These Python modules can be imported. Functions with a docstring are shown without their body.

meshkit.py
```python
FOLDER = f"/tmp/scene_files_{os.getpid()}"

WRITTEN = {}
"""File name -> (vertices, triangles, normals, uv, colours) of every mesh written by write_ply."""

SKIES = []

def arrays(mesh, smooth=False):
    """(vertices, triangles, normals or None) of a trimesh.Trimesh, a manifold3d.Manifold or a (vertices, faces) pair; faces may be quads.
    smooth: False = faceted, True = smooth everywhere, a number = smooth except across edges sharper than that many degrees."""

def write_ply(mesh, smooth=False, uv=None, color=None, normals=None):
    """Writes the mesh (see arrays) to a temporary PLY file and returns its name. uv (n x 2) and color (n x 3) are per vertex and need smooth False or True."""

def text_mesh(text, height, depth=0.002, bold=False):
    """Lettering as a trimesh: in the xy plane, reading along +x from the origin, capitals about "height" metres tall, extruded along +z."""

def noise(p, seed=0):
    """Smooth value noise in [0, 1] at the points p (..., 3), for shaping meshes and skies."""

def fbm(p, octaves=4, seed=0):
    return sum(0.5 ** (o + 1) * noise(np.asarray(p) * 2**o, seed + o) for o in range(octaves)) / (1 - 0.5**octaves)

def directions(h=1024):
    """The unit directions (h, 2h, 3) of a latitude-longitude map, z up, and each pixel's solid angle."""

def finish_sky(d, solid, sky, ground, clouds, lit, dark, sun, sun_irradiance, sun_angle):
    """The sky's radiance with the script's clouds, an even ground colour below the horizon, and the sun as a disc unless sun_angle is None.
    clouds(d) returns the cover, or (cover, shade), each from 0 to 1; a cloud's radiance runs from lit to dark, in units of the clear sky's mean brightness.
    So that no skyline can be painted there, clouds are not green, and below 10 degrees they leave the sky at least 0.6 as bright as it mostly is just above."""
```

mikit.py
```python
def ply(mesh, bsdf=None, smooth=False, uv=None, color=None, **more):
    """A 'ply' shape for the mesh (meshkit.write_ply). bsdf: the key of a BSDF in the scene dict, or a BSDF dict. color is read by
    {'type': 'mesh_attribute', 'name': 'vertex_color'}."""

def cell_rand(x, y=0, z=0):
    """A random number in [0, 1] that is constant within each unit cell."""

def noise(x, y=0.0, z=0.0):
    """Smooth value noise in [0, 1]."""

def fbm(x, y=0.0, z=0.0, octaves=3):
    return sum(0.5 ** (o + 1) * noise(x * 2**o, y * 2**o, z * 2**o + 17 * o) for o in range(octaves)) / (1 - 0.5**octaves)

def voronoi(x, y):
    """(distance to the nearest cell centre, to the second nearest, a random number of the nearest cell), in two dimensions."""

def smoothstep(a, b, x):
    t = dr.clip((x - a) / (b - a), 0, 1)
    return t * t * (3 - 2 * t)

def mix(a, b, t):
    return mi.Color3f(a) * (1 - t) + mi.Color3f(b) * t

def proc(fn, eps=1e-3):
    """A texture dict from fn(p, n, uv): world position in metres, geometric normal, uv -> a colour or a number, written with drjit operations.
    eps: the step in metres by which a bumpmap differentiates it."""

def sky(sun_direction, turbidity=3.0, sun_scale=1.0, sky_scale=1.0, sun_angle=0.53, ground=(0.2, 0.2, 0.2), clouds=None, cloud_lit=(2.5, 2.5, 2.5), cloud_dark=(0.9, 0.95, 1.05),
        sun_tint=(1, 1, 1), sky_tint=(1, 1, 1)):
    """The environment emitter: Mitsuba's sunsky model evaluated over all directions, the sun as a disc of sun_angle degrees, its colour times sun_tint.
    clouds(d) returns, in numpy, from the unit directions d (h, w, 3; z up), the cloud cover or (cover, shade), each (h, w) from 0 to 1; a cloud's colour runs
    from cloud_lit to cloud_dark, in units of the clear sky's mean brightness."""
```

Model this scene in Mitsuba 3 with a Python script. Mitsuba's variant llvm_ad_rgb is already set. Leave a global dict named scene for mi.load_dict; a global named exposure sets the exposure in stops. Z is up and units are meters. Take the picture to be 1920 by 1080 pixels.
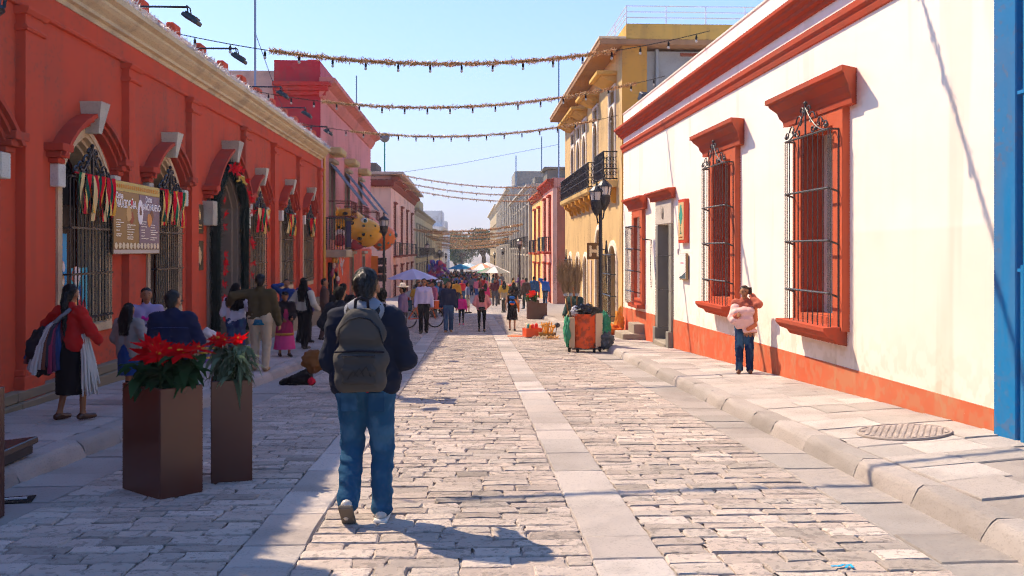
import math, random
import numpy as np, trimesh, drjit as dr, mitsuba as mi, mikit, meshkit
from mikit import noise, fbm, smoothstep, proc
from shapely.geometry import Polygon, box as sbox
from shapely.ops import unary_union
T = mi.ScalarTransform4f
scene, labels = {}, {}
rng = np.random.default_rng(7)
# ---------------------------------------------------------------- camera, sky, exposure
F_PX, VX, HY, HC = 1750.0, 880.0, 468.0, 1.70
YAW = math.atan((960 - VX) / F_PX)
scene['camera'] = {'type': 'perspective', 'fov': 2 * math.degrees(math.atan(960 / F_PX)), 'fov_axis': 'x', 'near_clip': 0.1, 'far_clip': 6000.0,
                   'principal_point_offset_y': (540 - HY) / 1080.0,
                   'to_world': T().look_at(origin=[0, 0, HC], target=[math.sin(YAW), math.cos(YAW), HC], up=[0, 0, 1])}
SUN = np.array([-0.70, 0.55, 1.02])


def wisps(d):
    # a bright milky haze that thins with height, all round the horizon
    el = np.degrees(np.arcsin(np.clip(d[..., 2], 0, 1)))
    return 0.90 * np.exp(-(el / 9.0) ** 1.3)


scene['sky'] = mikit.sky(SUN.tolist(), turbidity=3.2, sky_tint=(0.72, 0.84, 1.05), sun_scale=0.68, sky_scale=1.04, sun_tint=(1.0, 0.975, 0.94), ground=(0.3, 0.27, 0.24), clouds=wisps, cloud_lit=(1.06, 0.98, 1.05))
exposure = 2.84


# ---------------------------------------------------------------- colours and materials
def C(h, k=1.0):
    h = h.lstrip('#')
    c = np.array([int(h[i:i + 2], 16) / 255 for i in (0, 2, 4)])
    return np.where(c <= 0.04045, c / 12.92, ((c + 0.055) / 1.055) ** 2.4) * k


def rgb(c):
    return {'type': 'rgb', 'value': [float(x) for x in c]}


def f_own(p, n, uv):
    # every face carries its own flat base colour, packed into its uv (meshes of one material stay joinable)
    r = dr.floor(uv.x)
    return mi.Color3f(dr.square(r / 255.0), (uv.x - r - 0.05) / 0.9, uv.y)


VC = proc(f_own)


def two(b):
    return {'type': 'twosided', 'bsdf': b}


def prin(col, rough=0.85, **k):
    return {'type': 'principled', 'base_color': col, 'roughness': rough, 'specular': k.pop('specular', 0.3), **k}


scene['m_matte'] = two(prin(VC, 0.9, specular=0.2))
scene['m_satin'] = two(prin(VC, 0.38, specular=0.5))
scene['m_gloss'] = two(prin(VC, 0.16, specular=0.5))
scene['m_metal'] = two(prin(VC, 0.32, metallic=0.85))
scene['m_skin'] = two(prin(VC, 0.5, specular=0.4))
scene['m_glass'] = two(prin(rgb((0.02, 0.022, 0.025)), 0.08, specular=0.6))


def f_fab(p, n, uv):
    return (fbm(p.x * 60, p.y * 60, p.z * 60, 2) - 0.5) * 1.0


def f_wrinkle(p, n, uv):
    w = fbm(p.x * 9 + 3 * noise(p.z * 4, p.x * 3), p.y * 9, p.z * 16, 3)
    return w


scene['m_cloth'] = two({'type': 'bumpmap', 'scale': 0.012, 'arbitrary': proc(f_wrinkle, 3e-3), 'nested': prin(VC, 0.92, specular=0.15, sheen=0.3)})


def stain(lo, hi, sc, seed=0.0, zs=1.0):
    def f(p, n, uv):
        a = fbm(p.x * sc + seed, p.y * sc, p.z * sc * zs, 4)
        return smoothstep(lo, hi, a)
    return f


def blotch(bump, w, base_rough, dirt, bscale, eps=4e-3, dirt_rough=0.95):
    return two({'type': 'bumpmap', 'scale': bscale, 'arbitrary': proc(bump, eps),
                'nested': {'type': 'blendbsdf', 'weight': proc(w), 'a': prin(VC, base_rough, specular=0.15), 'b': prin(rgb(dirt), dirt_rough, specular=0.1)}})


def b_plaster(p, n, uv):
    return fbm(p.x * 3, p.y * 3, p.z * 3, 3) + 0.12 * fbm(p.x * 26, p.y * 26, p.z * 26, 2)


def w_plaster(p, n, uv):
    a = fbm(p.x * 0.9, p.y * 0.9, p.z * 0.5, 4)
    s = fbm(p.x * 5 + 9, p.y * 5, p.z * 0.5, 3)
    f = fbm(p.x * 16, p.y * 16, p.z * 16, 3)
    low = smoothstep(1.3, -0.2, p.z)
    return 0.26 * smoothstep(0.45, 0.75, a) + 0.16 * smoothstep(0.52, 0.72, s) + 0.22 * smoothstep(0.60, 0.72, f) * smoothstep(0.4, 0.65, a) + 0.16 * low * smoothstep(0.50, 0.66, f)


def w_white(p, n, uv):
    a = fbm(p.x * 0.8, p.y * 0.8, p.z * 0.8, 4)
    s = fbm(p.x * 6 + 9, p.y * 6, p.z * 0.4, 3)
    low = smoothstep(1.6, 0.0, p.z)
    patch = smoothstep(2.10, 2.04, p.z + 0.16 * noise(p.y * 0.5, 5)) * smoothstep(15.0, 13.5, p.y + 2 * noise(p.z * 2, 3)) * 0.12
    drip = smoothstep(0.62, 0.74, fbm(p.y * 3.2 + 5, p.z * 0.22, 7, 3))
    spl = low * smoothstep(0.45, 0.62, fbm(p.x * 9, p.y * 9, p.z * 6, 3))
    return 0.07 * smoothstep(0.45, 0.75, a) + 0.03 * smoothstep(0.55, 0.72, s) + patch + 0.16 * drip + 0.20 * low * low * spl


def b_stone(p, n, uv):
    return fbm(p.x * 14, p.y * 14, p.z * 14, 3) + 0.5 * fbm(p.x * 50, p.y * 50, p.z * 50, 2)


def w_stone(p, n, uv):
    a = fbm(p.x * 2.2, p.y * 2.2, p.z * 2.2, 3)
    s = fbm(p.x * 75, p.y * 75, p.z * 75, 3)
    return 0.34 * smoothstep(0.42, 0.78, a) + 0.22 * smoothstep(0.52, 0.72, s)


scene['m_plaster'] = blotch(b_plaster, w_plaster, 0.88, (0.17, 0.10, 0.07), 0.006)
scene['m_whitewall'] = blotch(b_plaster, w_white, 0.9, (0.42, 0.30, 0.17), 0.008)
def b_sett(p, n, uv):
    return fbm(p.x * 18, p.y * 18, p.z * 18, 3) + 0.8 * fbm(p.x * 70, p.y * 70, p.z * 70, 2)


def w_sett(p, n, uv):
    a = fbm(p.x * 1.1, p.y * 1.1, p.z * 1.1, 3)
    s = fbm(p.x * 24, p.y * 24, p.z * 24, 3)
    q = noise(p.x * 90, p.y * 90, p.z * 90)
    return 0.22 * smoothstep(0.45, 0.72, a) + 0.45 * smoothstep(0.56, 0.68, s) + 0.35 * smoothstep(0.72, 0.85, q)


def w_denim(p, n, uv):
    a = fbm(p.x * 9 + 2, p.y * 9, p.z * 5, 4)
    return 0.75 * smoothstep(0.42, 0.66, a)


def b_denim(p, n, uv):
    return fbm(p.x * 14 + 2 * noise(p.z * 6, p.x * 5), p.y * 14, p.z * 34, 3)


scene['m_denim'] = blotch(b_denim, w_denim, 0.9, (0.05, 0.135, 0.225), 0.014)
scene['m_sett'] = blotch(b_sett, w_sett, 0.94, (0.15, 0.13, 0.115), 0.012)
scene['m_stone'] = blotch(b_stone, w_stone, 0.93, (0.17, 0.145, 0.125), 0.010)


def w_far(p, n, uv):
    r = dr.floor(p.y * 4.5)
    u = p.x * 2.6 + mikit.cell_rand(r, 3) * 1.0
    j = dr.minimum(dr.abs(p.y * 4.5 - r - 0.5) * 0 + (p.y * 4.5 - r), u - dr.floor(u))
    return 0.5 * smoothstep(0.12, 0.02, j) + 0.4 * mikit.cell_rand(r, dr.floor(u), 2) * 0.6


scene['m_road_far'] = blotch(b_stone, w_far, 0.93, (0.16, 0.14, 0.125), 0.008)


def w_banner(p, n, uv):
    return 0.7 * smoothstep(0.45, 0.62, fbm(p.y * 3.1, p.z * 3.3, 1.0, 3))


scene['m_leaf'] = {'type': 'principledthin', 'base_color': VC, 'roughness': 0.5, 'spec_trans': 0.0, 'diff_trans': 0.7, 'eta': 1.4}


# ---------------------------------------------------------------- entries of the scene
def numbered(k):
    if k not in scene and k not in labels and not any(False for _ in ()):
        return k
    i = 1
    while f'{k}_{i:03d}' in scene or f'{k}_{i:03d}' in labels or f'{k}_{i:03d}' in HOLD:
        i += 1
    return f'{k}_{i:03d}'


HOLD = set()
_cnt = {}


def newkey(name, parent=None):
    base = f'{parent}__{name}' if parent else name
    n = _cnt.get(base, 0)
    _cnt[base] = n + 1
    return base if n == 0 else f'{base}_{n:03d}'


def thing(name, label, cat, group=None, kind=None):
    k = newkey(name)
    labels[k] = {'label': label, 'category': cat}
    if group:
        labels[k]['group'] = group
    if kind:
        labels[k]['kind'] = kind
    return k


def setting(name, label=None):
    k = newkey(name)
    labels[k] = {'kind': 'structure'}
    if label:
        labels[k]['label'] = label
    return k


def mesh_of(m):
    if hasattr(m, 'to_mesh'):
        q = m.to_mesh()
        return trimesh.Trimesh(q.vert_properties[:, :3], q.tri_verts, process=False)
    if isinstance(m, (tuple, list)) and not isinstance(m[0], trimesh.Trimesh):
        v, f = np.asarray(m[0], float), np.asarray(m[1], int)
        if f.shape[1] == 4:
            f = np.vstack([f[:, [0, 1, 2]], f[:, [0, 2, 3]]])
        return trimesh.Trimesh(v, f, process=False)
    if isinstance(m, list):
        return trimesh.util.concatenate(m)
    return m


def put(name, mesh, col, mat='m_matte', parent=None, smooth=False, label=None, kind=None, jit=0.0, asis=False):
    """One entry of the scene: parent=None writes the key NAME itself (a thing that is one mesh, made by thing())."""
    m = mesh_of(mesh)
    key = name if asis else newkey(name, parent)
    if smooth is not False and smooth is not True:
        m = trimesh.graph.smooth_shade(m, angle=np.radians(smooth), facet_minarea=None)
        smooth = True
    col = np.asarray(C(col) if isinstance(col, str) else col, float)
    if col.ndim == 1:
        if jit:
            col = col * (1 + rng.uniform(-jit, jit)) * (1 + rng.uniform(-jit, jit, 3) * 0.25)
        col = np.tile(np.clip(col, 0, 0.95), (len(m.vertices), 1))
    if smooth is False:
        v, f = np.array(m.vertices), np.array(m.faces)
        # split so that every face keeps a flat normal but merged meshes share one layout (normals written)
        vv = v[f].reshape(-1, 3)
        nn = np.cross(v[f[:, 1]] - v[f[:, 0]], v[f[:, 2]] - v[f[:, 0]])
        nn /= np.linalg.norm(nn, axis=1, keepdims=True) + 1e-20
        scene[key] = _ply((vv, np.arange(len(vv)).reshape(-1, 3)), np.repeat(nn, 3, 0), np.repeat(col[f].mean(1), 3, 0), mat)
    else:
        v, f, nn = meshkit.arrays(m, True)
        if np.ptp(col, axis=0).max() > 0 and not _flat(col, f):
            fc = col[f].mean(1)
            v, nn, col = v[f].reshape(-1, 3), nn[f].reshape(-1, 3), np.repeat(fc, 3, 0)
            f = np.arange(len(v)).reshape(-1, 3)
        scene[key] = _ply((v, f), nn, col, mat)
    if label or kind:
        labels.setdefault(key, {})
        if label:
            labels[key]['label'] = label
        if kind:
            labels[key]['kind'] = kind
    return key


def _flat(col, f):
    c = col[f]
    return np.abs(c - c[:, :1]).max() < 1e-9


def _ply(m, normals, col, mat):
    col = np.clip(col, 0, 0.98)
    path = meshkit.write_ply(m, False, np.stack([np.round(np.sqrt(col[:, 0]) * 255) + 0.05 + 0.9 * col[:, 1], col[:, 2]], 1), None, normals=normals)
    return {'type': 'ply', 'filename': path, 'face_normals': False, 'bsdf': {'type': 'ref', 'id': mat}}


# ---------------------------------------------------------------- mesh pieces
BOXF = np.array([[0, 2, 3, 1], [4, 5, 7, 6], [0, 1, 5, 4], [2, 6, 7, 3], [0, 4, 6, 2], [1, 3, 7, 5]])


def bx(x0, x1, y0, y1, z0, z1):
    v = np.array([[x, y, z] for z in (z0, z1) for y in (y0, y1) for x in (x0, x1)], float)
    return mesh_of((v, BOXF))


def cbx(x0, x1, y0, y1, z0, z1, c=0.01):
    """A box with chamfered edges."""
    P = []
    for sx, x in ((1, x0), (-1, x1)):
        for sy, y in ((1, y0), (-1, y1)):
            for sz, z in ((1, z0), (-1, z1)):
                P += [(x + sx * c, y + sy * c, z), (x + sx * c, y, z + sz * c), (x, y + sy * c, z + sz * c)]
    return trimesh.convex.convex_hull(np.array(P))


def cat(*ms):
    ms = [mesh_of(m) for m in (ms[0] if len(ms) == 1 and isinstance(ms[0], list) else ms)]
    return trimesh.util.concatenate(ms)


def frame_rings(P, closed=False):
    P = np.asarray(P, float)
    t = np.gradient(P, axis=0) if not closed else np.roll(P, -1, 0) - np.roll(P, 1, 0)
    t /= np.linalg.norm(t, axis=1, keepdims=True) + 1e-12
    ref = np.array([0, 0, 1.0]) if abs(t[:, 2]).mean() < 0.8 else np.array([1.0, 0, 0])
    a = np.cross(t, ref)
    a /= np.linalg.norm(a, axis=1, keepdims=True) + 1e-12
    return t, a, np.cross(a, t)


def tube(P, r, n=6, closed=False, cap=True):
    P = np.asarray(P, float)
    t, a, b = frame_rings(P, closed)
    ang = np.arange(n) * 2 * np.pi / n
    r = np.broadcast_to(np.asarray(r, float), (len(P),))
    v = P[:, None] + r[:, None, None] * (np.cos(ang)[None, :, None] * a[:, None] + np.sin(ang)[None, :, None] * b[:, None])
    L = len(P)
    i, j = np.meshgrid(np.arange(L if closed else L - 1), np.arange(n), indexing='ij')
    i2 = (i + 1) % L
    q = np.stack([i * n + j, i2 * n + j, i2 * n + (j + 1) % n, i * n + (j + 1) % n], -1).reshape(-1, 4)
    f = np.vstack([q[:, [0, 1, 2]], q[:, [0, 2, 3]]])
    v = v.reshape(-1, 3)
    if cap and not closed:
        k = np.arange(1, n - 1)
        f = np.vstack([f, np.stack([k * 0, k, k + 1], 1), np.stack([k * 0, k + 1, k], 1) + (L - 1) * n])
    m = trimesh.Trimesh(v, f, process=False)
    return m


def lathe(prof, n=16, sx=1.0, sy=1.0, wave=None):
    """Surface of revolution about z from (radius, z) points; wave(angle, t) scales the radius."""
    prof = np.asarray(prof, float)
    ang = np.arange(n) * 2 * np.pi / n
    tt = np.linspace(0, 1, len(prof))
    R = prof[:, 0][:, None] * (np.ones((len(prof), n)) if wave is None else wave(ang[None, :], tt[:, None]))
    v = np.stack([R * np.cos(ang) * sx, R * np.sin(ang) * sy, np.repeat(prof[:, 1][:, None], n, 1)], -1).reshape(-1, 3)
    i, j = np.meshgrid(np.arange(len(prof) - 1), np.arange(n), indexing='ij')
    q = np.stack([i * n + j, i * n + (j + 1) % n, (i + 1) * n + (j + 1) % n, (i + 1) * n + j], -1).reshape(-1, 4)
    k = np.arange(1, n - 1)
    f = np.vstack([q[:, [0, 1, 2]], q[:, [0, 2, 3]], np.stack([k * 0, k + 1, k], 1), np.stack([k * 0, k, k + 1], 1) + (len(prof) - 1) * n])
    return trimesh.Trimesh(v, f, process=False)


def mv(m, x=0, y=0, z=0, rz=0.0, rx=0.0, ry=0.0, s=1.0):
    m = mesh_of(m).copy()
    M = np.eye(4)
    if np.ndim(s):
        M = np.diag(list(s) + [1.0])
    else:
        M = np.diag([s, s, s, 1.0])
    for a, ax in ((rx, [1, 0, 0]), (ry, [0, 1, 0]), (rz, [0, 0, 1])):
        if a:
            M = trimesh.transformations.rotation_matrix(a, ax) @ M
    M[:3, 3] += [x, y, z]
    m.apply_transform(M)
    return m


def ball(c, r, n=1):
    m = trimesh.creation.icosphere(n, 1.0)
    m.vertices = m.vertices * np.asarray(r) + np.asarray(c)
    return m


def bar(a, b, w, h=None):
    """A square bar from a to b."""
    a, b = np.asarray(a, float), np.asarray(b, float)
    return tube([a, b], w * 0.7071, 4)


class Face:
    """A facade: points (u along it, v up, w outwards) -> the place."""

    def __init__(s, o, U, N):
        s.o, s.U, s.N = np.array(o, float), np.array(U, float) / np.linalg.norm(U), np.array(N, float) / np.linalg.norm(N)
        s.flip = np.linalg.det(np.stack([s.U, [0, 0, 1.0], s.N])) < 0

    def p(s, u, v, w):
        return s.o + u * s.U + np.array([0, 0, v]) + w * s.N

    def m(s, mesh):
        mesh = mesh_of(mesh).copy()
        q = np.asarray(mesh.vertices)
        f = np.array(mesh.faces)
        return trimesh.Trimesh(s.o + q[:, :1] * s.U + q[:, 1:2] * np.array([0, 0, 1.0]) + q[:, 2:3] * s.N, f[:, ::-1] if s.flip else f, process=False)

    def box(s, u0, u1, v0, v1, w0, w1, c=0):
        return s.m(cbx(u0, u1, v0, v1, w0, w1, c) if c else bx(u0, u1, v0, v1, w0, w1))

    def poly(s, poly, w0, w1):
        out = []
        for g in getattr(poly, 'geoms', [poly]):
            if g.area < 1e-6:
                continue
            e = trimesh.creation.extrude_polygon(g, w1 - w0, engine='earcut')
            e.apply_translation([0, 0, w0])
            out.append(e)
        return s.m(cat(out))

    def sweep(s, prof, u0, u1, mit0=0.0, mit1=0.0):
        """A moulding: prof = (w, v) outline swept from u0 to u1."""
        e = trimesh.creation.extrude_polygon(Polygon(prof), 1.0, engine='earcut')
        q = np.array(e.vertices)
        w, v, t = q[:, 0], q[:, 1], q[:, 2]
        u = u0 - mit0 * w + t * (u1 + mit1 * w - u0 + mit0 * w)
        e2 = trimesh.Trimesh(np.stack([u, v, w], 1), np.array(e.faces)[:, ::-1], process=False)
        if e2.volume < 0:
            e2.invert()
        return s.m(e2)


def arch_pts(c, a, zs, rise, n=9, pointed=True):
    """Outline of an arch head from its left springing to its right one."""
    if pointed:
        t = np.linspace(0, 1, n)[:, None]
        p0, p2 = np.array([a, 0.0]), np.array([0.0, rise])
        p1 = (p0 + p2) / 2 + np.array([rise, a]) / math.hypot(a, rise) * 0.17 * math.hypot(a, rise)
        right = (1 - t) ** 2 * p0 + 2 * t * (1 - t) * p1 + t * t * p2
        left = right[:-1] * [-1, 1]
        pts = np.vstack([left, right[::-1]])
    else:
        t = np.linspace(math.pi, 0, 2 * n)
        pts = np.stack([a * np.cos(t), rise * np.sin(t)], 1)
    return pts + [c, zs]


def arch_poly(c, a, z0, zs, rise, pointed=True, n=9):
    return Polygon(np.vstack([[(c - a, z0)], arch_pts(c, a, zs, rise, n, pointed), [(c + a, z0)]]))


def rect(u0, u1, v0, v1):
    return sbox(u0, v0, u1, v1)


def wall_poly(u0, u1, v0, v1, holes):
    p = sbox(u0, v0, u1, v1)
    return p.difference(unary_union(holes)) if holes else p


# ---------------------------------------------------------------- terrain heights
def road_z(y):
    y = np.asarray(y, float)
    return np.where(y <= 45, -0.0343 * y, -1.5435 - 0.0175 * (np.minimum(y, 300) - 45))


def kerbL(y):
    return np.where(np.asarray(y) < 20, -3.80 + 0.048 * (np.asarray(y, float) - 8), -3.224)


KERBR = 3.33


def left_pave_z(x, y):
    t = np.clip((kerbL(y) - np.asarray(x)) / 2.0, 0, 1)
    return road_z(y) + 0.15 + 0.05 * t


def wallR(y):
    return 5.2 - 0.0171 * np.asarray(y, float)


def right_pave_z(x, y):
    y = np.asarray(y, float)
    h1 = np.clip(0.345 - 0.0103 * y, 0.11, 0.35)
    h0 = 0.14
    t = np.clip((np.asarray(x) - KERBR) / 1.6, 0, 1)
    return road_z(y) + h0 + (h1 - h0) * t
# ---------------------------------------------------------------- smooth bodies: a blended distance field, meshed
def sdf_mesh(prims, k, res, bump=None, extra=0.0):
    """prims: (a, b, ra, rb) tapering limbs, blended over the length k, meshed with cells of size res (surface nets)."""
    A = np.array([p[0] for p in prims], float)
    B = np.array([p[1] for p in prims], float)
    r0 = np.array([p[2] for p in prims]) + extra
    r1 = np.array([p[3] for p in prims]) + extra
    rm = np.maximum(r0, r1)[:, None]
    pad = k + 3 * res
    lo = np.minimum(A - rm, B - rm).min(0) - pad
    hi = np.maximum(A + rm, B + rm).max(0) + pad
    n = np.ceil((hi - lo) / res).astype(int) + 1
    g = [lo[i] + res * np.arange(n[i]) for i in range(3)]
    D = np.full(n, 9.0, np.float32)
    for a, b, ra, rb in zip(A, B, r0, r1):
        m = max(ra, rb) + pad
        s = [slice(max(0, int((min(a[i], b[i]) - m - lo[i]) / res)), min(n[i], int((max(a[i], b[i]) + m - lo[i]) / res) + 2)) for i in range(3)]
        X, Y, Z = g[0][s[0]][:, None, None], g[1][s[1]][None, :, None], g[2][s[2]][None, None, :]
        ab = b - a
        L2 = float(ab @ ab)
        if L2 < 1e-12:
            d = np.sqrt((X - a[0]) ** 2 + (Y - a[1]) ** 2 + (Z - a[2]) ** 2) - ra
        else:
            t = np.clip(((X - a[0]) * ab[0] + (Y - a[1]) * ab[1] + (Z - a[2]) * ab[2]) / L2, 0, 1)
            d = np.sqrt((X - a[0] - t * ab[0]) ** 2 + (Y - a[1] - t * ab[1]) ** 2 + (Z - a[2] - t * ab[2]) ** 2) - (ra + (rb - ra) * t)
        c = D[s[0], s[1], s[2]]
        h = np.maximum(k - np.abs(c - d), 0) / k if k > 0 else 0
        D[s[0], s[1], s[2]] = np.minimum(c, d) - h * h * k * 0.25
    inside = D < 0
    cnt = sum(inside[i:n[0] - 1 + i, j:n[1] - 1 + j, l:n[2] - 1 + l].astype(np.int8) for i in (0, 1) for j in (0, 1) for l in (0, 1))
    cells = np.argwhere((cnt > 0) & (cnt < 8))
    idx = np.full(n - 1, -1, int)
    idx[tuple(cells.T)] = np.arange(len(cells))
    acc, num = np.zeros((len(cells), 3)), np.zeros(len(cells))
    off = np.array([[i, j, l] for i in (0, 1) for j in (0, 1) for l in (0, 1)])
    cv = np.stack([D[tuple((cells + o).T)] for o in off], 1)
    for p in range(8):
        for q in range(p + 1, 8):
            if np.abs(off[p] - off[q]).sum() == 1:
                a, b = cv[:, p], cv[:, q]
                ok = (a < 0) != (b < 0)
                t = np.where(ok, a / np.where(ok, a - b, 1), 0)
                acc += np.where(ok[:, None], off[p] + t[:, None] * (off[q] - off[p]), 0)
                num += ok
    V = lo + res * (cells + acc / num[:, None])
    F = []
    for ax in range(3):
        u, v = (ax + 1) % 3, (ax + 2) % 3
        sl0, sl1 = [slice(None)] * 3, [slice(None)] * 3
        sl0[ax], sl1[ax] = slice(0, n[ax] - 1), slice(1, n[ax])
        e = np.argwhere(inside[tuple(sl0)] != inside[tuple(sl1)])
        e = e[(e[:, u] > 0) & (e[:, v] > 0) & (e[:, u] < n[u] - 1) & (e[:, v] < n[v] - 1)]
        st = inside[tuple(e.T)]
        q = []
        for du, dv in ((-1, -1), (0, -1), (0, 0), (-1, 0)):
            c = e.copy()
            c[:, u] += du
            c[:, v] += dv
            q.append(idx[tuple(c.T)])
        q = np.stack(q, 1)
        q = np.where(st[:, None], q, q[:, ::-1])
        F.append(q)
    F = np.vstack(F)
    m = trimesh.Trimesh(V, np.vstack([F[:, [0, 1, 2]], F[:, [0, 2, 3]]]), process=False)
    if bump is not None:
        nrm = np.array(m.vertex_normals)
        m.vertices = V + nrm * bump(V)[:, None]
    return m
# ---------------------------------------------------------------- ground, road, pavements
def sheet(xs, ys, zf):
    X, Y = np.meshgrid(xs, ys)
    v = np.stack([X, Y, zf(X, Y)], -1).reshape(-1, 3)
    n = len(xs)
    i, j = np.meshgrid(np.arange(len(ys) - 1), np.arange(n - 1), indexing='ij')
    a = i * n + j
    return mesh_of((v, np.stack([a, a + 1, a + n + 1, a + n], -1).reshape(-1, 4)))


g = setting('ground')
put(g, sheet(np.array([-3000, -300, -60, -7, -3.4, 3.4, 7, 60, 300, 3000.0]), np.array([-400, -10, 0, 45, 80, 150, 300, 800, 3000.0]), lambda X, Y: road_z(np.maximum(Y, -10)) - 0.30), (0.26, 0.23, 0.20), 'm_stone', asis=True)

road = setting('road')
put(road, sheet(np.linspace(-4.2, 3.5, 5), np.r_[np.linspace(-8, 45, 20), np.linspace(50, 300, 26)], lambda X, Y: road_z(Y) - 0.020 + 0.040 * (Y > 46)), (0.34, 0.30, 0.27), 'm_road_far', asis=True)


def pebble(x0, x1, y0, y1, h, zf, rnd, c=0.016, skew=0.012, lift=0.006):
    """A paving stone: a slightly crooked block with worn edges, its top at zf."""
    j = lambda s=skew: rnd.uniform(-s, s)
    o = np.array([[x0 + j(), y0 + j()], [x1 + j(), y0 + j()], [x1 + j(), y1 + j()], [x0 + j(), y1 + j()]])
    m = np.array([[(x0 + x1) / 2 + j(), y0 + j()], [x1 + j(), (y0 + y1) / 2], [(x0 + x1) / 2 + j(), y1 + j()], [x0 + j(), (y0 + y1) / 2]])
    ring = np.empty((8, 2))
    ring[0::2], ring[1::2] = o, m
    ce = ring.mean(0)
    d = ce - ring
    d /= np.linalg.norm(d, axis=1, keepdims=True) + 1e-9
    inn = ring + d * c * 1.5
    zt = zf(inn[:, 0], inn[:, 1]) + rnd.uniform(-lift, lift) + rnd.uniform(-lift, lift, 8) * 0.6
    zo = zf(ring[:, 0], ring[:, 1])
    v = np.vstack([np.c_[ring, zo - h], np.c_[ring, zo - c], np.c_[inn, zt], [[*ce, zf(ce[0], ce[1]) + rnd.uniform(-lift, lift) * 0.7]]])
    k = np.arange(8)
    k2 = (k + 1) % 8
    f = np.vstack([np.stack([k, k2, k2 + 8], 1), np.stack([k, k2 + 8, k + 8], 1), np.stack([k + 8, k2 + 8, k2 + 16], 1), np.stack([k + 8, k2 + 16, k + 16], 1), np.stack([k + 16, k2 + 16, k * 0 + 24], 1)])
    return v, f


def emit_stones(holder, name, stones, tones, mat='m_stone', limit=295, kind_rest=True, jit=0.10):
    """stones: (size in view, (v, f)); the biggest become parts, the rest one part."""
    stones.sort(key=lambda s: -s[0])
    for s, (v, f) in stones[:limit]:
        m = trimesh.Trimesh(v, f, process=False)
        put(name, m, tones(), mat, holder, smooth=38)
    rest = stones[limit:]
    if rest:
        V, Fc, Cc, at = [], [], [], 0
        for s, (v, f) in rest:
            V.append(v)
            Fc.append(f + at)
            Cc.append(np.tile(tones(), (len(v), 1)))
            at += len(v)
        put(name + 's_beyond', trimesh.Trimesh(np.vstack(V), np.vstack(Fc), process=False), np.vstack(Cc), mat, holder, kind='stuff')


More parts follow.
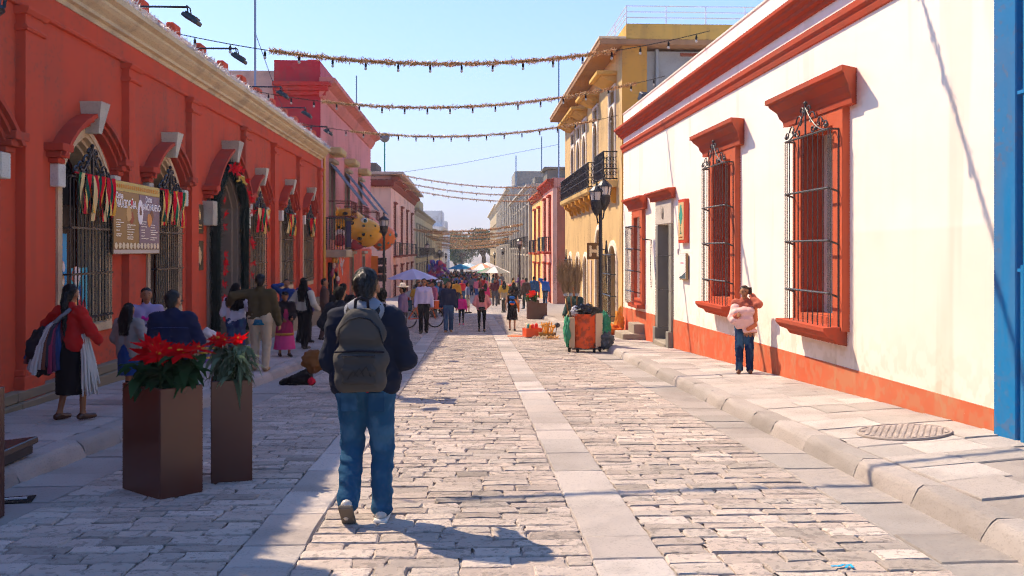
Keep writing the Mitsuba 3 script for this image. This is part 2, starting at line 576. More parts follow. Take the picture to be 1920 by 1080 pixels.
def in_view(x, y, z=0.0):
    """Rough size in view of one square metre at (x, y), zero outside the frame."""
    if y < 1:
        return 0
    px = VX + F_PX * x / y
    py = HY + F_PX * (HC - z) / y
    return (1.0 / y ** 3) if (-60 < px < 1980 and py < 1130) else 0


R1 = np.random.default_rng(11)
PAVE = [C('#cfc0b6', 0.88), C('#cabab0', 0.86), C('#c4b5ac', 0.85), C('#d2c4bb', 0.88), C('#bfb2a9', 0.82), C('#cabab0', 0.86), C('#c6bab2', 0.85)]
PAVE = [c * np.array([1.0, 0.985, 0.935]) for c in PAVE]


def tone_sett():
    c = PAVE[R1.integers(len(PAVE))] * (R1.uniform(0.76, 0.90) if R1.uniform() > 0.12 else R1.uniform(0.60, 0.74))
    return np.clip(c, 0, 0.9)


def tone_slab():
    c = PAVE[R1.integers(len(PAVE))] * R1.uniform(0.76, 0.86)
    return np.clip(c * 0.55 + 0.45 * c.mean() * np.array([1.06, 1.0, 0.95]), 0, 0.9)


rz = lambda x, y: road_z(y)
S1, S2 = (-1.46, -1.05), (0.75, 1.20)
GL = 0.60
setts = []
y = 4.3
while y < 46:
    pitch = R1.uniform(0.145, 0.225) if y < 26 else R1.uniform(0.22, 0.30)
    for lane in ((float(kerbL(y)) + GL, S1[0]), (S1[1], S2[0]), (S2[1], KERBR - 0.50)):
        x = lane[0]
        while x < lane[1] - 0.02:
            w = R1.uniform(0.20, 0.46)
            if lane[1] - (x + w) < 0.16:
                w = lane[1] - x
            cx_, cy_ = x + w / 2, y + pitch / 2
            sz = in_view(cx_, cy_, float(road_z(cy_)))
            if sz > 0:
                gp = 0.004
                h2 = pitch
                yy = y + R1.uniform(-0.015, 0.015)
                setts.append((sz * w * pitch, pebble(x + gp, x + w - gp, yy + gp, yy + h2 - gp, 0.06, rz, R1, c=0.009, skew=0.014, lift=0.005)))
            x += w
    y += pitch
emit_stones(road, 'sett', setts, tone_sett, 'm_sett')

# the two long strips of smooth slabs
for si, (a, b) in enumerate((S1, S2)):
    strip = setting('stone_strip')
    put(strip, sheet(np.array([a, b]), np.r_[np.linspace(-8, 45, 20), np.linspace(50, 300, 26)], lambda X, Y: road_z(Y) - 0.012 + 0.032 * (Y > 46)), (0.40, 0.35, 0.32), 'm_stone', asis=True)
    y, sl = 4.2, []
    while y < 46:
        L = R1.uniform(0.38, 0.85)
        gp = 0.005
        sl.append((in_view((a + b) / 2, y + L / 2, float(road_z(y))) * L, pebble(a + gp, b - gp, y + gp, y + L - gp, 0.05, lambda x, yy: road_z(yy) + 0.004, R1, c=0.008, skew=0.004, lift=0.003)))
        y += L
    emit_stones(strip, 'slab', sl, tone_slab, limit=110)

# gutters of larger flags along both kerbs
for side in (0, 1):
    gut = setting('gutter')
    put(gut, sheet(np.array([0.0, 1.0]), np.linspace(-8, 46, 20), lambda X, Y: X * 0) if False else
        mesh_of(sheet(np.array([-3.75, -3.05]) if side == 0 else np.array([2.80, 3.40]), np.linspace(-8, 46, 28), lambda X, Y: road_z(Y) - 0.013)), (0.30, 0.27, 0.24), 'm_stone', asis=True)
    y, sl = 4.2, []
    while y < 40:
        L = R1.uniform(0.45, 0.95)
        a, b = (float(kerbL(y)) - 0.02, float(kerbL(y)) + GL - 0.01) if side == 0 else (KERBR - 0.49, KERBR + 0.02)
        sk = 0.048 * L if side == 0 and y < 20 else 0
        v, f = pebble(a + 0.006, b - 0.006, y + 0.006, y + L - 0.006, 0.05, lambda x, yy: road_z(yy) - 0.004, R1, c=0.008, skew=0.006, lift=0.005)
        v[:, 0] += sk * (v[:, 1] - y) / L
        sl.append((in_view((a + b) / 2, y, float(road_z(y))) * L, (v, f)))
        y += L
    emit_stones(gut, 'gutter_flag', [s for s in sl if s[0] > 0], lambda: tone_slab() * 0.80, limit=90)

# kerbs: worn, rounded stones
for side in (0, 1):
    kb = setting('kerb')
    n = 0
    y = 4.2
    first = True
    while y < 44:
        L = R1.uniform(0.7, 1.3) if y < 24 else 2.5
        k0, k1 = (float(kerbL(y)), float(kerbL(y + L))) if side == 0 else (KERBR, KERBR)
        sgn = -1 if side == 0 else 1
        prof = np.array([[-0.02, -0.12], [0.005, 0.015], [0.018 + R1.uniform(0, .012), 0.10], [0.045 + R1.uniform(0, .02), 0.140], [0.10, 0.152], [0.26, 0.154], [0.26, -0.12]])
        V = []
        ny = 5
        for q in range(ny):
            t = q / (ny - 1)
            e = 0.006 if q in (0, ny - 1) else 0
            yy = y + L * t + (0.006 if q == 0 else -0.006 if q == ny - 1 else 0)
            xx = k0 + (k1 - k0) * t
            pr = prof + R1.uniform(-0.008, 0.008, prof.shape) * np.array([1, 1])
            if q in (0, ny - 1):
                pr[2:4] += [0.012, -0.012]
            V.append(np.stack([xx + sgn * pr[:, 0], np.full(7, yy), road_z(yy) + pr[:, 1]], 1))
        V = np.vstack(V)
        i, j = np.meshgrid(np.arange(ny - 1), np.arange(7), indexing='ij')
        q4 = np.stack([i * 7 + j, i * 7 + (j + 1) % 7, (i + 1) * 7 + (j + 1) % 7, (i + 1) * 7 + j], -1).reshape(-1, 4)
        caps = np.array([[0, k, k + 1] for k in range(1, 6)])
        m = trimesh.Trimesh(V, np.vstack([q4[:, [0, 1, 2]], q4[:, [0, 2, 3]], caps, caps[:, ::-1] + 7 * (ny - 1)]), process=False)
        if m.volume < 0:
            m.invert()
        put('kerb_stone', m, tone_slab() * 0.88, 'm_stone', kb, smooth=50)
        y += L

# pavements: a bed and flagstones
for side in (0, 1):
    pv = setting('pavement')
    ys_ = np.r_[np.linspace(-8, 45, 40), np.linspace(50, 300, 20)]
    zf = left_pave_z if side == 0 else right_pave_z
    xs_ = np.linspace(0, 1, 6)
    X0 = kerbL(ys_) - 0.2 if side == 0 else np.full(len(ys_), KERBR + 0.2)
    X1 = np.full(len(ys_), -6.2) if side == 0 else np.full(len(ys_), 6.0)
    XX = X0[:, None] + (X1 - X0)[:, None] * xs_
    YY = np.repeat(ys_[:, None], 6, 1)
    ZZ = zf(XX, YY) - 0.014 + 0.014 * (YY > 46)
    v = np.stack([XX, YY, ZZ], -1).reshape(-1, 3)
    i, j = np.meshgrid(np.arange(len(ys_) - 1), np.arange(5), indexing='ij')
    a = i * 6 + j
    q = np.stack([a, a + 1, a + 7, a + 6], -1).reshape(-1, 4)
    bed = mesh_of((v, q if side == 1 else q[:, ::-1]))
    put(pv, bed, (0.30, 0.26, 0.23), 'm_stone', asis=True)
    if side == 0 or True:   # outer faces of the far kerbs
        ks = np.linspace(44, 300, 40)
        x = KERBR if side else -3.224
        put('far_kerb', cat([bx(min(x, x + (0.3 if side else -0.3)), max(x, x + (0.3 if side else -0.3)), ks[q], ks[q + 1], float(road_z(ks[q])) - 0.3, float(road_z((ks[q] + ks[q + 1]) / 2)) + 0.14) for q in range(39)]), (0.36, 0.32, 0.28), 'm_stone', pv)
    y, sl = 4.4, []
    while y < 37:
        L = R1.uniform(0.42, 0.62)
        k = float(kerbL(y)) - 0.265 if side == 0 else KERBR + 0.265
        e = -5.33 if side == 0 else float(wallR(y)) - 0.01
        lo, hi = min(k, e), max(k, e)
        x = lo
        while x < hi - 0.02:
            w = R1.uniform(0.40, 0.72)
            if hi - (x + w) < 0.25:
                w = hi - x
            sz = in_view(x + w / 2, y, float(zf(x, y))) * w * L
            if sz > 0 and not (side == 1 and math.hypot(x + w / 2 - 4.27, y + L / 2 - 9.0) < 0.2):
                sl.append((sz, pebble(x + 0.005, x + w - 0.005, y + 0.005, y + L - 0.005, 0.05, zf, R1, c=0.008, skew=0.007, lift=0.004)))
            x += w
        y += L
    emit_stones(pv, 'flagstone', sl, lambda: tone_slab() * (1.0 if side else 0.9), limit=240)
# ---------------------------------------------------------------- the red house on the left
RED = np.array((0.53, 0.076, 0.034))
REDT = np.array((0.45, 0.060, 0.030))
STONE = C('#cdb48c', 0.95)
GREYST = C('#c6c1a8', 0.9)
CREAM = C('#d8c69a', 0.85)
IRON = C('#1a1b20')
FL = Face((-5.5, 0, 0), (0, 1, 0), (1, 0, 0))
red = thing('red_house', 'long single storey red house with pointed arch windows and cream stone cornice on the left', 'house')
WIN = [10.15, 13.62, 17.1, 24.4, 28.3, 32.0]
DOORC = 21.2
A_W, ZS, RI = 0.84, 2.72, 0.66
Z_SILL = 0.62
holes = [arch_poly(c, A_W, Z_SILL, ZS, RI) for c in WIN] + [arch_poly(DOORC, 1.22, -0.6, ZS - 0.05, 0.86)]
LY0, LY1 = 2.0, 34.75
put('wall', cat(FL.poly(wall_poly(LY0, LY1, -1.6, 5.02, holes), -0.45, 0.0), bx(-13, -5.97, LY0, LY1, -2, 5.5), FL.box(LY0, LY1, 5.02, 5.86, -0.50, -0.12)), RED, 'm_plaster', red)
put('cornice', FL.sweep([(-0.4, 5.0), (0.04, 5.0), (0.06, 5.06), (0.12, 5.08), (0.13, 5.13), (0.22, 5.19), (0.27, 5.24), (0.28, 5.28), (0.36, 5.32), (0.37, 5.40), (-0.4, 5.46)], LY0, LY1 + 0.12), CREAM, 'm_stone', red)
put('frieze', cat(FL.sweep([(-0.02, 4.66), (0.05, 4.67), (0.06, 4.70), (0.05, 4.73), (-0.02, 4.73)], LY0, LY1 - 0.012), FL.box(LY0, LY1 - 0.01, 4.735, 4.995, -0.02, 0.03)), RED, 'm_plaster', red)
y = LY0 + 1.6
while y < LY1 - 1:
    put('parapet_block', FL.box(y, y + 0.42, 5.45, 5.93, -0.13, 0.02, 0.02), RED, 'm_plaster', red)
    y += 3.5 / 2
for c in (8.3, 11.82, 15.28, 18.62, 22.98, 26.4, 30.2, 34.3):
    w2 = 0.23
    ps = cat(FL.box(c - w2, c + w2, -0.02, 4.655, -0.02, 0.12, 0.006), FL.box(c - w2 - 0.05, c + w2 + 0.05, -0.25, 0.16, -0.02, 0.13, 0.01), FL.box(c - w2 - 0.03, c + w2 + 0.03, 0.165, 0.24, -0.02, 0.11, 0.01))
    p = put('pilaster', ps, RED * 1.04, 'm_plaster', red)
    put('capital', cat(FL.sweep([(0.0, 4.36), (0.15, 4.37), (0.165, 4.40), (0.15, 4.43), (0, 4.43)], c - w2 - 0.04, c + w2 + 0.04), FL.sweep([(0.0, 4.56), (0.155, 4.57), (0.185, 4.62), (0.185, 4.652), (0, 4.652)], c - w2 - 0.06, c + w2 + 0.06)), RED * 1.04, 'm_plaster', p)
# stone plinth: separate blocks
y = 5.0
while y < LY1 - 0.1:
    L = R1.uniform(0.8, 1.3)
    e = min(y + L, LY1)
    if not (DOORC - 1.25 < y + L / 2 < DOORC + 1.25):
        zb = float(road_z(e)) - 0.2
        put('plinth_stone', cat(FL.box(y + 0.004, e - 0.004, zb, -0.13, -0.03, 0.19, 0.014), FL.box(y + 0.004, e - 0.004, -0.125, -0.004, -0.03, 0.14, 0.012)), C('#a8997f', 0.62), 'm_stone', red, jit=0.12)
    y = e
def lining(c, a, z0, zs, rise, steps, z1=None):
    """Stepped stone mouldings lining an arched opening."""
    out = []
    for i, (da, w0, w1) in enumerate(steps):
        o = arch_poly(c, a - da[0], z0, zs, rise - da[0] * 0.9)
        n = arch_poly(c, a - da[1], z0 - 0.01, zs, rise - da[1] * 0.9)
        out.append(FL.poly(o.difference(n), w0, w1))
    return cat(out)
LINE = [((-0.10, -0.002), 0.002, 0.035), ((0.002, 0.07), -0.16, 0.02), ((0.074, 0.14), -0.26, -0.05), ((0.144, 0.20), -0.36, -0.13)]
def hood(c, a, zs, rise, w, parent):
    """The dripping hood over a pointed arch, its ears and the stone wedge in its point."""
    def band(a0, a1, w1):
        o = np.vstack([arch_pts(c, a + a1, zs, rise + a1 * 0.72, 12)])
        n = np.vstack([arch_pts(c, a + a0, zs, rise + a0 * 0.72, 12)])
        return FL.poly(Polygon(np.vstack([o, n[::-1]])), -0.02, w1)
    ears = []
    for s in (-1, 1):
        u0 = c + s * (a + 0.10)
        for k, (du, v0, v1, ww) in enumerate([(0.34, 0.06, 0.16, 1.0), (0.28, -0.02, 0.055, 0.78), (0.22, -0.09, -0.025, 0.52)]):
            lo, hi = sorted((u0, u0 + s * du))
            ears.append(FL.box(lo, hi, zs + v0, zs + v1, -0.02, w * ww + 0.004, 0.008))
    return put('hood', cat([band(0.12, 0.20, w * 0.50), band(0.203, 0.28, w * 0.76), band(0.283, 0.37, w)] + ears), REDT, 'm_plaster', parent)
def keystone(c, ztop, zbot, w, k, parent):
    ct, cb = 0.20 * k, 0.07 * k
    P = [FL.p(c - ct, ztop, -0.02), FL.p(c + ct, ztop, -0.02), FL.p(c - cb, zbot, -0.02), FL.p(c + cb, zbot, -0.02),
         FL.p(c - ct, ztop, w + 0.10), FL.p(c + ct, ztop, w + 0.10), FL.p(c - cb, zbot, w + 0.02), FL.p(c + cb, zbot, w + 0.02)]
    put('keystone', trimesh.convex.convex_hull(np.array(P)), GREYST, 'm_stone', parent, jit=0.06)
def imposts(c, a, zs, parent):
    for s in (-1, 1):
        u = c + s * (a + 0.145)
        put('impost', FL.box(u - 0.115, u + 0.115, 2.53, 2.835, -0.02, 0.11, 0.012), C('#d2cfbd', 0.95), 'm_stone', parent, jit=0.08)
SCROLL = np.array([(0.5 * math.exp(-0.32 * t) * math.cos(t), 0.5 * math.exp(-0.32 * t) * math.sin(t)) for t in np.linspace(0, 9, 20)])
def scroll(c, s, fl, fu, ff, w):
    return [ff.p(c[0] + fl * s * q[0], c[1] + fu * s * q[1], w) for q in SCROLL]
def crest(ff, c, v, width, h, w, r=0.012):
    """Wrought iron scrolls on top of a window cage."""
    out = [tube([ff.p(c, v, w), ff.p(c, v + h * 1.05, w)], r * 1.3, 5)]
    for s in (-1, 1):
        for (du, dv, sc, fu) in ((0.14, 0.50, 0.75, 1), (0.33, 0.28, 0.60, 1), (0.17, 0.20, 0.45, -1), (0.46, 0.16, 0.42, 1), (0.07, 0.85, 0.42, 1)):
            out.append(tube(scroll((c + s * du * width, v + dv * h), sc * h, s, fu, ff, w), r, 5, cap=False))
        out.append(tube([ff.p(c + s * width * t, v + h * 0.95 * (1 - t * 2) ** 2 if t < 0.5 else v, w) for t in np.linspace(0, 0.5, 8)], r, 5))
    for q in (-0.5, -0.25, 0, 0.25, 0.5):
        out.append(mv(ball((0, 0, 0), 0.03, 1), *ff.p(c + q * width, v + (0.06 if q else h * 1.1), w)))
    return out
RIB = [C('#d3122a'), C('#0f6a45'), C('#d8b060'), C('#d3122a'), C('#dcc284'), C('#104f3c'), C('#e0a83c'), C('#c01c2c')]
wn = ['first', 'second', 'third', 'fourth', 'fifth', 'sixth']
for i, c in enumerate(WIN):
    sh = cat([FL.box(c - 0.70 + q * 0.2, c - 0.705 + q * 0.2 + 0.195, Z_SILL, 2.35, -0.46, -0.40, 0.012) for q in range(7)])
    wk = put('window', sh, C('#7a6654', 0.5), 'm_satin', red)
    put('pane', FL.poly(arch_poly(c, 0.70, 2.36, ZS, RI - 0.1), -0.46, -0.43), (0.02, 0.02, 0.022), 'm_glass', wk)
    put('stone_arch', lining(c, A_W, Z_SILL, ZS, RI, LINE), STONE, 'm_stone', wk)
    put('sill', FL.box(c - A_W - 0.05, c + A_W + 0.05, Z_SILL - 0.12, Z_SILL + 0.004, -0.3, 0.06, 0.01), STONE, 'm_stone', wk)
    hood(c, A_W, 2.93, 0.46, 0.24, wk)
    keystone(c, 3.80, 3.36, 0.20, 0.85, wk)
    imposts(c, A_W, ZS, wk)
    nb = 13 if i < 3 else 9
    W = 0.72
    gr = [tube([FL.p(c - W + 2 * W * q / (nb - 1), Z_SILL + 0.04, 0.10), FL.p(c - W + 2 * W * q / (nb - 1), 2.72, 0.10)], 0.010, 5) for q in range(nb)]
    for v in (0.74, 1.36, 2.0, 2.70):
        gr.append(FL.box(c - W - 0.02, c + W + 0.02, v - 0.014, v + 0.014, 0.088, 0.128))
        for s in (-1, 1):
            gr.append(FL.box(c + s * W - 0.012, c + s * W + 0.012, v - 0.012, v + 0.012, -0.02, 0.1))
    put('grille', cat(gr + crest(FL, c, 2.72, 1.2, 0.42, 0.11, 0.018)), IRON, 'm_satin', wk)
    if i == 0:
        continue
    rb = thing('ribbon_curtain', f'red, green and gold ribbons hung on the {["", "nearest grille, left of the menu banner", "grille right of the menu banner", "grille just past the garlanded doorway", "second grille past the garlanded doorway", "farthest grille of the red house"][i]}', 'ribbons', 'ribbon curtains on the window grilles')
    put('rod', tube([FL.p(c - W, 2.75, 0.16), FL.p(c + W, 2.75, 0.16)], 0.012, 5), C('#a01822'), 'm_matte', rb)
    nr = 24 if i < 3 else 12
    for q in range(nr):
        u = c - W + 0.16 + (2 * W - 0.2) * q / (nr - 1)
        ww = (0.030 if i < 3 else 0.052) * R1.uniform(0.8, 1.3)
        du, tw = R1.uniform(-0.06, 0.06), R1.uniform(0, 6)
        L = R1.uniform(0.54, 0.66)
        V = []
        for t in np.linspace(0, 1, 7):
            cu, cw = u + du * t * t, 0.17 + 0.02 * math.sin(5 * t + tw)
            a = 0.6 * math.sin(3 * t + tw)
            V += [FL.p(cu - ww * math.cos(a), 2.76 - L * t, cw - ww * math.sin(a)), FL.p(cu + ww * math.cos(a), 2.76 - L * t, cw + ww * math.sin(a))]
        k = np.arange(6) * 2
        m = trimesh.Trimesh(np.array(V), np.vstack([np.stack([k, k + 2, k + 3], 1), np.stack([k, k + 3, k + 1], 1)]), process=False)
        put('ribbon', m, RIB[(q * 3 + i) % 8 if i < 3 else (q + i) % 8], 'm_matte', rb, smooth=True)
# the doorway
dk = put('door', cat(FL.box(DOORC + 0.35, DOORC + 1.05, -0.35, 2.66, -0.5, -0.42, 0.02), FL.box(DOORC + 0.45, DOORC + 0.95, 0.0, 1.1, -0.425, -0.40, 0.01), FL.box(DOORC + 0.45, DOORC + 0.95, 1.3, 2.4, -0.425, -0.40, 0.01)), C('#7a6a58', 0.6), 'm_satin', red)
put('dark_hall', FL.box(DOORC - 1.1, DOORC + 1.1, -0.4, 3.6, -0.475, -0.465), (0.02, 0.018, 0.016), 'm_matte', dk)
put('stone_arch', lining(DOORC, 1.22, -0.7, ZS - 0.05, 0.86, [((-0.16, -0.002), 0.002, 0.05), ((0.002, 0.10), -0.18, 0.03), ((0.104, 0.22), -0.44, -0.08)]), C('#8f7f6c', 0.8), 'm_stone', dk)
hood(DOORC, 1.30, ZS + 0.14, 0.86, 0.30, dk)
keystone(DOORC, 4.12, 3.66, 0.30, 1.1, dk)
for s in (-1, 1):
    u = DOORC + s * 1.50
    put('impost', FL.box(u - 0.17, u + 0.17, ZS - 0.52, ZS - 0.01, -0.02, 0.22, 0.014), GREYST, 'm_stone', dk, jit=0.08)
put('door_edge', tube([FL.p(DOORC + 0.32, -0.3, -0.3), FL.p(DOORC + 0.32, 2.6, -0.3)], 0.03, 6), C('#aab4c8'), 'm_satin', dk)
put('doorstep', FL.box(DOORC - 1.2, DOORC + 1.2, -0.75, -0.36, -0.45, 0.1, 0.02), C('#9a8d7c', 0.7), 'm_stone', dk)
# christmas garland round the doorway: a rope of needles with red flowers
gk = thing('christmas_garland', 'dark green fir garland with red poinsettias and bows framing the arched doorway', 'garland')
pts = np.vstack([[(DOORC - 1.27, v) for v in np.linspace(-0.2, ZS - 0.05, 26)], arch_pts(DOORC, 1.27, ZS, 0.85, 14), [(DOORC + 1.27, v) for v in np.linspace(ZS - 0.05, -0.2, 26)]])
V = []
for i in range(len(pts) - 1):
    for q in range(60):
        t = R1.uniform()
        b = pts[i] * (1 - t) + pts[i + 1] * t
        d = R1.normal(size=3)
        d /= np.linalg.norm(d)
        d *= R1.uniform(0.12, 0.24)
        s_ = np.cross(d, R1.normal(size=3))
        s_ *= 0.016 / np.linalg.norm(s_)
        o = FL.p(b[0], b[1], 0.17)
        e = FL.p(b[0] + d[0], b[1] + d[1], 0.17 + d[2])
        V += [o - s_, o + s_, e]
put('fir_needles', trimesh.Trimesh(np.array(V), np.arange(len(V)).reshape(-1, 3), process=False), C('#22382a', 0.8), 'm_matte', gk)
put('rope', tube([FL.p(p[0], p[1], 0.17) for p in pts], 0.10, 7), C('#14211a'), 'm_matte', gk)
def petals(n, r, tilt=0.5, wid=0.42, rnd=R1):
    V, Fc = [], []
    for q in range(n):
        a = 2 * math.pi * q / n + rnd.uniform(-0.25, 0.25)
        L, tl = r * rnd.uniform(0.8, 1.15), tilt + rnd.uniform(-0.25, 0.25)
        ca, sa, ct, st = math.cos(a), math.sin(a), math.cos(tl), math.sin(tl)
        P = [(0, 0, 0), (0.45, wid / 2, -0.04), (0.5, 0, 0.05), (0.45, -wid / 2, -0.04), (1, 0, -0.08)]
        at = len(V)
        for x, yy, z in P:
            x, z = x * ct - z * st, x * st + z * ct
            V.append((L * (x * ca - yy * sa), L * (x * sa + yy * ca), L * z))
        Fc += [[at, at + 1, at + 2], [at, at + 2, at + 3], [at + 1, at + 4, at + 2], [at + 2, at + 4, at + 3]]
    return trimesh.Trimesh(np.array(V), np.array(Fc), process=False)
def turn_to(m, d):
    d = np.asarray(d, float) / np.linalg.norm(d)
    m = m.copy()
    m.apply_transform(trimesh.geometry.align_vectors([0, 0, 1], d))
    return m
for q in range(34):
    i = R1.integers(2, len(pts) - 2)
    big = 27 <= i <= 38
    m = turn_to(petals(6, 0.17 if big else 0.12), (1, R1.uniform(-.9, .3), R1.uniform(-0.5, 0.5)))
    b = pts[i] + R1.uniform(-0.09, 0.09, 2)
    m.apply_translation(FL.p(b[0], b[1], 0.33))
    put('poinsettia', m, C('#d0101c'), 'm_matte', gk, jit=0.15)
b = pts[33]
put('gold_bow', cat([tube([FL.p(DOORC - 0.1, 3.36, 0.36), FL.p(DOORC + s * 0.3, 3.30 + R1.uniform(-.15, .1), 0.42), FL.p(DOORC + s * 0.45, 3.2, 0.40)], 0.025, 5) for s in (-1, 1, 0.3, 0.8)]), C('#c8a83a'), 'm_satin', gk)
# floodlights on long arms and the wall lantern
for i, u in enumerate((15.7, 18.9, 23.3, 26.7, 30.7)):
    fk = thing('floodlight', ['nearest roof floodlight on a long thin arm over the street', 'second roof floodlight, just below the first tinsel garland', 'third roof floodlight, at the corner of the pink house roof', 'fourth roof floodlight, before the crimson parapet', 'farthest roof floodlight near the end of the cream cornice'][i], 'floodlight', 'floodlights along the red roof')
    z = 5.72
    put('arm', tube([FL.p(u, z, -0.1), FL.p(u, z, 0.85)], 0.018, 6), C('#3a4350'), 'm_metal', fk)
    put('bracket', cat(tube([FL.p(u - 0.09, z, 0.85), FL.p(u - 0.09, z - 0.16, 0.88)], 0.012, 5), tube([FL.p(u + 0.09, z, 0.85), FL.p(u + 0.09, z - 0.16, 0.88)], 0.012, 5), tube([FL.p(u - 0.1, z, 0.85), FL.p(u + 0.1, z, 0.85)], 0.012, 5)), IRON, 'm_satin', fk)
    m = cbx(-0.15, 0.15, -0.13, 0.13, -0.035, 0.035, 0.012)
    m = cat(m, *[bx(-0.12 + 0.05 * q, -0.105 + 0.05 * q, -0.10, 0.10, 0.03, 0.07) for q in range(5)])
    put('lamp_head', mv(m, *FL.p(u, z - 0.20, 0.90), ry=0.55), C('#20303a'), 'm_satin', fk)
lk = thing('street_lamp', 'black street lamp with hanging lanterns, cut off by the top left corner', 'street lamp')
def lantern(key, o, k, glassc=(0.30, 0.30, 0.28)):
    put('cage', cat([mv(lathe([(0.0, 0.36), (0.05, 0.33), (0.10, 0.26), (0.21, 0.20), (0.22, 0.17)], 6), *o, s=k)] + [mv(tube([(0.2 * math.cos(a), 0.2 * math.sin(a), 0.18), (0.13 * math.cos(a), 0.13 * math.sin(a), -0.26)], 0.014, 4), *o, s=k) for a in np.arange(6) * math.pi / 3 + 0.3] + [mv(lathe([(0.13, -0.25), (0.15, -0.28), (0.10, -0.33), (0.05, -0.36), (0.03, -0.45), (0.0, -0.5)], 8), *o, s=k)]), IRON, 'm_satin', key)
    put('glass', mv(lathe([(0.0, 0.18), (0.185, 0.175), (0.118, -0.25), (0.0, -0.255)], 6), *o, s=k), glassc, 'm_gloss', key)
    put('finial', mv(lathe([(0.03, 0.34), (0.045, 0.40), (0.02, 0.44), (0.03, 0.48), (0.0, 0.56)], 8), *o, s=k), IRON, 'm_satin', key)
zz = float(left_pave_z(-4.45, 7.7))
put('pole', mv(lathe([(0.18, 0), (0.18, 0.15), (0.12, 0.2), (0.11, 0.7), (0.07, 0.85), (0.05, 4.3), (0.03, 4.6), (0.0, 4.7)], 12), -4.36, 7.7, zz), IRON, 'm_satin', lk, smooth=35)
for s in (-1, 1):
    lantern(lk, np.array([-4.36 + s * 0.47, 7.7, 3.92]), 1.0, (0.06, 0.07, 0.1))
    put('bracket', tube([(-4.36, 7.7, 3.7), (-4.36 + s * 0.2, 7.7, 4.6), (-4.36 + s * 0.4, 7.7, 4.74), (-4.36 + s * 0.47, 7.7, 4.44)], 0.022, 6), IRON, 'm_satin', lk)
# tinsel and bulbs on the cornice
V = []
for q in range(9000):
    u = R1.uniform(LY0, LY1)
    o = np.array(FL.p(u, 5.45 + R1.uniform(-.02, .05), 0.30 + R1.uniform(-.06, .06)))
    d = R1.normal(size=3) * 0.05
    s_ = R1.normal(size=3) * 0.012
    V += [o - s_, o + s_, o + d]
tk = thing('tinsel', 'white frosty tinsel lying along the top of the cream cornice', 'tinsel')
put(tk, trimesh.Trimesh(np.array(V), np.arange(len(V)).reshape(-1, 3), process=False), C('#e9e2dc', 0.85), 'm_satin', asis=True)
# the menu banner between the first two windows
bn = thing('menu_banner', 'large brown and gold menu banner with food pictures hung between the nearest two windows', 'banner')
b0, b1, z0, z1 = 14.29, 16.39, 1.63, 2.76
put(bn, FL.box(b0, b1, z0, z1, 0.13, 0.15), C('#8a6a45', 0.8), 'm_satin', asis=True)
BP = lambda u0, u1, v0, v1, w=0.156: FL.box(b0 + u0 * (b1 - b0), b0 + u1 * (b1 - b0), z0 + v0 * (z1 - z0), z0 + v1 * (z1 - z0), 0.15, w)
put('gold_header', BP(0.005, 0.995, 0.86, 0.995), C('#d3b95c', 0.8), 'm_satin', bn)
put('left_panel', BP(0.01, 0.52, 0.08, 0.85), C('#a07a40', 0.8), 'm_satin', bn)
put('right_panel', BP(0.53, 0.99, 0.08, 0.85), C('#84707a', 0.8), 'm_satin', bn)
put('footer', BP(0.01, 0.99, 0.01, 0.06), C('#d9cdb8', 0.7), 'm_satin', bn)
def btext(t, u, v, h, col, w=0.157, name='lettering', bold=True):
    m = meshkit.text_mesh(t, h, 0.002, bold)
    m.apply_translation([b0 + u * (b1 - b0), z0 + v * (z1 - z0), w])
    # facades on the left read towards +y
    q = m.copy()
    put(name, FLm(q), col, 'm_matte', bn)
def FLm(q):
    return FL.m(q)
# seen from the street the facade's left is nearer the camera: u grows to the right of the reader
btext('Cena', 0.04, 0.76, 0.09, C('#f2ece0'))
btext('NAVIDEÑA', 0.04, 0.64, 0.12, C('#f2ece0'))
btext('Cena', 0.66, 0.76, 0.09, C('#f2ece0'))
btext('AÑO NUEVO', 0.60, 0.64, 0.105, C('#f2ece0'))
lines = []
for cu, v1 in ((0.05, 0.46), (0.27, 0.40), (0.57, 0.46), (0.78, 0.42)):
    v = v1
    while v > 0.20:
        L = R1.uniform(0.07, 0.17)
        lines.append(BP(cu, cu + L, v, v + 0.012, 0.158))
        v -= R1.uniform(0.025, 0.05)
put('menu_lines', cat(lines), C('#e8dcc0'), 'm_matte', bn, kind='stuff')
hd = [BP(0.06 + 0.043 * q, 0.06 + 0.043 * q + 0.024, 0.90, 0.955, 0.157) for q in range(21)]
[put('header_pattern', q, C('#c47a28'), 'm_matte', bn) for q in hd]
put('white_oval', FL.poly(Polygon([(b0 + 0.545 * (b1 - b0) + 0.12 * math.cos(a), z0 + 0.60 * (z1 - z0) + 0.20 * math.sin(a)) for a in np.arange(24) * math.pi / 12]), 0.15, 0.162), C('#eee6da'), 'm_matte', bn)
put('oval_crest', FL.poly(Polygon([(b0 + 0.545 * (b1 - b0) + 0.05 * x, z0 + 0.62 * (z1 - z0) + 0.07 * v) for x, v in ((-1, -1), (1, -1), (1, 0), (0, 1.2), (-1, 0))]), 0.162, 0.164), C('#8a6a50'), 'm_matte', bn)
for cu, cv, r, col in ((0.30, 0.56, 0.13, '#c8a060'), (0.36, 0.50, 0.10, '#8f3a20'), (0.75, 0.50, 0.12, '#d08a40'), (0.80, 0.56, 0.09, '#6a3a28'), (0.36, 0.72, 0.05, '#d02040')):
    put('dish', FL.poly(Polygon([(b0 + cu * (b1 - b0) + r * R1.uniform(.8, 1.1) * math.cos(a), z0 + cv * (z1 - z0) + r * R1.uniform(.8, 1.1) * math.sin(a)) for a in np.arange(12) * math.pi / 6]), 0.157, 0.159 + 0.001 * r * 10), C(col), 'm_satin', bn)
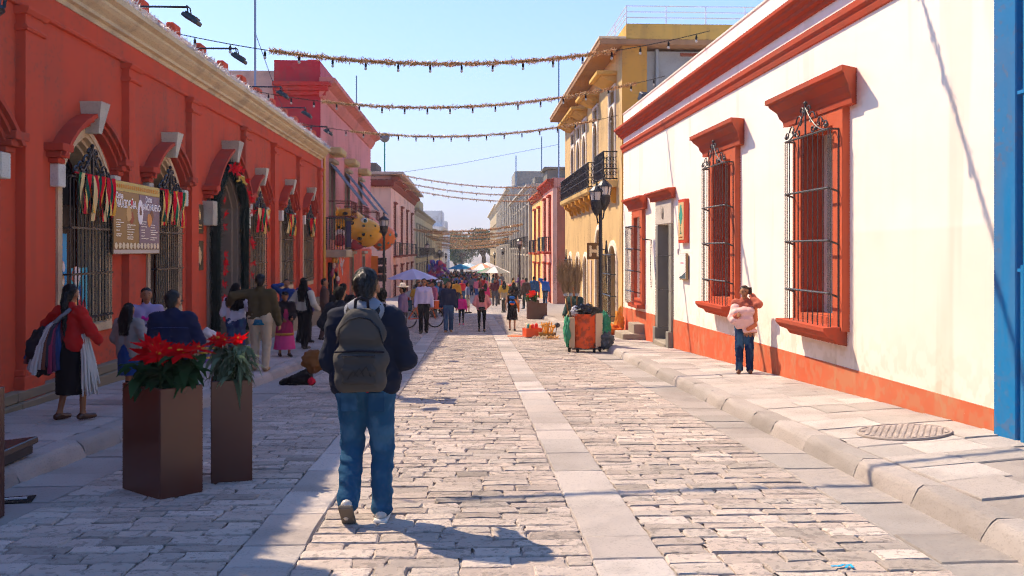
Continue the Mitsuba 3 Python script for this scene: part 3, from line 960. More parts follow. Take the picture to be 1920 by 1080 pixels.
ov = [FL.poly(Polygon([(b0 + (0.05 + 0.075 * q) * (b1 - b0) + 0.06 * math.cos(a), z0 + 0.115 * (z1 - z0) + 0.05 * math.sin(a)) for a in np.arange(10) * math.pi / 5]), 0.157, 0.160) for q in range(13)]
put('plates', cat(ov), C('#d8c8a0'), 'm_satin', bn)
# two plaques by the door
for i, (v0, v1) in enumerate(((2.03, 2.62), (1.28, 1.88))):
    pk = thing('plaque', ['upper of two dark wall plaques left of the garlanded doorway, with a flame mark', 'lower of two dark wall plaques left of the garlanded doorway, with a pale figure'][i], 'sign', 'plaques beside the doorway')
    put(pk, FL.box(18.95, 19.50, v0, v1, 0.0, 0.03, 0.004), C('#4a3a28'), 'm_satin', asis=True)
    if i == 0:
        put('flame_mark', FL.poly(Polygon([(19.23 + x * 0.07, 2.40 + v * 0.09) for x, v in ((-1, -1), (1, -1), (1, 0.1), (0.3, 1.0), (0, 1.7), (-0.3, 1.0), (-1, 0.1))]).difference(Polygon([(19.23 + x * 0.03, 2.36 + v * 0.05) for x, v in ((-1, -1), (1, -1), (0, 1.2))])), 0.031, 0.034), C('#d8b070'), 'm_matte', pk)
        put('mark_lines', cat(FL.box(19.08, 19.38, 2.18, 2.21, 0.03, 0.033), FL.box(19.12, 19.34, 2.12, 2.14, 0.03, 0.033)), C('#c8a060'), 'm_matte', pk)
    else:
        put('figure', FL.poly(Polygon([(19.23 + R1.uniform(0.6, 1.1) * 0.16 * math.cos(a), 1.56 + R1.uniform(0.6, 1.1) * 0.20 * math.sin(a)) for a in np.arange(18) * math.pi / 9]), 0.031, 0.034), C('#c9a878'), 'm_matte', pk)
# posters standing inside the nearest window
for i, (u0, u1, v0, v1, col) in enumerate(((12.98, 13.22, 0.75, 1.92, '#1f9fd0'), (13.28, 13.84, 0.75, 1.44, '#35aebd'))):
    pk = thing('window_poster', ['tall narrow blue poster behind the nearest window grille', 'wider turquoise poster behind the nearest window grille'][i], 'poster', 'posters in the nearest window')
    put(pk, FL.box(u0, u1, v0, v1, -0.10 + 0.03 * i, -0.08 + 0.03 * i), C(col), 'm_satin', asis=True)
    for q in range(7):
        r = R1.uniform(0.05, 0.13) * (0.6 if i == 0 else 1)
        cu, cv = R1.uniform(u0 + r, u1 - r), R1.uniform(v0 + 0.1, v1 - 0.1)
        put('print', FL.poly(Polygon([(cu + r * R1.uniform(.6, 1.1) * math.cos(a), cv + r * 1.3 * R1.uniform(.6, 1.1) * math.sin(a)) for a in np.arange(9) * 2 * math.pi / 9]), -0.08 + 0.03 * i, -0.076 + 0.03 * i + 0.0006 * q), C(['#d8354a', '#e8a25a', '#f0e0c8', '#b0203a', '#e06a50', '#1a5fa0', '#e8d8d0'][q]), 'm_satin', pk)
# ---------------------------------------------------------------- the white house on the right
FR = Face((5.2, 0, 0), (-0.0171, 1, 0), (-1, -0.0171, 0))
WHITE = C('#f3e7da', 0.96)
ORED = np.array((0.42, 0.066, 0.030))
ORB = np.array((0.53, 0.105, 0.045))
white = thing('white_house', 'long white plastered house with red cornices, red window surrounds and orange base on the right', 'house')
WR = [(12.95, 0.78, 3.38), (17.62, 0.78, 3.38)]
SW = (25.85, 0.35, 2.60)
RD = (22.75, -0.75, 2.32)
RY0, RY1 = 8.60, 28.42
holesR = [rect(c - 0.58, c + 0.58, a, b) for c, a, b in WR] + [rect(SW[0] - 0.42, SW[0] + 0.42, SW[1], SW[2]), rect(RD[0] - 0.62, RD[0] + 0.62, -2, RD[2])]
put('wall', cat(FR.poly(wall_poly(RY0, RY1, -1.6, 5.82, holesR), -0.55, 0.0), FR.box(RY0, RY1, -2, 5.3, -9, -0.66)), WHITE, 'm_whitewall', white)
# the painted base follows the falling pavement
def base_poly(u0, u1):
    n = 14
    us = np.linspace(u0, u1, n)
    top = np.interp(us, [8.6, 21.35, 28], [0.165, 0.06, -0.05])
    return Polygon(np.vstack([np.c_[us, road_z(us) - 0.2], np.c_[us, top][::-1]]))
for u0, u1 in ((RY0 + 0.003, RD[0] - 0.82), (RD[0] + 0.84, RY1 - 0.003)):
    put('painted_base', FR.poly(base_poly(u0, u1), -0.01, 0.012), ORB, 'm_whitewall', white)
put('cornice', FR.sweep([(-0.02, 5.09), (0.05, 5.10), (0.07, 5.15), (0.13, 5.17), (0.14, 5.22), (0.20, 5.26), (0.21, 5.30), (0.26, 5.33), (0.26, 5.385), (0.0, 5.40), (-0.02, 5.40)], RY0 - 2.6, RY1 + 0.2), ORED, 'm_plaster', white)
put('string_course', FR.sweep([(-0.02, 4.65), (0.035, 4.66), (0.05, 4.72), (0.05, 4.75), (0.09, 4.79), (0.09, 4.875), (-0.02, 4.89)], RY0 - 2.6, RY1 + 0.05), ORED, 'm_plaster', white)
put('coping', FR.box(RY0, RY1 + 0.002, 5.822, 5.87, -0.58, 0.02, 0.008), C('#e3d2c2'), 'm_whitewall', white)
def pelmet(ff, c, hw, zt, zb, w, parent, col=ORED):
    k = (zt - zb)
    prof = [(0.0, zb), (0.12, zb), (0.13, zb + k * 0.18), (w * 0.5, zb + k * 0.3), (w * 0.58, zb + k * 0.5), (w * 0.85, zb + k * 0.72), (w * 0.88, zb + k * 0.80), (w, zb + k * 0.84), (w, zt), (0, zt + 0.03)]
    return put('pelmet', ff.sweep(prof, c - hw + w * 0.5, c + hw - w * 0.5, 1.0, 1.0), col, 'm_plaster', parent)
for i, (c, z0, z1) in enumerate(WR):
    wk = put('window', cat(*[FR.box(c - 0.60 + q * 0.2, c - 0.605 + 0.2 + q * 0.2, z0, z1, -0.32, -0.27, 0.01) for q in range(3)]), C('#7c1f16'), 'm_satin', white, label='red boarded shutters behind an iron cage')
    put('shutter', FR.box(c + 0.02, c + 0.06, z0, z1, -0.50, -0.05, 0.008) if False else FR.box(c - 0.57, c - 0.53, z0, z1, -0.27, 0.02, 0.008), C('#8d2418'), 'm_satin', wk)
    put('pane', FR.box(c - 0.58, c + 0.58, z0, z1, -0.40, -0.38), (0.03, 0.03, 0.03), 'm_glass', wk)
    for q in range(3):
        put('glazing_bar', FR.box(c - 0.58, c + 0.0, z0 + 0.6 + q * 0.65, z0 + 0.64 + q * 0.65, -0.38, -0.35), C('#b8b2a8'), 'm_satin', wk)
    ring = rect(c - 0.90, c + 0.90, z0 - 0.16, 3.62).difference(rect(c - 0.582, c + 0.582, z0, z1))
    put('surround', cat(FR.poly(ring, -0.01, 0.10), FR.poly(rect(c - 0.62, c + 0.62, z0 - 0.02, z1 + 0.03).difference(rect(c - 0.575, c + 0.575, z0 + 0.003, z1 - 0.003)), -0.25, 0.06)), ORB, 'm_plaster', wk)
    put('reveal', FR.box(c - 0.58, c + 0.58, z0 - 0.05, z0 - 0.003, -0.4, 0.0), WHITE, 'm_whitewall', wk)
    pelmet(FR, c, 1.28, 4.02, 3.58, 0.34, wk)
    k = 0.20
    zb = 0.42
    put('sill', FR.sweep([(0.0, zb), (0.16, zb + 0.03), (0.20, zb + 0.09), (0.30, zb + 0.13), (0.36, zb + 0.2), (0.36, zb + 0.25), (0.0, zb + 0.26)], c - 0.82, c + 0.82, 0.25, 0.25), ORED, 'm_plaster', wk)
    W = 0.80
    fw = 0.25
    g = []
    for q in range(10):
        u = c - W + 2 * W * q / 9
        g.append(tube([FR.p(u, zb + 0.25, fw), FR.p(u, 3.30, fw)], 0.0075, 5))
    for s in (-1, 1):
        for w in (0.11, 0.22):
            g.append(tube([FR.p(c + s * W, zb + 0.25, w), FR.p(c + s * W, 3.30, w)], 0.009, 5))
        for v in (3.30, 2.52, 1.82, 1.12):
            g.append(bar(FR.p(c + s * W, v, fw), FR.p(c + s * W, v - (0.08 if v < 3.2 else 0), 0.02), 0.020))
    for v in (3.30, 2.52, 1.82, 1.12):
        g.append(bar(FR.p(c - W, v, fw), FR.p(c + W, v, fw), 0.022))
        if v < 3.2:
            for q in range(9):
                g.append(ball(FR.p(c - W + 2 * W * (q + .5) / 9, v, fw + 0.005), 0.018, 0))
    put('cage', cat(g + crest(FR, c, 3.30, 1.5, 0.42, fw, 0.011)), C('#3c3a3a'), 'm_satin', wk)
# the small window near the door
c, z0, z1 = SW
wk = put('window', FR.box(c - 0.42, c + 0.42, z0, z1, -0.34, -0.30), C('#5c1712'), 'm_satin', white)
put('surround', FR.poly(rect(c - 0.72, c + 0.72, z0 - 0.14, 2.86).difference(rect(c - 0.422, c + 0.422, z0, z1)), -0.01, 0.10), ORB, 'm_plaster', wk)
pelmet(FR, c, 1.12, 3.14, 2.80, 0.30, wk)
put('sill', FR.box(c - 0.70, c + 0.70, z0 - 0.26, z0 - 0.143, -0.01, 0.22, 0.02), ORED, 'm_plaster', wk)
g = [tube([FR.p(c - 0.62 + 1.24 * q / 7, z0 - 0.15, 0.30), FR.p(c - 0.62 + 1.24 * q / 7, 2.35, 0.30)], 0.010, 5) for q in range(8)]
for v in (2.34, 1.72, 1.12, 0.55):
    g += [bar(FR.p(c - 0.62, v, 0.30), FR.p(c + 0.62, v, 0.30), 0.024)] + [bar(FR.p(c + s * 0.62, v, 0.30), FR.p(c + s * 0.62, v - 0.06, 0.0), 0.02) for s in (-1, 1)]
put('cage', cat(g), C('#3a3c44'), 'm_metal', wk)
for i in range(2):
    put('step', FR.box(c - 0.75 + 0.1 * i, c + 0.55 - 0.35 * i, float(road_z(c)) - 0.1, float(road_z(c)) + 0.30 + 0.26 * i, -0.02, 0.62 - 0.32 * i, 0.015), C('#a89a88', 0.8), 'm_stone', white, jit=0.06)
# the stone doorway
c = RD[0]
dk = put('door', FR.box(c - 0.15, c + 0.60, -0.75, RD[2], -0.52, -0.46, 0.01), C('#3a352f'), 'm_satin', white)
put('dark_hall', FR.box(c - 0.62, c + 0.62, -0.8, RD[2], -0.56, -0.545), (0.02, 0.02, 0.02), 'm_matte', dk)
for s in (-1, 1):
    z = -1.0
    for q, h in enumerate((0.75, 0.95, 0.85, 0.765)):
        put('jamb_stone', FR.box(min(c + s * 0.60, c + s * 0.86), max(c + s * 0.60, c + s * 0.86), z + 0.003, z + h - 0.003, -0.45, 0.06 + (0.07 if q == 0 else 0), 0.012), C('#9a948a', 0.75), 'm_stone', dk, jit=0.08)
        z += h
put('lintel_stone', FR.box(c - 0.86, c + 0.86, RD[2] + 0.004, 2.92, -0.45, 0.06, 0.012), C('#c9beb2', 0.85), 'm_stone', dk)
put('carved_crest', FR.m(mv(lathe([(0.0, 0.0), (0.07, 0.03), (0.10, 0.15), (0.06, 0.26), (0.0, 0.3)], 8, sx=1, sy=0.4), c, 2.45, 0.07, rx=-math.pi / 2)), C('#9a8f84'), 'm_stone', dk)
pelmet(FR, c, 1.20, 3.14, 2.92, 0.26, dk)
put('threshold', FR.box(c - 0.62, c + 0.62, -1.0, float(road_z(c)) + 0.24, -0.5, 0.16, 0.03), C('#a89c8c', 0.8), 'm_stone', dk)
# signs on the white wall
sk = thing('framed_sign', 'upright red framed sign with a green tree emblem, beside the stone doorway', 'sign')
put(sk, FR.box(20.42, 21.02, 1.85, 2.83, 0.0, 0.10, 0.006), C('#c64526'), 'm_satin', asis=True)
put('board', FR.box(20.48, 20.96, 1.92, 2.76, 0.10, 0.112), C('#d9b884', 0.85), 'm_satin', sk)
put('tree_crown', cat([FR.poly(Polygon([(20.72 + dx + r * math.cos(a), v + 1.1 * r * math.sin(a)) for a in np.arange(9) * 2 * math.pi / 9]), 0.112, 0.116 + 0.0008 * q) for q, (dx, v, r) in enumerate(((0, 2.56, .10), (-.05, 2.46, .10), (.06, 2.45, .10), (0, 2.36, .09), (0, 2.64, .06)))]), C('#3f8f7c'), 'm_matte', sk)
put('tree_trunk', FR.poly(Polygon([(20.705, 2.30), (20.735, 2.30), (20.735, 2.10), (20.80, 2.05), (20.64, 2.05), (20.705, 2.10)]), 0.112, 0.117), C('#3f6f5c'), 'm_matte', sk)
put('sign_lines', FR.box(20.58, 20.86, 1.96, 1.99, 0.112, 0.116), C('#8a4a2a'), 'm_matte', sk)
sk = thing('notice_board', 'white notice board with dark lower corner, under the red framed sign', 'sign')
put(sk, FR.box(20.40, 21.00, 1.02, 1.62, 0.03, 0.075, 0.004), C('#8a6f48'), 'm_satin', asis=True)
put('sheet', FR.box(20.43, 20.99, 1.05, 1.615, 0.075, 0.082), C('#e8e2dc'), 'm_satin', sk)
put('printed_band', FR.poly(Polygon([(20.44, 1.055), (20.98, 1.055), (20.98, 1.08), (20.75, 1.12), (20.44, 1.20)]), 0.082, 0.086), C('#4f5f66'), 'm_satin', sk)
put('printed_lines', FR.box(20.58, 20.84, 1.38, 1.42, 0.082, 0.086), C('#c9a0a8'), 'm_matte', sk)
sk = thing('door_plate', 'small grey plate on the white wall between doorway and notice board', 'sign')
put(sk, FR.box(21.36, 21.46, 1.60, 1.72, 0.0, 0.02, 0.003), C('#b9aeb0'), 'm_satin', asis=True)
# hanging iron pole lamp at the end of the white wall, wires
wk = thing('wall_bracket', 'thin iron rod with bulb standing out from the wall left of the stone doorway', 'bracket')
put(wk, cat(tube([FR.p(24.35, 1.95, 0.0), FR.p(24.35, 1.98, 0.25)], 0.015, 6), tube([FR.p(24.3, 1.95, 0.02), FR.p(24.28, 1.3, 0.04), FR.p(24.3, 0.7, 0.02)], 0.010, 5)), IRON, 'm_satin', asis=True)
# the floodlight on the parapet
fk = thing('parapet_floodlight', 'small dark floodlight sitting on the white parapet at its far end', 'floodlight')
put(fk, mv(cbx(-0.16, 0.16, -0.1, 0.1, -0.12, 0.12, 0.02), *FR.p(26.2, 6.02, -0.2), rx=0.5, rz=0.4), C('#2a2f38'), 'm_satin', asis=True)
put('stand', bar(FR.p(26.2, 5.86, -0.2), FR.p(26.2, 5.95, -0.2), 0.04), IRON, 'm_satin', fk)

# ---------------------------------------------------------------- the blue house at the right edge
BLUE = np.array((0.008, 0.17, 0.40))
blue = thing('blue_house', 'bright blue painted house front cut off by the right edge', 'house')
put('wall', cat(FR.box(-4, RY0 - 0.35, -1, 5.82, -9, -0.02), FR.box(RY0 - 0.35, RY0 - 0.002, -1, 5.60, -0.55, 0.11, 0.01)), BLUE, 'm_plaster', blue)
put('downpipe', cat(tube([FR.p(8.12, 6.0, 0.06), FR.p(8.12, 1.55, 0.06)], 0.055, 10), tube([FR.p(8.12, 1.56, 0.06), FR.p(8.12, -0.3, 0.06)], 0.075, 10)), BLUE * 0.95, 'm_satin', blue)
for v in (4.3, 3.1, 1.5):
    put('pipe_clip', FR.box(8.04, 8.20, v, v + 0.03, -0.02, 0.125), BLUE * 1.1, 'm_satin', blue)
put('cable', tube([FR.p(8.24, 4 - 0.25 * q, 0.012 + 0.006 * math.sin(q * 1.7)) for q in range(12)], 0.008, 5), C('#0d5f94'), 'm_satin', blue)

# ---------------------------------------------------------------- the yellow house
FY = Face((4.75, 0, 0), (0, 1, 0), (-1, 0, 0))
YEL = np.array((0.60, 0.415, 0.19))
yel = thing('yellow_house', 'two storey ochre yellow house with iron balconies, tall doors and flat overhanging roof', 'house')
YY0, YY1 = 28.90, 46.2
ZT = 8.05
up = [(30.8, 1.0, 4.05, 7.0), (34.9, 1.0, 4.05, 7.0), (38.3, 0.9, 4.05, 7.0), (40.4, 0.9, 4.05, 7.0), (42.6, 0.9, 4.05, 7.0)]
dn = [(30.7, 0.86, -0.75, 1.25, 0.6), (34.0, 0.8, -1.0, 1.75, 0.7), (37.9, 0.62, -0.9, 0.95, 0.5), (40.6, 0.62, -1.0, 0.95, 0.5), (43.6, 0.62, -1.1, 0.95, 0.5)]
hy = [arch_poly(c, w * 0.62, a, b - 1.15, w * 0.62, False) for c, w, a, b in up] + [rect(c - w * 0.62, c + w * 0.62, b - 0.52, b) for c, w, a, b in up] + [arch_poly(c, w, a, zs, r, False) for c, w, a, zs, r in dn]
put('wall', cat(FY.poly(wall_poly(YY0, YY1, -2.2, ZT, hy), -0.35, 0.0), FY.box(YY0 + 0.001, YY1, -2.3, ZT, -0.75, -0.36), FY.box(30.0, YY1, -2.3, ZT, -9, -0.755)), YEL, 'm_plaster', yel)
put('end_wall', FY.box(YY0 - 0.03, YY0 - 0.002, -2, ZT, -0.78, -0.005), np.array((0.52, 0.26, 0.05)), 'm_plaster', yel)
put('concrete_wall', FY.box(29.2, 29.9, 4, 7.95, -9, -0.79), C('#9c9c98'), 'm_stone', yel, label='bare grey concrete upper wall')
put('brick_course', FY.box(29.17, 29.198, 7.80, 7.90, -9, -1.9), C('#8f4a34'), 'm_stone', yel)
put('roof_slab', FY.box(YY0 - 0.22, YY1 + 0.3, 8.055, 8.22, -9, 0.72, 0.01), C('#a07a58'), 'm_plaster', yel)
put('roof_parapet', FY.box(YY0 - 0.20, YY1 + 0.2, 8.224, 8.70, -9, -0.10, 0.01), C('#c9a254'), 'm_plaster', yel)
put('eave_edge', FY.box(YY0 - 0.24, YY1 + 0.32, 8.224, 8.30, -0.096, 0.75, 0.01), C('#e0cba8'), 'm_plaster', yel)
rl = []
for q in range(8):
    w = -0.15 - q * 1.25
    rl.append(tube([FY.p(28.95, 8.72, w), FY.p(28.95, 9.30, w)], 0.022, 6))
for q in range(1, 8):
    rl.append(tube([FY.p(28.95 + q * 2.3, 8.72, -0.15), FY.p(28.95 + q * 2.3, 9.30, -0.15)], 0.022, 6))
for v in (8.95, 9.13, 9.31):
    rl += [tube([FY.p(28.95, v, -0.13), FY.p(28.95, v, -8.2)], 0.018, 6), tube([FY.p(28.93, v, -0.15), FY.p(45.2, v, -0.15)], 0.018, 6)]
put('roof_railing', cat(rl), C('#d9dee6'), 'm_satin', yel)
put('rain_pipe', tube([FY.p(29.13, 8.0, -1.15), FY.p(29.13, 4, -1.15)], 0.06, 8), C('#8f9290'), 'm_satin', yel)
for c, w, a, b in up:
    k = put('window', FY.box(c - w * 0.62, c + w * 0.62, a, b, -0.22, -0.19), (0.05, 0.055, 0.06), 'm_glass', yel)
    put('frame', FY.poly(unary_union([rect(c - w * 0.62 - 0.1, c + w * 0.62 + 0.1, a, b + 0.1)]).difference(unary_union([arch_poly(c, w * 0.60, a - .1, b - 1.15, w * 0.6, False), rect(c - w * 0.6, c + w * 0.6, b - 0.50, b - 0.02)])), -0.03, 0.05), C('#e9dfd0'), 'm_plaster', k)
    put('mullion', cat(FY.box(c - 0.03, c + 0.03, a, b - 0.55, -0.19, -0.14), FY.box(c - w * 0.62, c + w * 0.62, a + 1.5, a + 1.55, -0.19, -0.145)), C('#8c7a66'), 'm_satin', k)
    put('canopy', cat(FY.box(c - w * 0.62 - 0.35, c + w * 0.62 + 0.35, b + 0.34, b + 0.46, 0.0, 0.66, 0.01), FY.sweep([(0, b + 0.12), (0.2, b + 0.14), (0.5, b + 0.30), (0.5, b + 0.335), (0, b + 0.335)], c - w * 0.62 - 0.2, c + w * 0.62 + 0.2)), C('#d8ab5c'), 'm_plaster', k)
for bi, (u0, u1) in enumerate(((29.75, 32.0), (33.6, 43.8))):
    bk = put('balcony', FY.sweep([(0, 3.72), (0.42, 3.74), (0.48, 3.80), (0.50, 3.93), (0.0, 3.95)], u0, u1), C('#d9b878'), 'm_plaster', yel)
    u = u0 + 0.3
    while u < u1:
        put('corbel', FY.sweep([(0, 3.22), (0.10, 3.24), (0.16, 3.42), (0.38, 3.56), (0.40, 3.715), (0, 3.715)], u, u + 0.32), C('#d89a35'), 'm_plaster', bk)
        u += 1.45
    g = []
    for q in range(int((u1 - u0) / 0.11)):
        g.append(tube([FY.p(u0 + 0.02 + 0.11 * q, 3.95, 0.46), FY.p(u0 + 0.02 + 0.11 * q, 4.85, 0.46)], 0.010, 4))
    for e in (u0 + 0.02, u1 - 0.02):
        for q in range(5):
            g.append(tube([FY.p(e, 3.95, 0.04 + 0.1 * q), FY.p(e, 4.85, 0.04 + 0.1 * q)], 0.011, 4))
            for v in (4.15, 4.4, 4.62):
                g.append(tube([FY.p(e, v + 0.06 * math.sin(t), 0.09 + 0.1 * q + 0.04 * math.cos(t)) for t in np.linspace(0, 2 * math.pi, 8)], 0.010, 4))
        for v in (3.98, 4.3, 4.85):
            g.append(bar(FY.p(e, v, 0.0), FY.p(e, v, 0.47), 0.025))
    for v in (3.98, 4.3, 4.55, 4.85):
        g.append(bar(FY.p(u0, v, 0.46), FY.p(u1, v, 0.46), 0.028))
    put('railing', cat(g), C('#24262c'), 'm_satin', bk)
for c, w, a, zs, r in dn:
    k = put('door', cat(FY.box(c - w * 0.98, c - 0.01, a, zs + r, -0.27, -0.22, 0.01), FY.box(c + 0.01, c + w * 0.98, a, zs + r, -0.27, -0.22, 0.01)), C('#5a4a3a'), 'm_satin', yel)
    put('arch_trim', FY.poly(arch_poly(c, w + 0.14, a, zs, r + 0.16, False).difference(arch_poly(c, w - 0.01, a - .2, zs, r - 0.01, False)), -0.02, 0.05), C('#efe3cf'), 'm_plaster', k)
    if c < 33 or c > 43:
        W = w + 0.05
        g = [tube([FY.p(c - W + 2 * W * q / 9, -0.6, 0.22), FY.p(c - W + 2 * W * q / 9, zs + 0.3, 0.22)], 0.012, 4) for q in range(10)]
        for v in (-0.45, 0.2, 0.9, zs + 0.28):
            g.append(bar(FY.p(c - W, v, 0.22), FY.p(c + W, v, 0.22), 0.03))
            g += [bar(FY.p(c + s * W, v, 0.22), FY.p(c + s * W, v, 0.0), 0.025) for s in (-1, 1)]
        put('cage', cat(g + [tube([FY.p(c + s * 0.3, zs + 0.3, 0.22), FY.p(c, zs + 0.75, 0.22)], 0.02, 5) for s in (-1, 0, 1)]), C('#26262b'), 'm_satin', k)
hs = thing('hotel_sign', 'brown sign with a pale letter H on the yellow house front', 'sign')
put(hs, FY.box(32.6, 32.65, 1.36, 1.94, 0.12, 0.62, 0.008), C('#6a4a22'), 'm_satin', asis=True)
put('letter', cat(FY.box(32.585, 32.6, 1.46, 1.84, 0.20, 0.28), FY.box(32.585, 32.6, 1.46, 1.84, 0.46, 0.54), FY.box(32.583, 32.6, 1.60, 1.70, 0.24, 0.50)), C('#e8d8b0'), 'm_satin', hs)
put('bracket', bar(FY.p(32.62, 1.7, 0.0), FY.p(32.62, 1.7, 0.13), 0.03), IRON, 'm_satin', hs)
sk = thing('menu_board', 'narrow pale upright notice on the yellow wall below the letter sign', 'sign')
put(sk, FY.box(36.0, 36.4, -0.35, 1.3, 0.01, 0.04, 0.004), C('#d9c2b4'), 'm_satin', asis=True)

# ---------------------------------------------------------------- generic street houses
def house(key, ff, u0, u1, zt, col, floors, trim, corn=0.3, glass=(0.05, 0.05, 0.055), cornc=None, end=None, depth=9, zb=-7.0, door_col='#4a3a30', roofdrop=0.0):
    """floors: lists of (centre, width, z0, z1, balcony, arched). Windows far away still are frame, pane and lintel."""
    allw = [w for fl in floors for w in fl]
    hl = [arch_poly(c, w / 2, a, b - w / 2, w / 2, False, 5) if ar else rect(c - w / 2, c + w / 2, a, b) for c, w, a, b, bal, ar in allw]
    put('wall', cat(ff.poly(wall_poly(u0, u1, zb, zt, hl), -0.30, 0.0), ff.box(u0 + 0.002, u1 - 0.002, zb, zt - roofdrop, -depth, -0.31)), col, 'm_plaster', key)
    k = corn
    put('cornice', ff.sweep([(-0.02, zt - k * 1.5), (0.05, zt - k * 1.5), (k * 0.4, zt - k), (k * 0.45, zt - k * 0.8), (k, zt - k * 0.5), (k, zt - k * 0.2), (-0.02, zt - k * 0.15)], u0 - 0.25, u1 + 0.1), cornc if cornc is not None else trim, 'm_plaster', key)
    for c, w, a, b, bal, ar in allw:
        wk = put('window' if bal != 'door' else 'door', ff.box(c - w / 2, c + w / 2, a, b, -0.24, -0.2), glass if bal != 'door' else C(door_col), 'm_satin', key)
        put('frame', ff.poly(rect(c - w / 2 - 0.13, c + w / 2 + 0.13, a - (0.0 if bal else 0.13), b + 0.13).difference(arch_poly(c, w / 2 - .01, a - .2, b - w / 2, w / 2, False, 5) if ar else rect(c - w / 2 + .01, c + w / 2 - .01, a - .2 if bal else a, b)), -0.02, 0.06), trim, 'm_plaster', wk)
        put('lintel', ff.box(c - w / 2 - 0.22, c + w / 2 + 0.22, b + 0.14, b + 0.28, -0.02, 0.2, 0.02), trim, 'm_plaster', wk)
        if bal in ('b', 'B'):
            put('balcony', ff.box(c - w / 2 - 0.35, c + w / 2 + 0.35, a - 0.18, a - 0.02, -0.01, 0.5, 0.02), trim, 'm_plaster', wk)
            g = []
            W = w / 2 + 0.32
            for q in range(int(2 * W / 0.14)):
                g.append(tube([ff.p(c - W + 0.14 * q, a - 0.02, 0.46), ff.p(c - W + 0.14 * q, a + 0.9, 0.46)], 0.013, 4))
            for s in (-1, 1):
                for q in range(4):
                    g.append(tube([ff.p(c + s * W, a - 0.02, 0.06 + 0.12 * q), ff.p(c + s * W, a + 0.9, 0.06 + 0.12 * q)], 0.013, 4))
                g.append(bar(ff.p(c + s * W, a + 0.9, 0), ff.p(c + s * W, a + 0.9, 0.46), 0.03))
            for v in (0.02, 0.9):
                g.append(bar(ff.p(c - W, a + v, 0.46), ff.p(c + W, a + v, 0.46), 0.03))
            put('railing', cat(g), C('#2a2a2e'), 'm_satin', wk)
FRB = Face((5.17, 0, 0), (0, 1, 0), (-1, 0, 0))
TER = np.array((0.50, 0.17, 0.10))
pinkR = thing('terracotta_house', 'pink fronted two storey house with plain terracotta end wall across the side street', 'house')
house(pinkR, FRB, 57.6, 66.0, 6.15, C('#e2a08c'), [[(59.6, 1.1, 1.6, 4.9, 'b', 0), (63.6, 1.1, 1.6, 4.9, 'b', 0)], [(59.6, 1.2, -1.9, 0.6, 'door', 0), (63.6, 1.2, -2, 0.6, 'door', 0)]], C('#a8432e'), 0.4)
put('end_wall', FRB.box(57.5, 57.598, -7, 5.55, -9, -0.25), TER, 'm_plaster', pinkR)
put('corner_strip', FRB.box(57.49, 57.598, -7, 5.5, -0.245, 0.02), C('#e8b8a4'), 'm_plaster', pinkR)
yel2 = thing('narrow_yellow_house', 'narrow pale yellow house front with red window hoods, next to the pink one', 'house')
house(yel2, FRB, 66.02, 77.0, 5.9, C('#e8bf78'), [[(68.6, 1.1, 1.5, 4.6, 'b', 0), (73.0, 1.1, 1.5, 4.6, 'b', 0)], [(68.6, 1.2, -2.1, 0.5, 'door', 0), (73, 1.2, -2.2, 0.5, 'door', 0)]], C('#b8583a'), 0.35)
GREYW = C('#a9a294')
g1 = thing('grey_stone_palace', 'long grey stone public building with pilasters and tall windows on the right', 'building')
def rowof(u0, u1, n, w, z0, z1, bal=None, ar=0):
    return [(u0 + (u1 - u0) * (q + 0.5) / n, w, z0, z1, bal, ar) for q in range(n)]
house(g1, FRB, 77.05, 112, 7.2, GREYW, [rowof(78, 111, 7, 1.5, 1.9, 5.4, 'b', 1), rowof(78, 111, 7, 1.7, -2.6, 1.0, None, 0)], C('#b6afa2'), 0.5)
for q in range(8):
    put('pilaster', FRB.box(77.1 + q * 4.9, 77.9 + q * 4.9, -4, 6.4, -0.02, 0.25, 0.02), C('#b6afa2'), 'm_stone', g1)
put('roof_lantern', cat(FRB.box(80, 84, 7.2, 8.6, -4, -1.5, 0.05), FRB.box(79.7, 84.3, 8.6, 8.8, -4.3, -1.2, 0.05)), C('#6f6f6a'), 'm_stone', g1)
put('roof_hut', FRB.box(88, 91, 7.2, 8.6, -4, -1, 0.05), C('#7b7a72'), 'm_stone', g1)
g2 = thing('tall_grey_facade', 'taller grey stone facade with arched crowning gable farther down on the right', 'building')
house(g2, FRB, 112.05, 168, 9.4, C('#b3ab9c'), [rowof(113, 167, 9, 1.7, 2.4, 6.8, 'b', 1), rowof(113, 167, 9, 1.9, -3.4, 1.2, None, 1)], C('#bdb5a6'), 0.7)
for q in range(10):
    put('column', FRB.m(mv(cbx(-0.55, 0.55, 0, 12.2, 0, 0.35, 0.05), 113 + q * 6.0, -4, -0.02)), C('#bdb5a6'), 'm_stone', g2)
for a, b in ((112.5, 121), (140, 150)):
    put('attic', FRB.box(a, b, 9.4, 11.2, -6, -0.3, 0.1), C('#96938a'), 'm_stone', g2)
g3 = thing('far_stone_house', 'farthest ochre grey stone house on the right, before the trees', 'building')
house(g3, FRB, 168.1, 232, 10.0, C('#b8a888'), [rowof(170, 230, 8, 1.8, 2.0, 6.4, 'b', 0), rowof(170, 230, 8, 2.0, -4, 0.2, None, 0)], C('#c2b294'), 0.7)

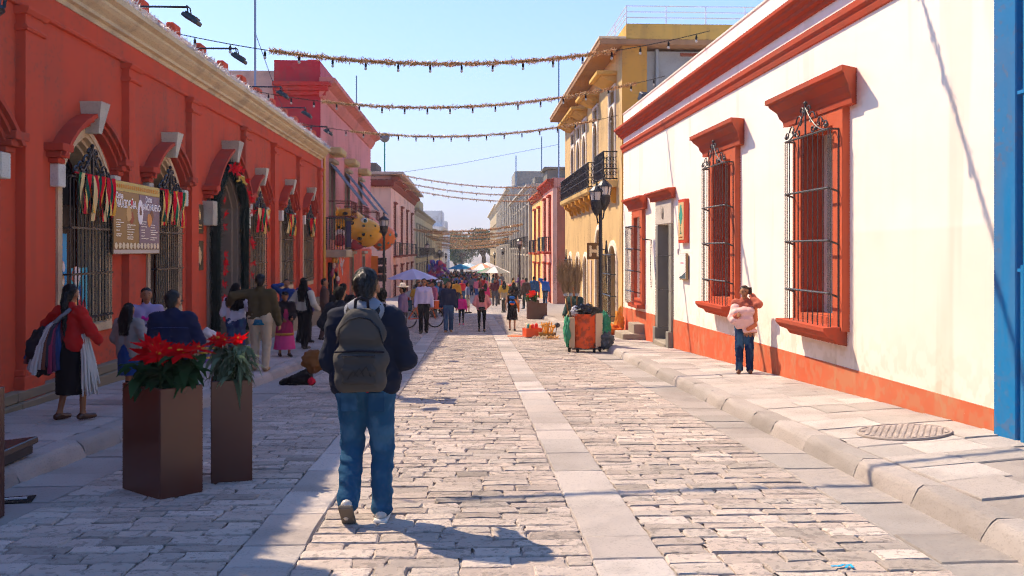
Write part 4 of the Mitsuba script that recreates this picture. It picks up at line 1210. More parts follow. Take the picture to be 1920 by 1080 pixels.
# ---------------------------------------------------------------- more houses on the left
FLB = Face((-5.5, 0, 0), (0, 1, 0), (1, 0, 0))
PINK = np.array((0.62, 0.25, 0.225))
pk_ = thing('pink_house', 'two storey pink house with grey awnings and orange ground floor beyond the red house', 'house')
upw = [(37.6, 1.1, 2.1, 5.0, 'n', 0), (42.2, 1.1, 2.1, 5.0, 'n', 0), (47.2, 1.1, 2.1, 5.0, 'n', 0)]
house(pk_, FLB, 34.9, 52.4, 8.15, PINK, [upw, [(38.4, 1.3, -1.2, 1.35, 'door', 0), (43.6, 1.3, -1.3, 1.35, 'door', 0), (48.4, 1.2, -1.5, 1.35, 'door', 0)]], C('#b9a98a', 0.8), 0.55, cornc=np.array((0.58, 0.20, 0.16)), roofdrop=0.0)
put('parapet', cat(FLB.box(34.9, 52.3, 8.09, 8.75, -0.5, -0.06, 0.02)), np.array((0.50, 0.12, 0.14)), 'm_plaster', pk_)
put('end_wall', FLB.box(34.82, 34.898, 4, 8.7, -1.7, -0.02), C('#b0303c'), 'm_plaster', pk_, label='crimson end wall above the red roof')
put('bare_end_wall', FLB.box(34.82, 34.898, 4, 8.3, -9, -1.704), C('#c9bfa8', 0.8), 'm_stone', pk_, label='unpainted cream plaster end wall')
put('end_cornice', mv(FLB.sweep([(0, 0), (0.1, 0.05), (0.2, 0.18), (0.34, 0.26), (0.34, 0.36), (0, 0.38)], 0, 1.0), 0, 0, 0) if False else cat(bx(-7.2, -5.1, 34.45, 34.815, 7.72, 7.86), bx(-7.2, -5.2, 34.55, 34.815, 7.55, 7.715), bx(-7.2, -5.3, 34.66, 34.815, 7.40, 7.545)), C('#b83a34'), 'm_plaster', pk_)
put('orange_base', FLB.poly(wall_poly(34.92, 52.38, -4, 1.72, [rect(c - w / 2 - .14, c + w / 2 + .14, -5, b + 0.29) for c, w, a, b, _, _ in [(38.4, 1.3, 0, 1.35, 0, 0), (43.6, 1.3, 0, 1.35, 0, 0), (48.4, 1.2, 0, 1.35, 0, 0)]]), 0.002, 0.05), C('#d8603c'), 'm_plaster', pk_)
for c, w, a, b, _, _ in upw:
    put('stone_hood', FLB.box(c - 0.8, c + 0.8, b + 0.45, b + 0.72, -0.02, 0.5, 0.05), C('#c9b27a'), 'm_stone', pk_)
    put('awning', cat(mesh_of((np.array([FLB.p(c - 0.85, b + 0.1, 0.05), FLB.p(c + 0.85, b + 0.1, 0.05), FLB.p(c + 0.85, b - 1.5, 1.35), FLB.p(c - 0.85, b - 1.5, 1.35), FLB.p(c - 0.85, b + 0.06, 0.05), FLB.p(c + 0.85, b + 0.06, 0.05), FLB.p(c + 0.85, b - 1.54, 1.35), FLB.p(c - 0.85, b - 1.54, 1.35)]), np.array([[0, 1, 2, 3], [7, 6, 5, 4], [0, 3, 7, 4], [1, 5, 6, 2], [3, 2, 6, 7], [0, 4, 5, 1]])))), C('#5f6672'), 'm_matte', pk_)
    g = [bar(FLB.p(c - 0.85, v, 0.9), FLB.p(c + 0.85, v, 0.9), 0.03) for v in (3.0, 3.25, 3.6)] + [bar(FLB.p(c + s * 0.85, v, 0), FLB.p(c + s * 0.85, v, 0.9), 0.03) for s in (-1, 1) for v in (3.0, 3.6)] + [bar(FLB.p(c + s, 3.0, 0.9), FLB.p(c + s, 3.6, 0.9), 0.025) for s in (-.85, -.4, 0, .4, .85)]
    put('flower_rail', cat(g), C('#7a3a3a'), 'm_satin', pk_)
put('rain_pipe', tube([FLB.p(34.95, 5.4, 0.12), FLB.p(34.95, -1, 0.12)], 0.05, 7), C('#d8a030'), 'm_satin', pk_)
bk = put('balcony', FLB.box(35.6, 37.4, 1.40, 1.70, -0.01, 0.85, 0.03), C('#c2b494', 0.85), 'm_stone', pk_)
put('railing', cat([bar(FLB.p(35.65 + 0.12 * q, 1.7, 0.8), FLB.p(35.65 + 0.12 * q, 2.9, 0.8), 0.02) for q in range(15)] + [bar(FLB.p(35.65, 1.7, 0.1 * q), FLB.p(35.65, 2.9, 0.1 * q), 0.02) for q in range(9)] + [bar(FLB.p(35.6, 2.9, 0.8), FLB.p(37.4, 2.9, 0.8), 0.04), bar(FLB.p(35.65, 2.9, 0), FLB.p(35.65, 2.9, 0.8), 0.04)]), C('#22222a'), 'm_satin', bk)
put('dark_banner', FLB.box(35.8, 37.2, 1.8, 2.8, 0.815, 0.83), C('#2c2440'), 'm_matte', bk)
PEACH = C('#e0b49a')
pe = thing('peach_house', 'two storey peach coloured corner house with brown eaves and iron balconies on the left', 'house')
house(pe, FLB, 66, 94, 6.9, PEACH, [[(69, 1.3, 1.3, 4.9, 'b', 0), (76, 1.3, 1.3, 4.9, 'b', 0), (82.5, 1.3, 1.3, 4.9, 'b', 0), (89, 1.3, 1.3, 4.9, 'b', 0)], [(69, 1.4, -2.3, 0.3, 'door', 0), (76, 1.4, -2.4, 0.3, 'door', 0), (82.5, 1.4, -2.5, 0.3, 'door', 0), (89, 1.4, -2.6, 0.3, 'door', 0)]], C('#8a4a38'), 0.55)
put('end_wall', FLB.box(65.9, 65.998, -7, 6.1, -9, -0.02), C('#d6b09a'), 'm_plaster', pe)
put('eaves_band', FLB.box(65.5, 65.999, 6.15, 6.62, -9, 0.2, 0.03), C('#7c3326'), 'm_plaster', pe)
put('roof_edge', FLB.box(65.4, 94.3, 6.95, 7.15, -9, 0.9, 0.03), C('#b9a898'), 'm_plaster', pe)
put('tank', FLB.box(68, 71.5, 7.16, 8.0, -3.4, -1.2, 0.05), C('#5a5350'), 'm_stone', pe)
pp = put('street_plate', FLB.box(65.86, 65.898, -0.25, 0.35, -1.8, -0.6), C('#a06a54'), 'm_satin', pe)
b1_ = thing('khaki_house', 'long khaki grey two storey house with iron balconies beyond the peach one', 'house')
house(b1_, FLB, 94.1, 140, 6.0, C('#b8ab84'), [rowof(95, 139, 8, 1.4, 1.0, 4.2, 'b', 0), rowof(95, 139, 8, 1.5, -3.2, 0, 'door', 0)], C('#9a927c'), 0.5)
put('roof_room', cat(FLB.box(100, 112, 6.0, 9.2, -8, -1.5, 0.05), FLB.box(99.5, 112.5, 9.2, 9.5, -8.5, -1.0, 0.05)), C('#8f9488'), 'm_plaster', b1_)
put('roof_shed', FLB.box(118, 128, 6.0, 8.0, -7, -0.8, 0.05), C('#a89a78'), 'm_plaster', b1_)
b2_ = thing('cream_row_house', 'cream coloured row house with balconies farther down on the left', 'house')
house(b2_, FLB, 140.1, 188, 4.9, C('#d8c89c'), [rowof(141, 187, 8, 1.4, 0.4, 3.2, 'b', 0), rowof(141, 187, 8, 1.5, -4, -0.8, 'door', 0)], C('#b0a284'), 0.5)
b3_ = thing('far_white_house', 'small white house with flat roofs closing the left side of the street', 'house')
house(b3_, FLB, 188.2, 262, 6.4, C('#d9dcdc'), [rowof(190, 260, 7, 1.6, 1.5, 4.0, None, 0), rowof(190, 260, 7, 1.6, -4, -1.5, 'door', 0)], C('#c9cccc'), 0.4)
put('roof_room', cat(FLB.box(190, 205, 6.4, 9.6, -7, 0, 0.05), FLB.box(206, 220, 6.4, 8.0, -7, 0.5, 0.05)), C('#cfd3d6'), 'm_plaster', b3_)
# low blocks behind the street fronts, so that the side street has walls
put('back_wing', bx(12, 40, 57.6, 75, -7, 5), TER, 'm_plaster', pinkR)
put('back_wing', bx(-40, -14.6, 66, 80, -7, 5.5), PEACH, 'm_plaster', pe)

# ---------------------------------------------------------------- trees at the end of the street
def tree(x, y, zb, h, r, lab, seed, col, n=5200, group='trees closing the street'):
    rnd = np.random.default_rng(seed)
    k = thing('tree', lab, 'tree', group)
    tr = [tube([(x, y, zb), (x + .2, y, zb + h * 0.3), (x, y + .3, zb + h * 0.55)], [0.05 * h, 0.04 * h, 0.025 * h], 8)]
    cl = []
    for q in range(16):
        d = rnd.normal(size=3)
        d /= np.linalg.norm(d)
        d[2] = d[2] * 0.75 + 0.15
        c = np.array([x, y, zb + h * 0.66]) + d * r * np.array([1, 1, 0.8]) * rnd.uniform(0.45, 0.9)
        cl.append((c, r * rnd.uniform(0.28, 0.48)))
        tr.append(tube([(x, y, zb + h * 0.4), (c + np.array([x, y, zb + h * 0.5])) / 2, c], [0.02 * h, 0.012 * h, 0.004 * h], 5))
    put('trunk', cat(tr), C('#3d3226'), 'm_matte', k)
    V = []
    s = r * 0.045
    for q in range(n):
        c, rr = cl[rnd.integers(len(cl))]
        d = rnd.normal(size=3)
        d /= np.linalg.norm(d)
        p = c + d * rr * rnd.uniform(0.55, 1.05) ** 0.5
        a, b = rnd.normal(size=3) * s, rnd.normal(size=3) * s
        V += [p - a, p + a * 0.2 + b, p + a]
    cc = np.repeat(np.clip(col[None] * rnd.uniform(0.6, 1.35, (n, 1)), 0, 1), 3, 0)
    put('crown', trimesh.Trimesh(np.array(V), np.arange(3 * n).reshape(-1, 3), process=False), cc, 'm_leaf', k)
GRN = C('#43603a', 0.9)
tree(3.6, 240, -6.2, 15.0, 4.6, 'tall dark tree standing right of the street end, against the stone houses', 3, GRN * 0.8)
tree(-2.5, 300, -6.2, 12.0, 6.0, 'mid sized tree closing the view down the street', 4, GRN)
tree(5.9, 250, -6.2, 15, 5.0, 'dark tree half hidden by the farthest stone house', 5, GRN * 0.75)
tree(-5.0, 330, -6.2, 11.5, 7.0, 'pale hazy tree at the far end of the street beside the white house', 6, GRN * 1.2)
# ---------------------------------------------------------------- planters with poinsettias
BRN = C('#55281b', 1.0)
R2 = np.random.default_rng(21)
def planter(x, y, rz_, w, d, h, lab, plant=True, nfl=9, red=C('#d3101a'), low=False, group='brown metal planters along the street'):
    """x, y: its nearest corner; w goes along the turned x axis, d along the turned y axis."""
    z0 = float(road_z(y)) - 0.01
    k = thing('planter', lab, 'planter', group)
    A = lambda m: mv(m, x, y, z0, rz=rz_)
    t = 0.02
    shell = cat(cbx(0, w, 0, t, 0, h, .004), cbx(0, w, d - t, d, 0, h, .004), cbx(0, t, t + .001, d - t - .001, 0, h, .004), cbx(w - t, w, t + .001, d - t - .001, 0, h, .004))
    put('box', A(shell), BRN, 'm_planter', k)
    put('rim', A(cat(cbx(t + .001, w - t - .001, t + .001, t + .05, h - .035, h - .012, .003), cbx(t + .001, w - t - .001, d - t - .05, d - t - .001, h - .035, h - .012, .003), cbx(t + .001, t + .05, t + .052, d - t - .052, h - .035, h - .012, .003), cbx(w - t - .05, w - t - .001, t + .052, d - t - .052, h - .035, h - .012, .003))), BRN * 0.8, 'm_planter', k)
    put('soil', A(bx(t + .001, w - t - .001, t + .001, d - t - .001, 0.2, h - 0.06)), C('#2a1c12'), 'm_matte', k)
    return k, A
def w_planter(p, n, uv):
    return 0.5 * smoothstep(0.4, 0.8, fbm(p.x * 3, p.y * 3, p.z * 1.2, 4))
scene['m_planter'] = two({'type': 'blendbsdf', 'weight': proc(w_planter), 'a': prin(VC, 0.26, specular=0.55), 'b': prin(rgb((0.075, 0.036, 0.026)), 0.5, specular=0.4)})
def leaf(L, w, droop, rnd):
    n = 4
    V = []
    for i in range(n + 1):
        t = i / n
        ww = w * math.sin(math.pi * min(1, t * 0.9 + 0.08)) * (1 - 0.2 * t)
        x, z = L * t * (1 - 0.2 * droop * t), L * (0.25 * t - droop * t * t * 0.9)
        V += [(x, -ww, z + ww * 0.3), (x, 0, z), (x, ww, z + ww * 0.3)]
    f = []
    for i in range(n):
        a = i * 3
        f += [[a, a + 1, a + 4], [a, a + 4, a + 3], [a + 1, a + 2, a + 5], [a + 1, a + 5, a + 4]]
    return trimesh.Trimesh(np.array(V), np.array(f), process=False)
def poinsettia_plant(A, w, d, h, hp, lab, nst, flowers, leafc, spread, lw=0.045, lw2=0.16, nleaf=9, droop=0.7, frw=0.15):
    k = thing('poinsettia_plant', lab, 'plant', None)
    st, lv, cc = [], [], []
    tops = []
    for q in range(nst):
        bx_, by_ = R2.uniform(0.06, w - 0.06), R2.uniform(0.06, d - 0.06)
        ex, ey = bx_ + (bx_ - w / 2) * spread + R2.normal() * 0.04, by_ + (by_ - d / 2) * spread + R2.normal() * 0.04
        ez = h + hp * R2.uniform(0.65, 1.05)
        P = [(bx_, by_, h - 0.07), ((bx_ + ex) / 2 + 0.01, (by_ + ey) / 2, (h + ez) / 2), (ex, ey, ez)]
        st.append(tube(P, [0.008, 0.006, 0.004], 5))
        tops.append((ex, ey, ez))
        for j in range(nleaf):
            t = R2.uniform(0.25, 0.98)
            o = np.array(P[0]) * (1 - t) + np.array(P[2]) * t
            m = mv(leaf(lw2 * R2.uniform(.7, 1.2), lw * R2.uniform(.8, 1.2), droop * R2.uniform(.3, 1.4), R2), *o, rz=R2.uniform(0, 6.3))
            lv.append(m)
            cc.append(np.tile(leafc * R2.uniform(0.6, 1.4), (len(m.vertices), 1)))
    put('stems', A(cat(st)), C('#3a4a26'), 'm_matte', k, kind='stuff')
    put('leaves', A(cat(lv)), np.vstack(cc), 'm_leaf', k, kind='stuff', smooth=True)
    tops.sort(key=lambda p: -p[2])
    for (ex, ey, ez) in tops[:flowers]:
        c = C('#dd1018') * R2.uniform(0.75, 1.1)
        m = cat(petals(7, frw * R2.uniform(.85, 1.15), 0.10, 0.40, R2), mv(petals(6, frw * 0.62, 0.5, 0.42, R2), 0, 0, 0.015))
        m = turn_to(m, (R2.normal() * 0.35, -0.55 + R2.normal() * 0.35, 1))
        m.apply_translation([ex, ey, ez + 0.02])
        fk = put('flower', A(m), c, 'm_leaf', k, smooth=True)
        put('flower_centre', A(cat([ball((ex + R2.normal() * .012, ey - 0.01 + R2.normal() * .012, ez + 0.045), 0.009, 0) for _ in range(5)])), C('#d8b030'), 'm_matte', fk)
    return k
k1, A1 = planter(-2.41, 7.41, math.atan2(0.31, 0.20) - 0.17, 0.37, 0.60, 0.87, 'larger near brown planter, corner towards the viewer, full of red poinsettias')
poinsettia_plant(A1, 0.36, 0.60, 0.87, 0.25, 'bushy red poinsettias in the larger near planter', 24, 13, C('#2c4a2c'), 0.45, lw=0.055, lw2=0.20, nleaf=8, droop=0.9, frw=0.17)
k2, A2 = planter(-2.175, 7.98, 0.28, 0.335, 0.34, 0.87, 'slimmer near brown planter with pale leaves, right of the larger one')
poinsettia_plant(A2, 0.335, 0.34, 0.87, 0.29, 'poinsettia with pale drooping leaves and few red flowers in the slimmer planter', 15, 4, C('#66785c'), 0.15, lw=0.024, lw2=0.19, nleaf=17, droop=1.2, frw=0.12)
k3, A3 = planter(-4.035, 6.55, 0.0, 0.66, 0.40, 0.94, 'brown planter cut off by the left edge of the picture')
dk = thing('metal_ramp', 'low dark slanted metal plate on the pavement at the left edge', 'plate')
zz = float(left_pave_z(-4.2, 8.0))
put(dk, mv(cbx(-0.35, 0.30, -0.45, 0.45, 0, 0.06, 0.01), -4.15, 8.1, zz + 0.05, ry=-0.12), C('#2a2626'), 'm_satin', asis=True)
put('support', mv(cbx(0.16, 0.24, -0.4, 0.4, 0, 0.1, 0.01), -4.12, 8.1, zz), C('#1e1b1b'), 'm_satin', dk)
# planters down the street on the right
for i, (x, y, w, hh, lab, pl) in enumerate([(2.62, 42.3, 0.55, 0.85, 'brown planter with orange and red flowers beyond the toy seller', 1), (3.15, 42.6, 0.40, 0.70, 'small empty looking brown planter beside the flowered one', 0), (2.15, 62, 0.9, 0.9, 'broad brown planter with pale flowers behind the two bollards', 1), (1.9, 78, 0.8, 0.9, 'brown planter under the grey and white umbrella', 1)]):
    kk, AA = planter(x, y, 0.0, w, 0.5, hh, lab, group='brown planters farther down the street')
    if pl:
        fk = thing('flower_bush', ['orange red flowers in the planter beyond the toy seller', '', 'pale and red flowers in the broad planter behind the bollards', 'red flowers in the planter under the grey and white umbrella'][i], 'plant')
        lv = []
        for q in range(80):
            lv.append(mv(leaf(0.22, 0.05, 0.8, R2), R2.uniform(0, w), R2.uniform(0, 0.5), hh + R2.uniform(0, 0.25), rz=R2.uniform(0, 6.3)))
        put(fk, AA(cat(lv)), C('#3c5a2c'), 'm_leaf', asis=True)
        for q in range(14):
            put('flower', AA(mv(petals(6, 0.13, 0.2, 0.5, R2), R2.uniform(0, w), R2.uniform(0, 0.35), hh + R2.uniform(0.15, 0.40), rx=0.6)), [C('#e8452a'), C('#e0201c'), C('#e8b8a0')][R2.integers(3 if i == 2 else 2)], 'm_leaf', fk)
for i, (x, y) in enumerate(((1.83, 59.0), (1.80, 49.0))):
    k = thing('bollard', ['farther of the two dark bollards in the street', 'nearer of the two dark bollards in the street'][i], 'bollard', 'dark bollards')
    put(k, mv(lathe([(0.13, -0.05), (0.13, 0.06), (0.10, 0.10), (0.10, 0.62), (0.115, 0.64), (0.115, 0.70), (0.06, 0.76), (0.0, 0.78)], 12), x, y, float(road_z(y))), C('#26221f'), 'm_satin', smooth=35, asis=True)

# ---------------------------------------------------------------- street lamps
def lamp_post(x, y, h, lab, heads, k=1.0):
    key = thing('street_lamp', lab, 'street lamp', 'black lantern street lamps')
    z = float(road_z(y)) + 0.12
    put('pole', mv(lathe([(0.17, 0), (0.17, 0.12), (0.13, 0.16), (0.12, 0.6), (0.135, 0.63), (0.09, 0.72), (0.06, 0.85), (0.05, h * .6), (0.045, h - 0.75), (0.07, h - 0.72), (0.04, h - 0.66), (0.03, h - 0.5)], 12), x, y, z), C('#1c1c20'), 'm_satin', key, smooth=35)
    for dx, dz in heads:
        hk = put('lantern', cat(mv(lathe([(0.0, 0.50), (0.03, 0.48), (0.03, 0.42), (0.10, 0.38), (0.21, 0.27), (0.22, 0.24), (0.20, 0.235)], 12), x + dx, y, z + h - 0.5 + dz), mv(lathe([(0.165, 0.02), (0.17, -0.02), (0.14, -0.22), (0.07, -0.34), (0.035, -0.40)], 12), x + dx, y, z + h - 0.5 + dz), *[mv(tube([(0.19 * math.cos(a), 0.19 * math.sin(a), 0.24), (0.165 * math.cos(a), 0.165 * math.sin(a), 0.02)], 0.010, 4), x + dx, y, z + h - 0.5 + dz) for a in np.arange(6) * math.pi / 3]), C('#1c1c20'), 'm_satin', key)
        put('glass', mv(lathe([(0.0, 0.24), (0.18, 0.238), (0.152, 0.02), (0.0, 0.018)], 12), x + dx, y, z + h - 0.5 + dz), C('#d8d2c8', 0.8), 'm_gloss', hk)
        put('finial', ball((x + dx, y, z + h + dz + 0.03), 0.035, 1), C('#1c1c20'), 'm_satin', hk)
        if abs(dx) > 0.01:
            put('bracket', tube([(x, y, z + h - 1.15), (x + dx * .7, y, z + h - 1.1 + dz), (x + dx, y, z + h - 0.9 + dz)], 0.022, 6), C('#1c1c20'), 'm_satin', hk)
lamp_post(3.50, 24.8, 4.35, 'tall black street lamp with two lanterns beside the sweeping cart', [(-0.10, -0.12), (0.10, 0.02)])
lamp_post(-3.42, 37.6, 4.30, 'black street lamp with one lantern in front of the peach house end wall', [(0, 0)])
for i, (x, y) in enumerate(((-3.45, 77), (-3.45, 108), (-3.5, 140), (3.45, 64), (3.45, 96), (3.45, 128))):
    lamp_post(x, y, 4.3, ['far black lamp left, in front of the khaki house', 'second far black lamp on the left kerb', 'most distant black lamp on the left kerb', 'black lamp in front of the narrow yellow house', 'black lamp in front of the grey palace', 'most distant black lamp on the right kerb'][i], [(0, 0)])

# ---------------------------------------------------------------- garlands over the street
GOLD = [C('#d8a65c'), C('#ecc488'), C('#b07a3c'), C('#f0d4a0'), C('#c88a54')]
def garland(a, b, sag, t0, t1, lab, nbit, thick, nbulb, grp, dark=False, rnd=R2):
    a, b = np.array(a, float), np.array(b, float)
    k = thing('tinsel_garland', lab, 'garland', grp)
    at = lambda t: a * (1 - t) + b * t - np.array([0, 0, sag * 4 * t * (1 - t)])
    put('wire', tube([at(t) for t in np.linspace(0, 1, 40)], 0.009, 5), C('#3a3430'), 'm_matte', k)
    V = []
    for q in range(nbit):
        t = rnd.uniform(t0, t1)
        o = at(t) + rnd.normal(size=3) * thick * 0.22 * (1 + 0.5 * math.sin(t * 160))
        d = rnd.normal(size=3)
        d *= thick * rnd.uniform(0.4, 0.9) / np.linalg.norm(d)
        s = np.cross(d, rnd.normal(size=3))
        s *= thick * 0.14 / (np.linalg.norm(s) + 1e-9)
        V += [o - s, o + s, o + d + s * 0.5]
    cols = np.repeat(np.array(GOLD)[rnd.integers(0, 5, nbit)] * rnd.uniform(0.6, 1.1, (nbit, 1)) * (0.5 if dark else 1), 3, 0)
    put('tinsel', trimesh.Trimesh(np.array(V), np.arange(len(V)).reshape(-1, 3), process=False), cols, 'm_satin', k, kind='stuff')
    for q in range(nbulb):
        t = (q + 0.5) / nbulb
        p = at(t)
        bk = put('bulb', mv(lathe([(0.0, -0.175), (0.022, -0.165), (0.029, -0.145), (0.018, -0.11)], 7), *p), C('#b8b4a8'), 'm_gloss', k, smooth=True)
        put('socket', mv(lathe([(0.022, -0.115), (0.024, -0.06), (0.01, -0.02), (0.0, 0.0)], 7), *p), C('#1a1a1e'), 'm_matte', bk)
garland((-5.3, 17.2, 5.62), (5.0, 19.2, 6.25), 0.62, 0.155, 0.80, 'nearest gold tinsel garland with bulbs, strung highest over the street', 6500, 0.080, 17, 'near tinsel garlands')
garland((-5.3, 23.6, 5.65), (4.9, 23.2, 6.05), 0.58, 0.16, 0.93, 'second gold tinsel garland over the street, ending on the yellow house', 5500, 0.078, 18, 'near tinsel garlands')
garland((-5.4, 30.5, 5.78), (4.8, 29.6, 6.0), 0.55, 0.15, 0.93, 'third gold tinsel garland over the street, below the second', 5000, 0.078, 18, 'near tinsel garlands')
garland((-5.3, 10.3, 5.70), (5.05, 11.0, 6.2), 0.60, 0.12, 0.93, 'tinsel garland above the picture, seen by its shadow on the white wall', 5000, 0.080, 17, 'near tinsel garlands')
for i, (za, zb_, ya, yb) in enumerate(((6.75, 6.0, 62, 64), (6.4, 5.6, 64, 66), (6.1, 5.2, 66, 67))):
    garland((-5.0, ya, za), (5.0, yb, zb_), 0.35, 0.05, 0.97, ['upper', 'middle', 'lower'][i] + ' of three dark gold garlands slanting from the peach house to the terracotta house', 3200, 0.10, 10, 'garlands at the side street')
for i in range(9):
    y = 84 + 9.5 * i
    zc = 3.45 - 0.0175 * (y - 84) + R2.uniform(-0.15, 0.15)
    garland((-5.2, y, zc + R2.uniform(-.1, .4)), (5.1, y + R2.uniform(-3, 3), zc + R2.uniform(0, .5)), 0.4, 0.02, 0.98, f'{["first", "second", "third", "fourth", "fifth", "sixth", "seventh", "eighth", "ninth"][i]} in the dense row of gold garlands low over the far crowd', 2400, 0.20, 0, 'far garlands over the crowd')
# masts and aerials
for i, (x, y, z0, z1, r, lab) in enumerate([(-6.8, 30, 5.5, 12.5, 0.035, 'tall thin blue mast rising behind the red house cornice'), (-7.2, 60, 5.0, 12.8, 0.04, 'thin mast behind the pink house'), (5.95, 62, 5.4, 14.4, 0.05, 'tallest thin mast on the terracotta house roof'), (6.2, 80, 8.5, 11.4, 0.05, 'short mast on the grey palace roof'), (5.6, 112, 9.0, 13.0, 0.07, 'thin mast on the tall grey facade'), (-6.0, 66.5, 7.1, 9.6, 0.05, 'green camera pole on the peach house roof')]):
    k = thing('mast', lab, 'mast', 'thin masts on the roofs')
    put(k, tube([(x, y, z0), (x, y, z1)], r, 6), C('#6f8fa8') if i < 5 else C('#2f8f7f'), 'm_satin', asis=True)
    if i == 5:
        put('arm', tube([(x, y, z1 - 0.1), (x - 2.2, y, z1 + 0.15)], 0.06, 6), C('#2f8f7f'), 'm_satin', k)
        put('camera_dome', ball((x, y, z1 + 0.05), 0.35, 2), C('#5a6068'), 'm_satin', k)
for i, (p, q) in enumerate((((-6.8, 30, 8.6), (-6.0, 33, 5.4)), ((5.9, 62, 8.7), (-7.2, 60, 6.2)))):
    k = thing('guy_wire', ['thin guy wire of the mast behind the red house', 'thin wire crossing the sky above the peach house'][i], 'wire')
    put(k, tube([p, (np.array(p) + q) / 2 - [0, 0, 0.15], q], 0.012, 4), C('#4a5560'), 'm_matte', asis=True)

# ---------------------------------------------------------------- umbrellas
def umbrella(x, y, r, h, col, lab, n=8, col2=None, grp=None):
    k = thing('umbrella', lab, 'umbrella', grp)
    z = float(road_z(y))
    put('pole', tube([(x, y, z), (x, y, z + h - 0.05)], 0.035, 7), C('#d8d0c0'), 'm_satin', k)
    a = np.arange(n) * 2 * math.pi / n + 0.2
    for q in range(n):
        a0, a1 = a[q], a[q] + 2 * math.pi / n
        P = []
        for t in np.linspace(0, 1, 5):
            for s in np.linspace(0, 1, 4):
                aa = a0 * (1 - s) + a1 * s
                rr = r * t * (1 - 0.10 * math.sin(math.pi * s))
                P.append((x + rr * math.cos(aa), y + rr * math.sin(aa), z + h - 0.62 * r * 0.62 * t ** 1.15 - 0.05 * math.sin(math.pi * s) * t))
        P = np.array(P)
        i, j = np.meshgrid(np.arange(4), np.arange(3), indexing='ij')
        b = i * 4 + j
        m = mesh_of((P, np.stack([b, b + 4, b + 5, b + 1], -1).reshape(-1, 4)))
        put('panel', m, (col if col2 is None or q % 2 else col2), 'm_matte', k, smooth=True)
    put('ribs', cat([tube([(x + r * 0.98 * math.cos(b), y + r * 0.98 * math.sin(b), z + h - 0.385 * r - 0.01), (x, y, z + h - 0.04)], 0.012, 4) for b in a]), C('#8f8a86'), 'm_satin', k)
    put('finial', ball((x, y, z + h + 0.03), 0.05, 1), C('#c8c0b4'), 'm_matte', k)
umbrella(-2.9, 48, 1.30, 2.32, C('#c9c4d8'), 'large lavender white market umbrella left of the white shirted man')
umbrella(2.0, 74, 1.28, 2.45, C('#e6e0dc'), 'white and grey market umbrella right of the street', col2=C('#8d9088'))
for i, (x, y, r, h, c, c2, lab) in enumerate([(-1.1, 112, 1.5, 2.7, '#1f86a8', None, 'teal blue umbrella far down the street'), (0.1, 122, 1.4, 2.8, '#b8cde0', None, 'pale blue umbrella far down the street'), (1.35, 100, 1.7, 2.75, '#ece4e0', '#e0a080', 'white umbrella with orange panels far down the street'), (1.9, 92, 1.2, 2.3, '#e8e4e0', '#4f9f78', 'white and green umbrella behind the grey and white one'), (-0.4, 140, 1.6, 2.9, '#e8e8ea', None, 'most distant white umbrella over the crowd'), (2.2, 116, 1.5, 2.9, '#e8dcd8', None, 'pinkish white umbrella over the far right stalls')]):
    umbrella(x, y, r, h, C(c), lab, col2=C(c2) if c2 else None, grp='far market umbrellas')
# balloons
k = thing('balloon_bunch', 'big bunch of purple and magenta balloons over the crowd on the left', 'balloons')
bc = np.array([-3.0, 88, -0.3])
put('strings', cat([tube([(bc[0], 88, -2.2), bc + R2.normal(size=3) * 0.5], 0.008, 4) for q in range(10)]), C('#cfc8d0'), 'm_matte', k)
for q in range(46):
    d = R2.normal(size=3)
    d /= np.linalg.norm(d)
    p = bc + d * np.array([1.15, 0.8, 1.25]) * R2.uniform(0.4, 1)
    put('balloon', ball(p, np.array([0.2, 0.2, 0.24]) * R2.uniform(.8, 1.2), 1), [C('#8a2f9a'), C('#b8248a'), C('#5a2f8a'), C('#c83a5a'), C('#3a4aa8')][R2.integers(5)], 'm_satin', k, smooth=True)

# ---------------------------------------------------------------- the street sweeper's cart
k = thing('sweeping_cart', 'street sweeper cart with rusty orange drum, green net bags and upright twig brooms', 'cart')
cx0, cy0 = 2.78, 22.4
cz0 = float(road_z(cy0))
P_ = lambda m: mv(m, cx0, cy0, cz0)
def w_rust(p, n, uv):
    a = fbm(p.x * 7, p.y * 7, p.z * 7, 4)
    s = smoothstep(0.62, 0.7, fbm(p.x * 13 + 4, p.z * 5, p.y * 13, 3))
    return 0.55 * smoothstep(0.5, 0.68, a) + 0.5 * s
scene['m_rust'] = two({'type': 'blendbsdf', 'weight': proc(w_rust), 'a': prin(VC, 0.55), 'b': prin(rgb((0.09, 0.035, 0.02)), 0.85)})
put('drum', P_(lathe([(0.0, 0.10), (0.265, 0.10), (0.275, 0.13), (0.27, 0.16), (0.27, 0.40), (0.283, 0.42), (0.27, 0.44), (0.27, 0.68), (0.283, 0.70), (0.27, 0.72), (0.27, 0.90), (0.285, 0.915), (0.285, 0.93), (0.255, 0.93), (0.25, 0.7)], 26)), C('#d2501c'), 'm_rust', k, smooth=40)
put('frame', P_(cat(bar((-0.33, -0.26, 0.10), (-0.33, 0.3, 0.10), 0.03), bar((0.33, -0.26, 0.10), (0.33, 0.3, 0.10), 0.03), bar((-0.33, -0.24, 0.10), (0.33, -0.24, 0.10), 0.03), bar((-0.33, 0.28, 0.10), (0.33, 0.28, 0.10), 0.03), *[bar((s * 0.33, 0.28, 0.1), (s * 0.28, 0.62, 1.0), 0.03) for s in (-1, 1)], bar((-0.28, 0.62, 1.0), (0.28, 0.62, 1.0), 0.03))), C('#3a302a'), 'm_rust', k)
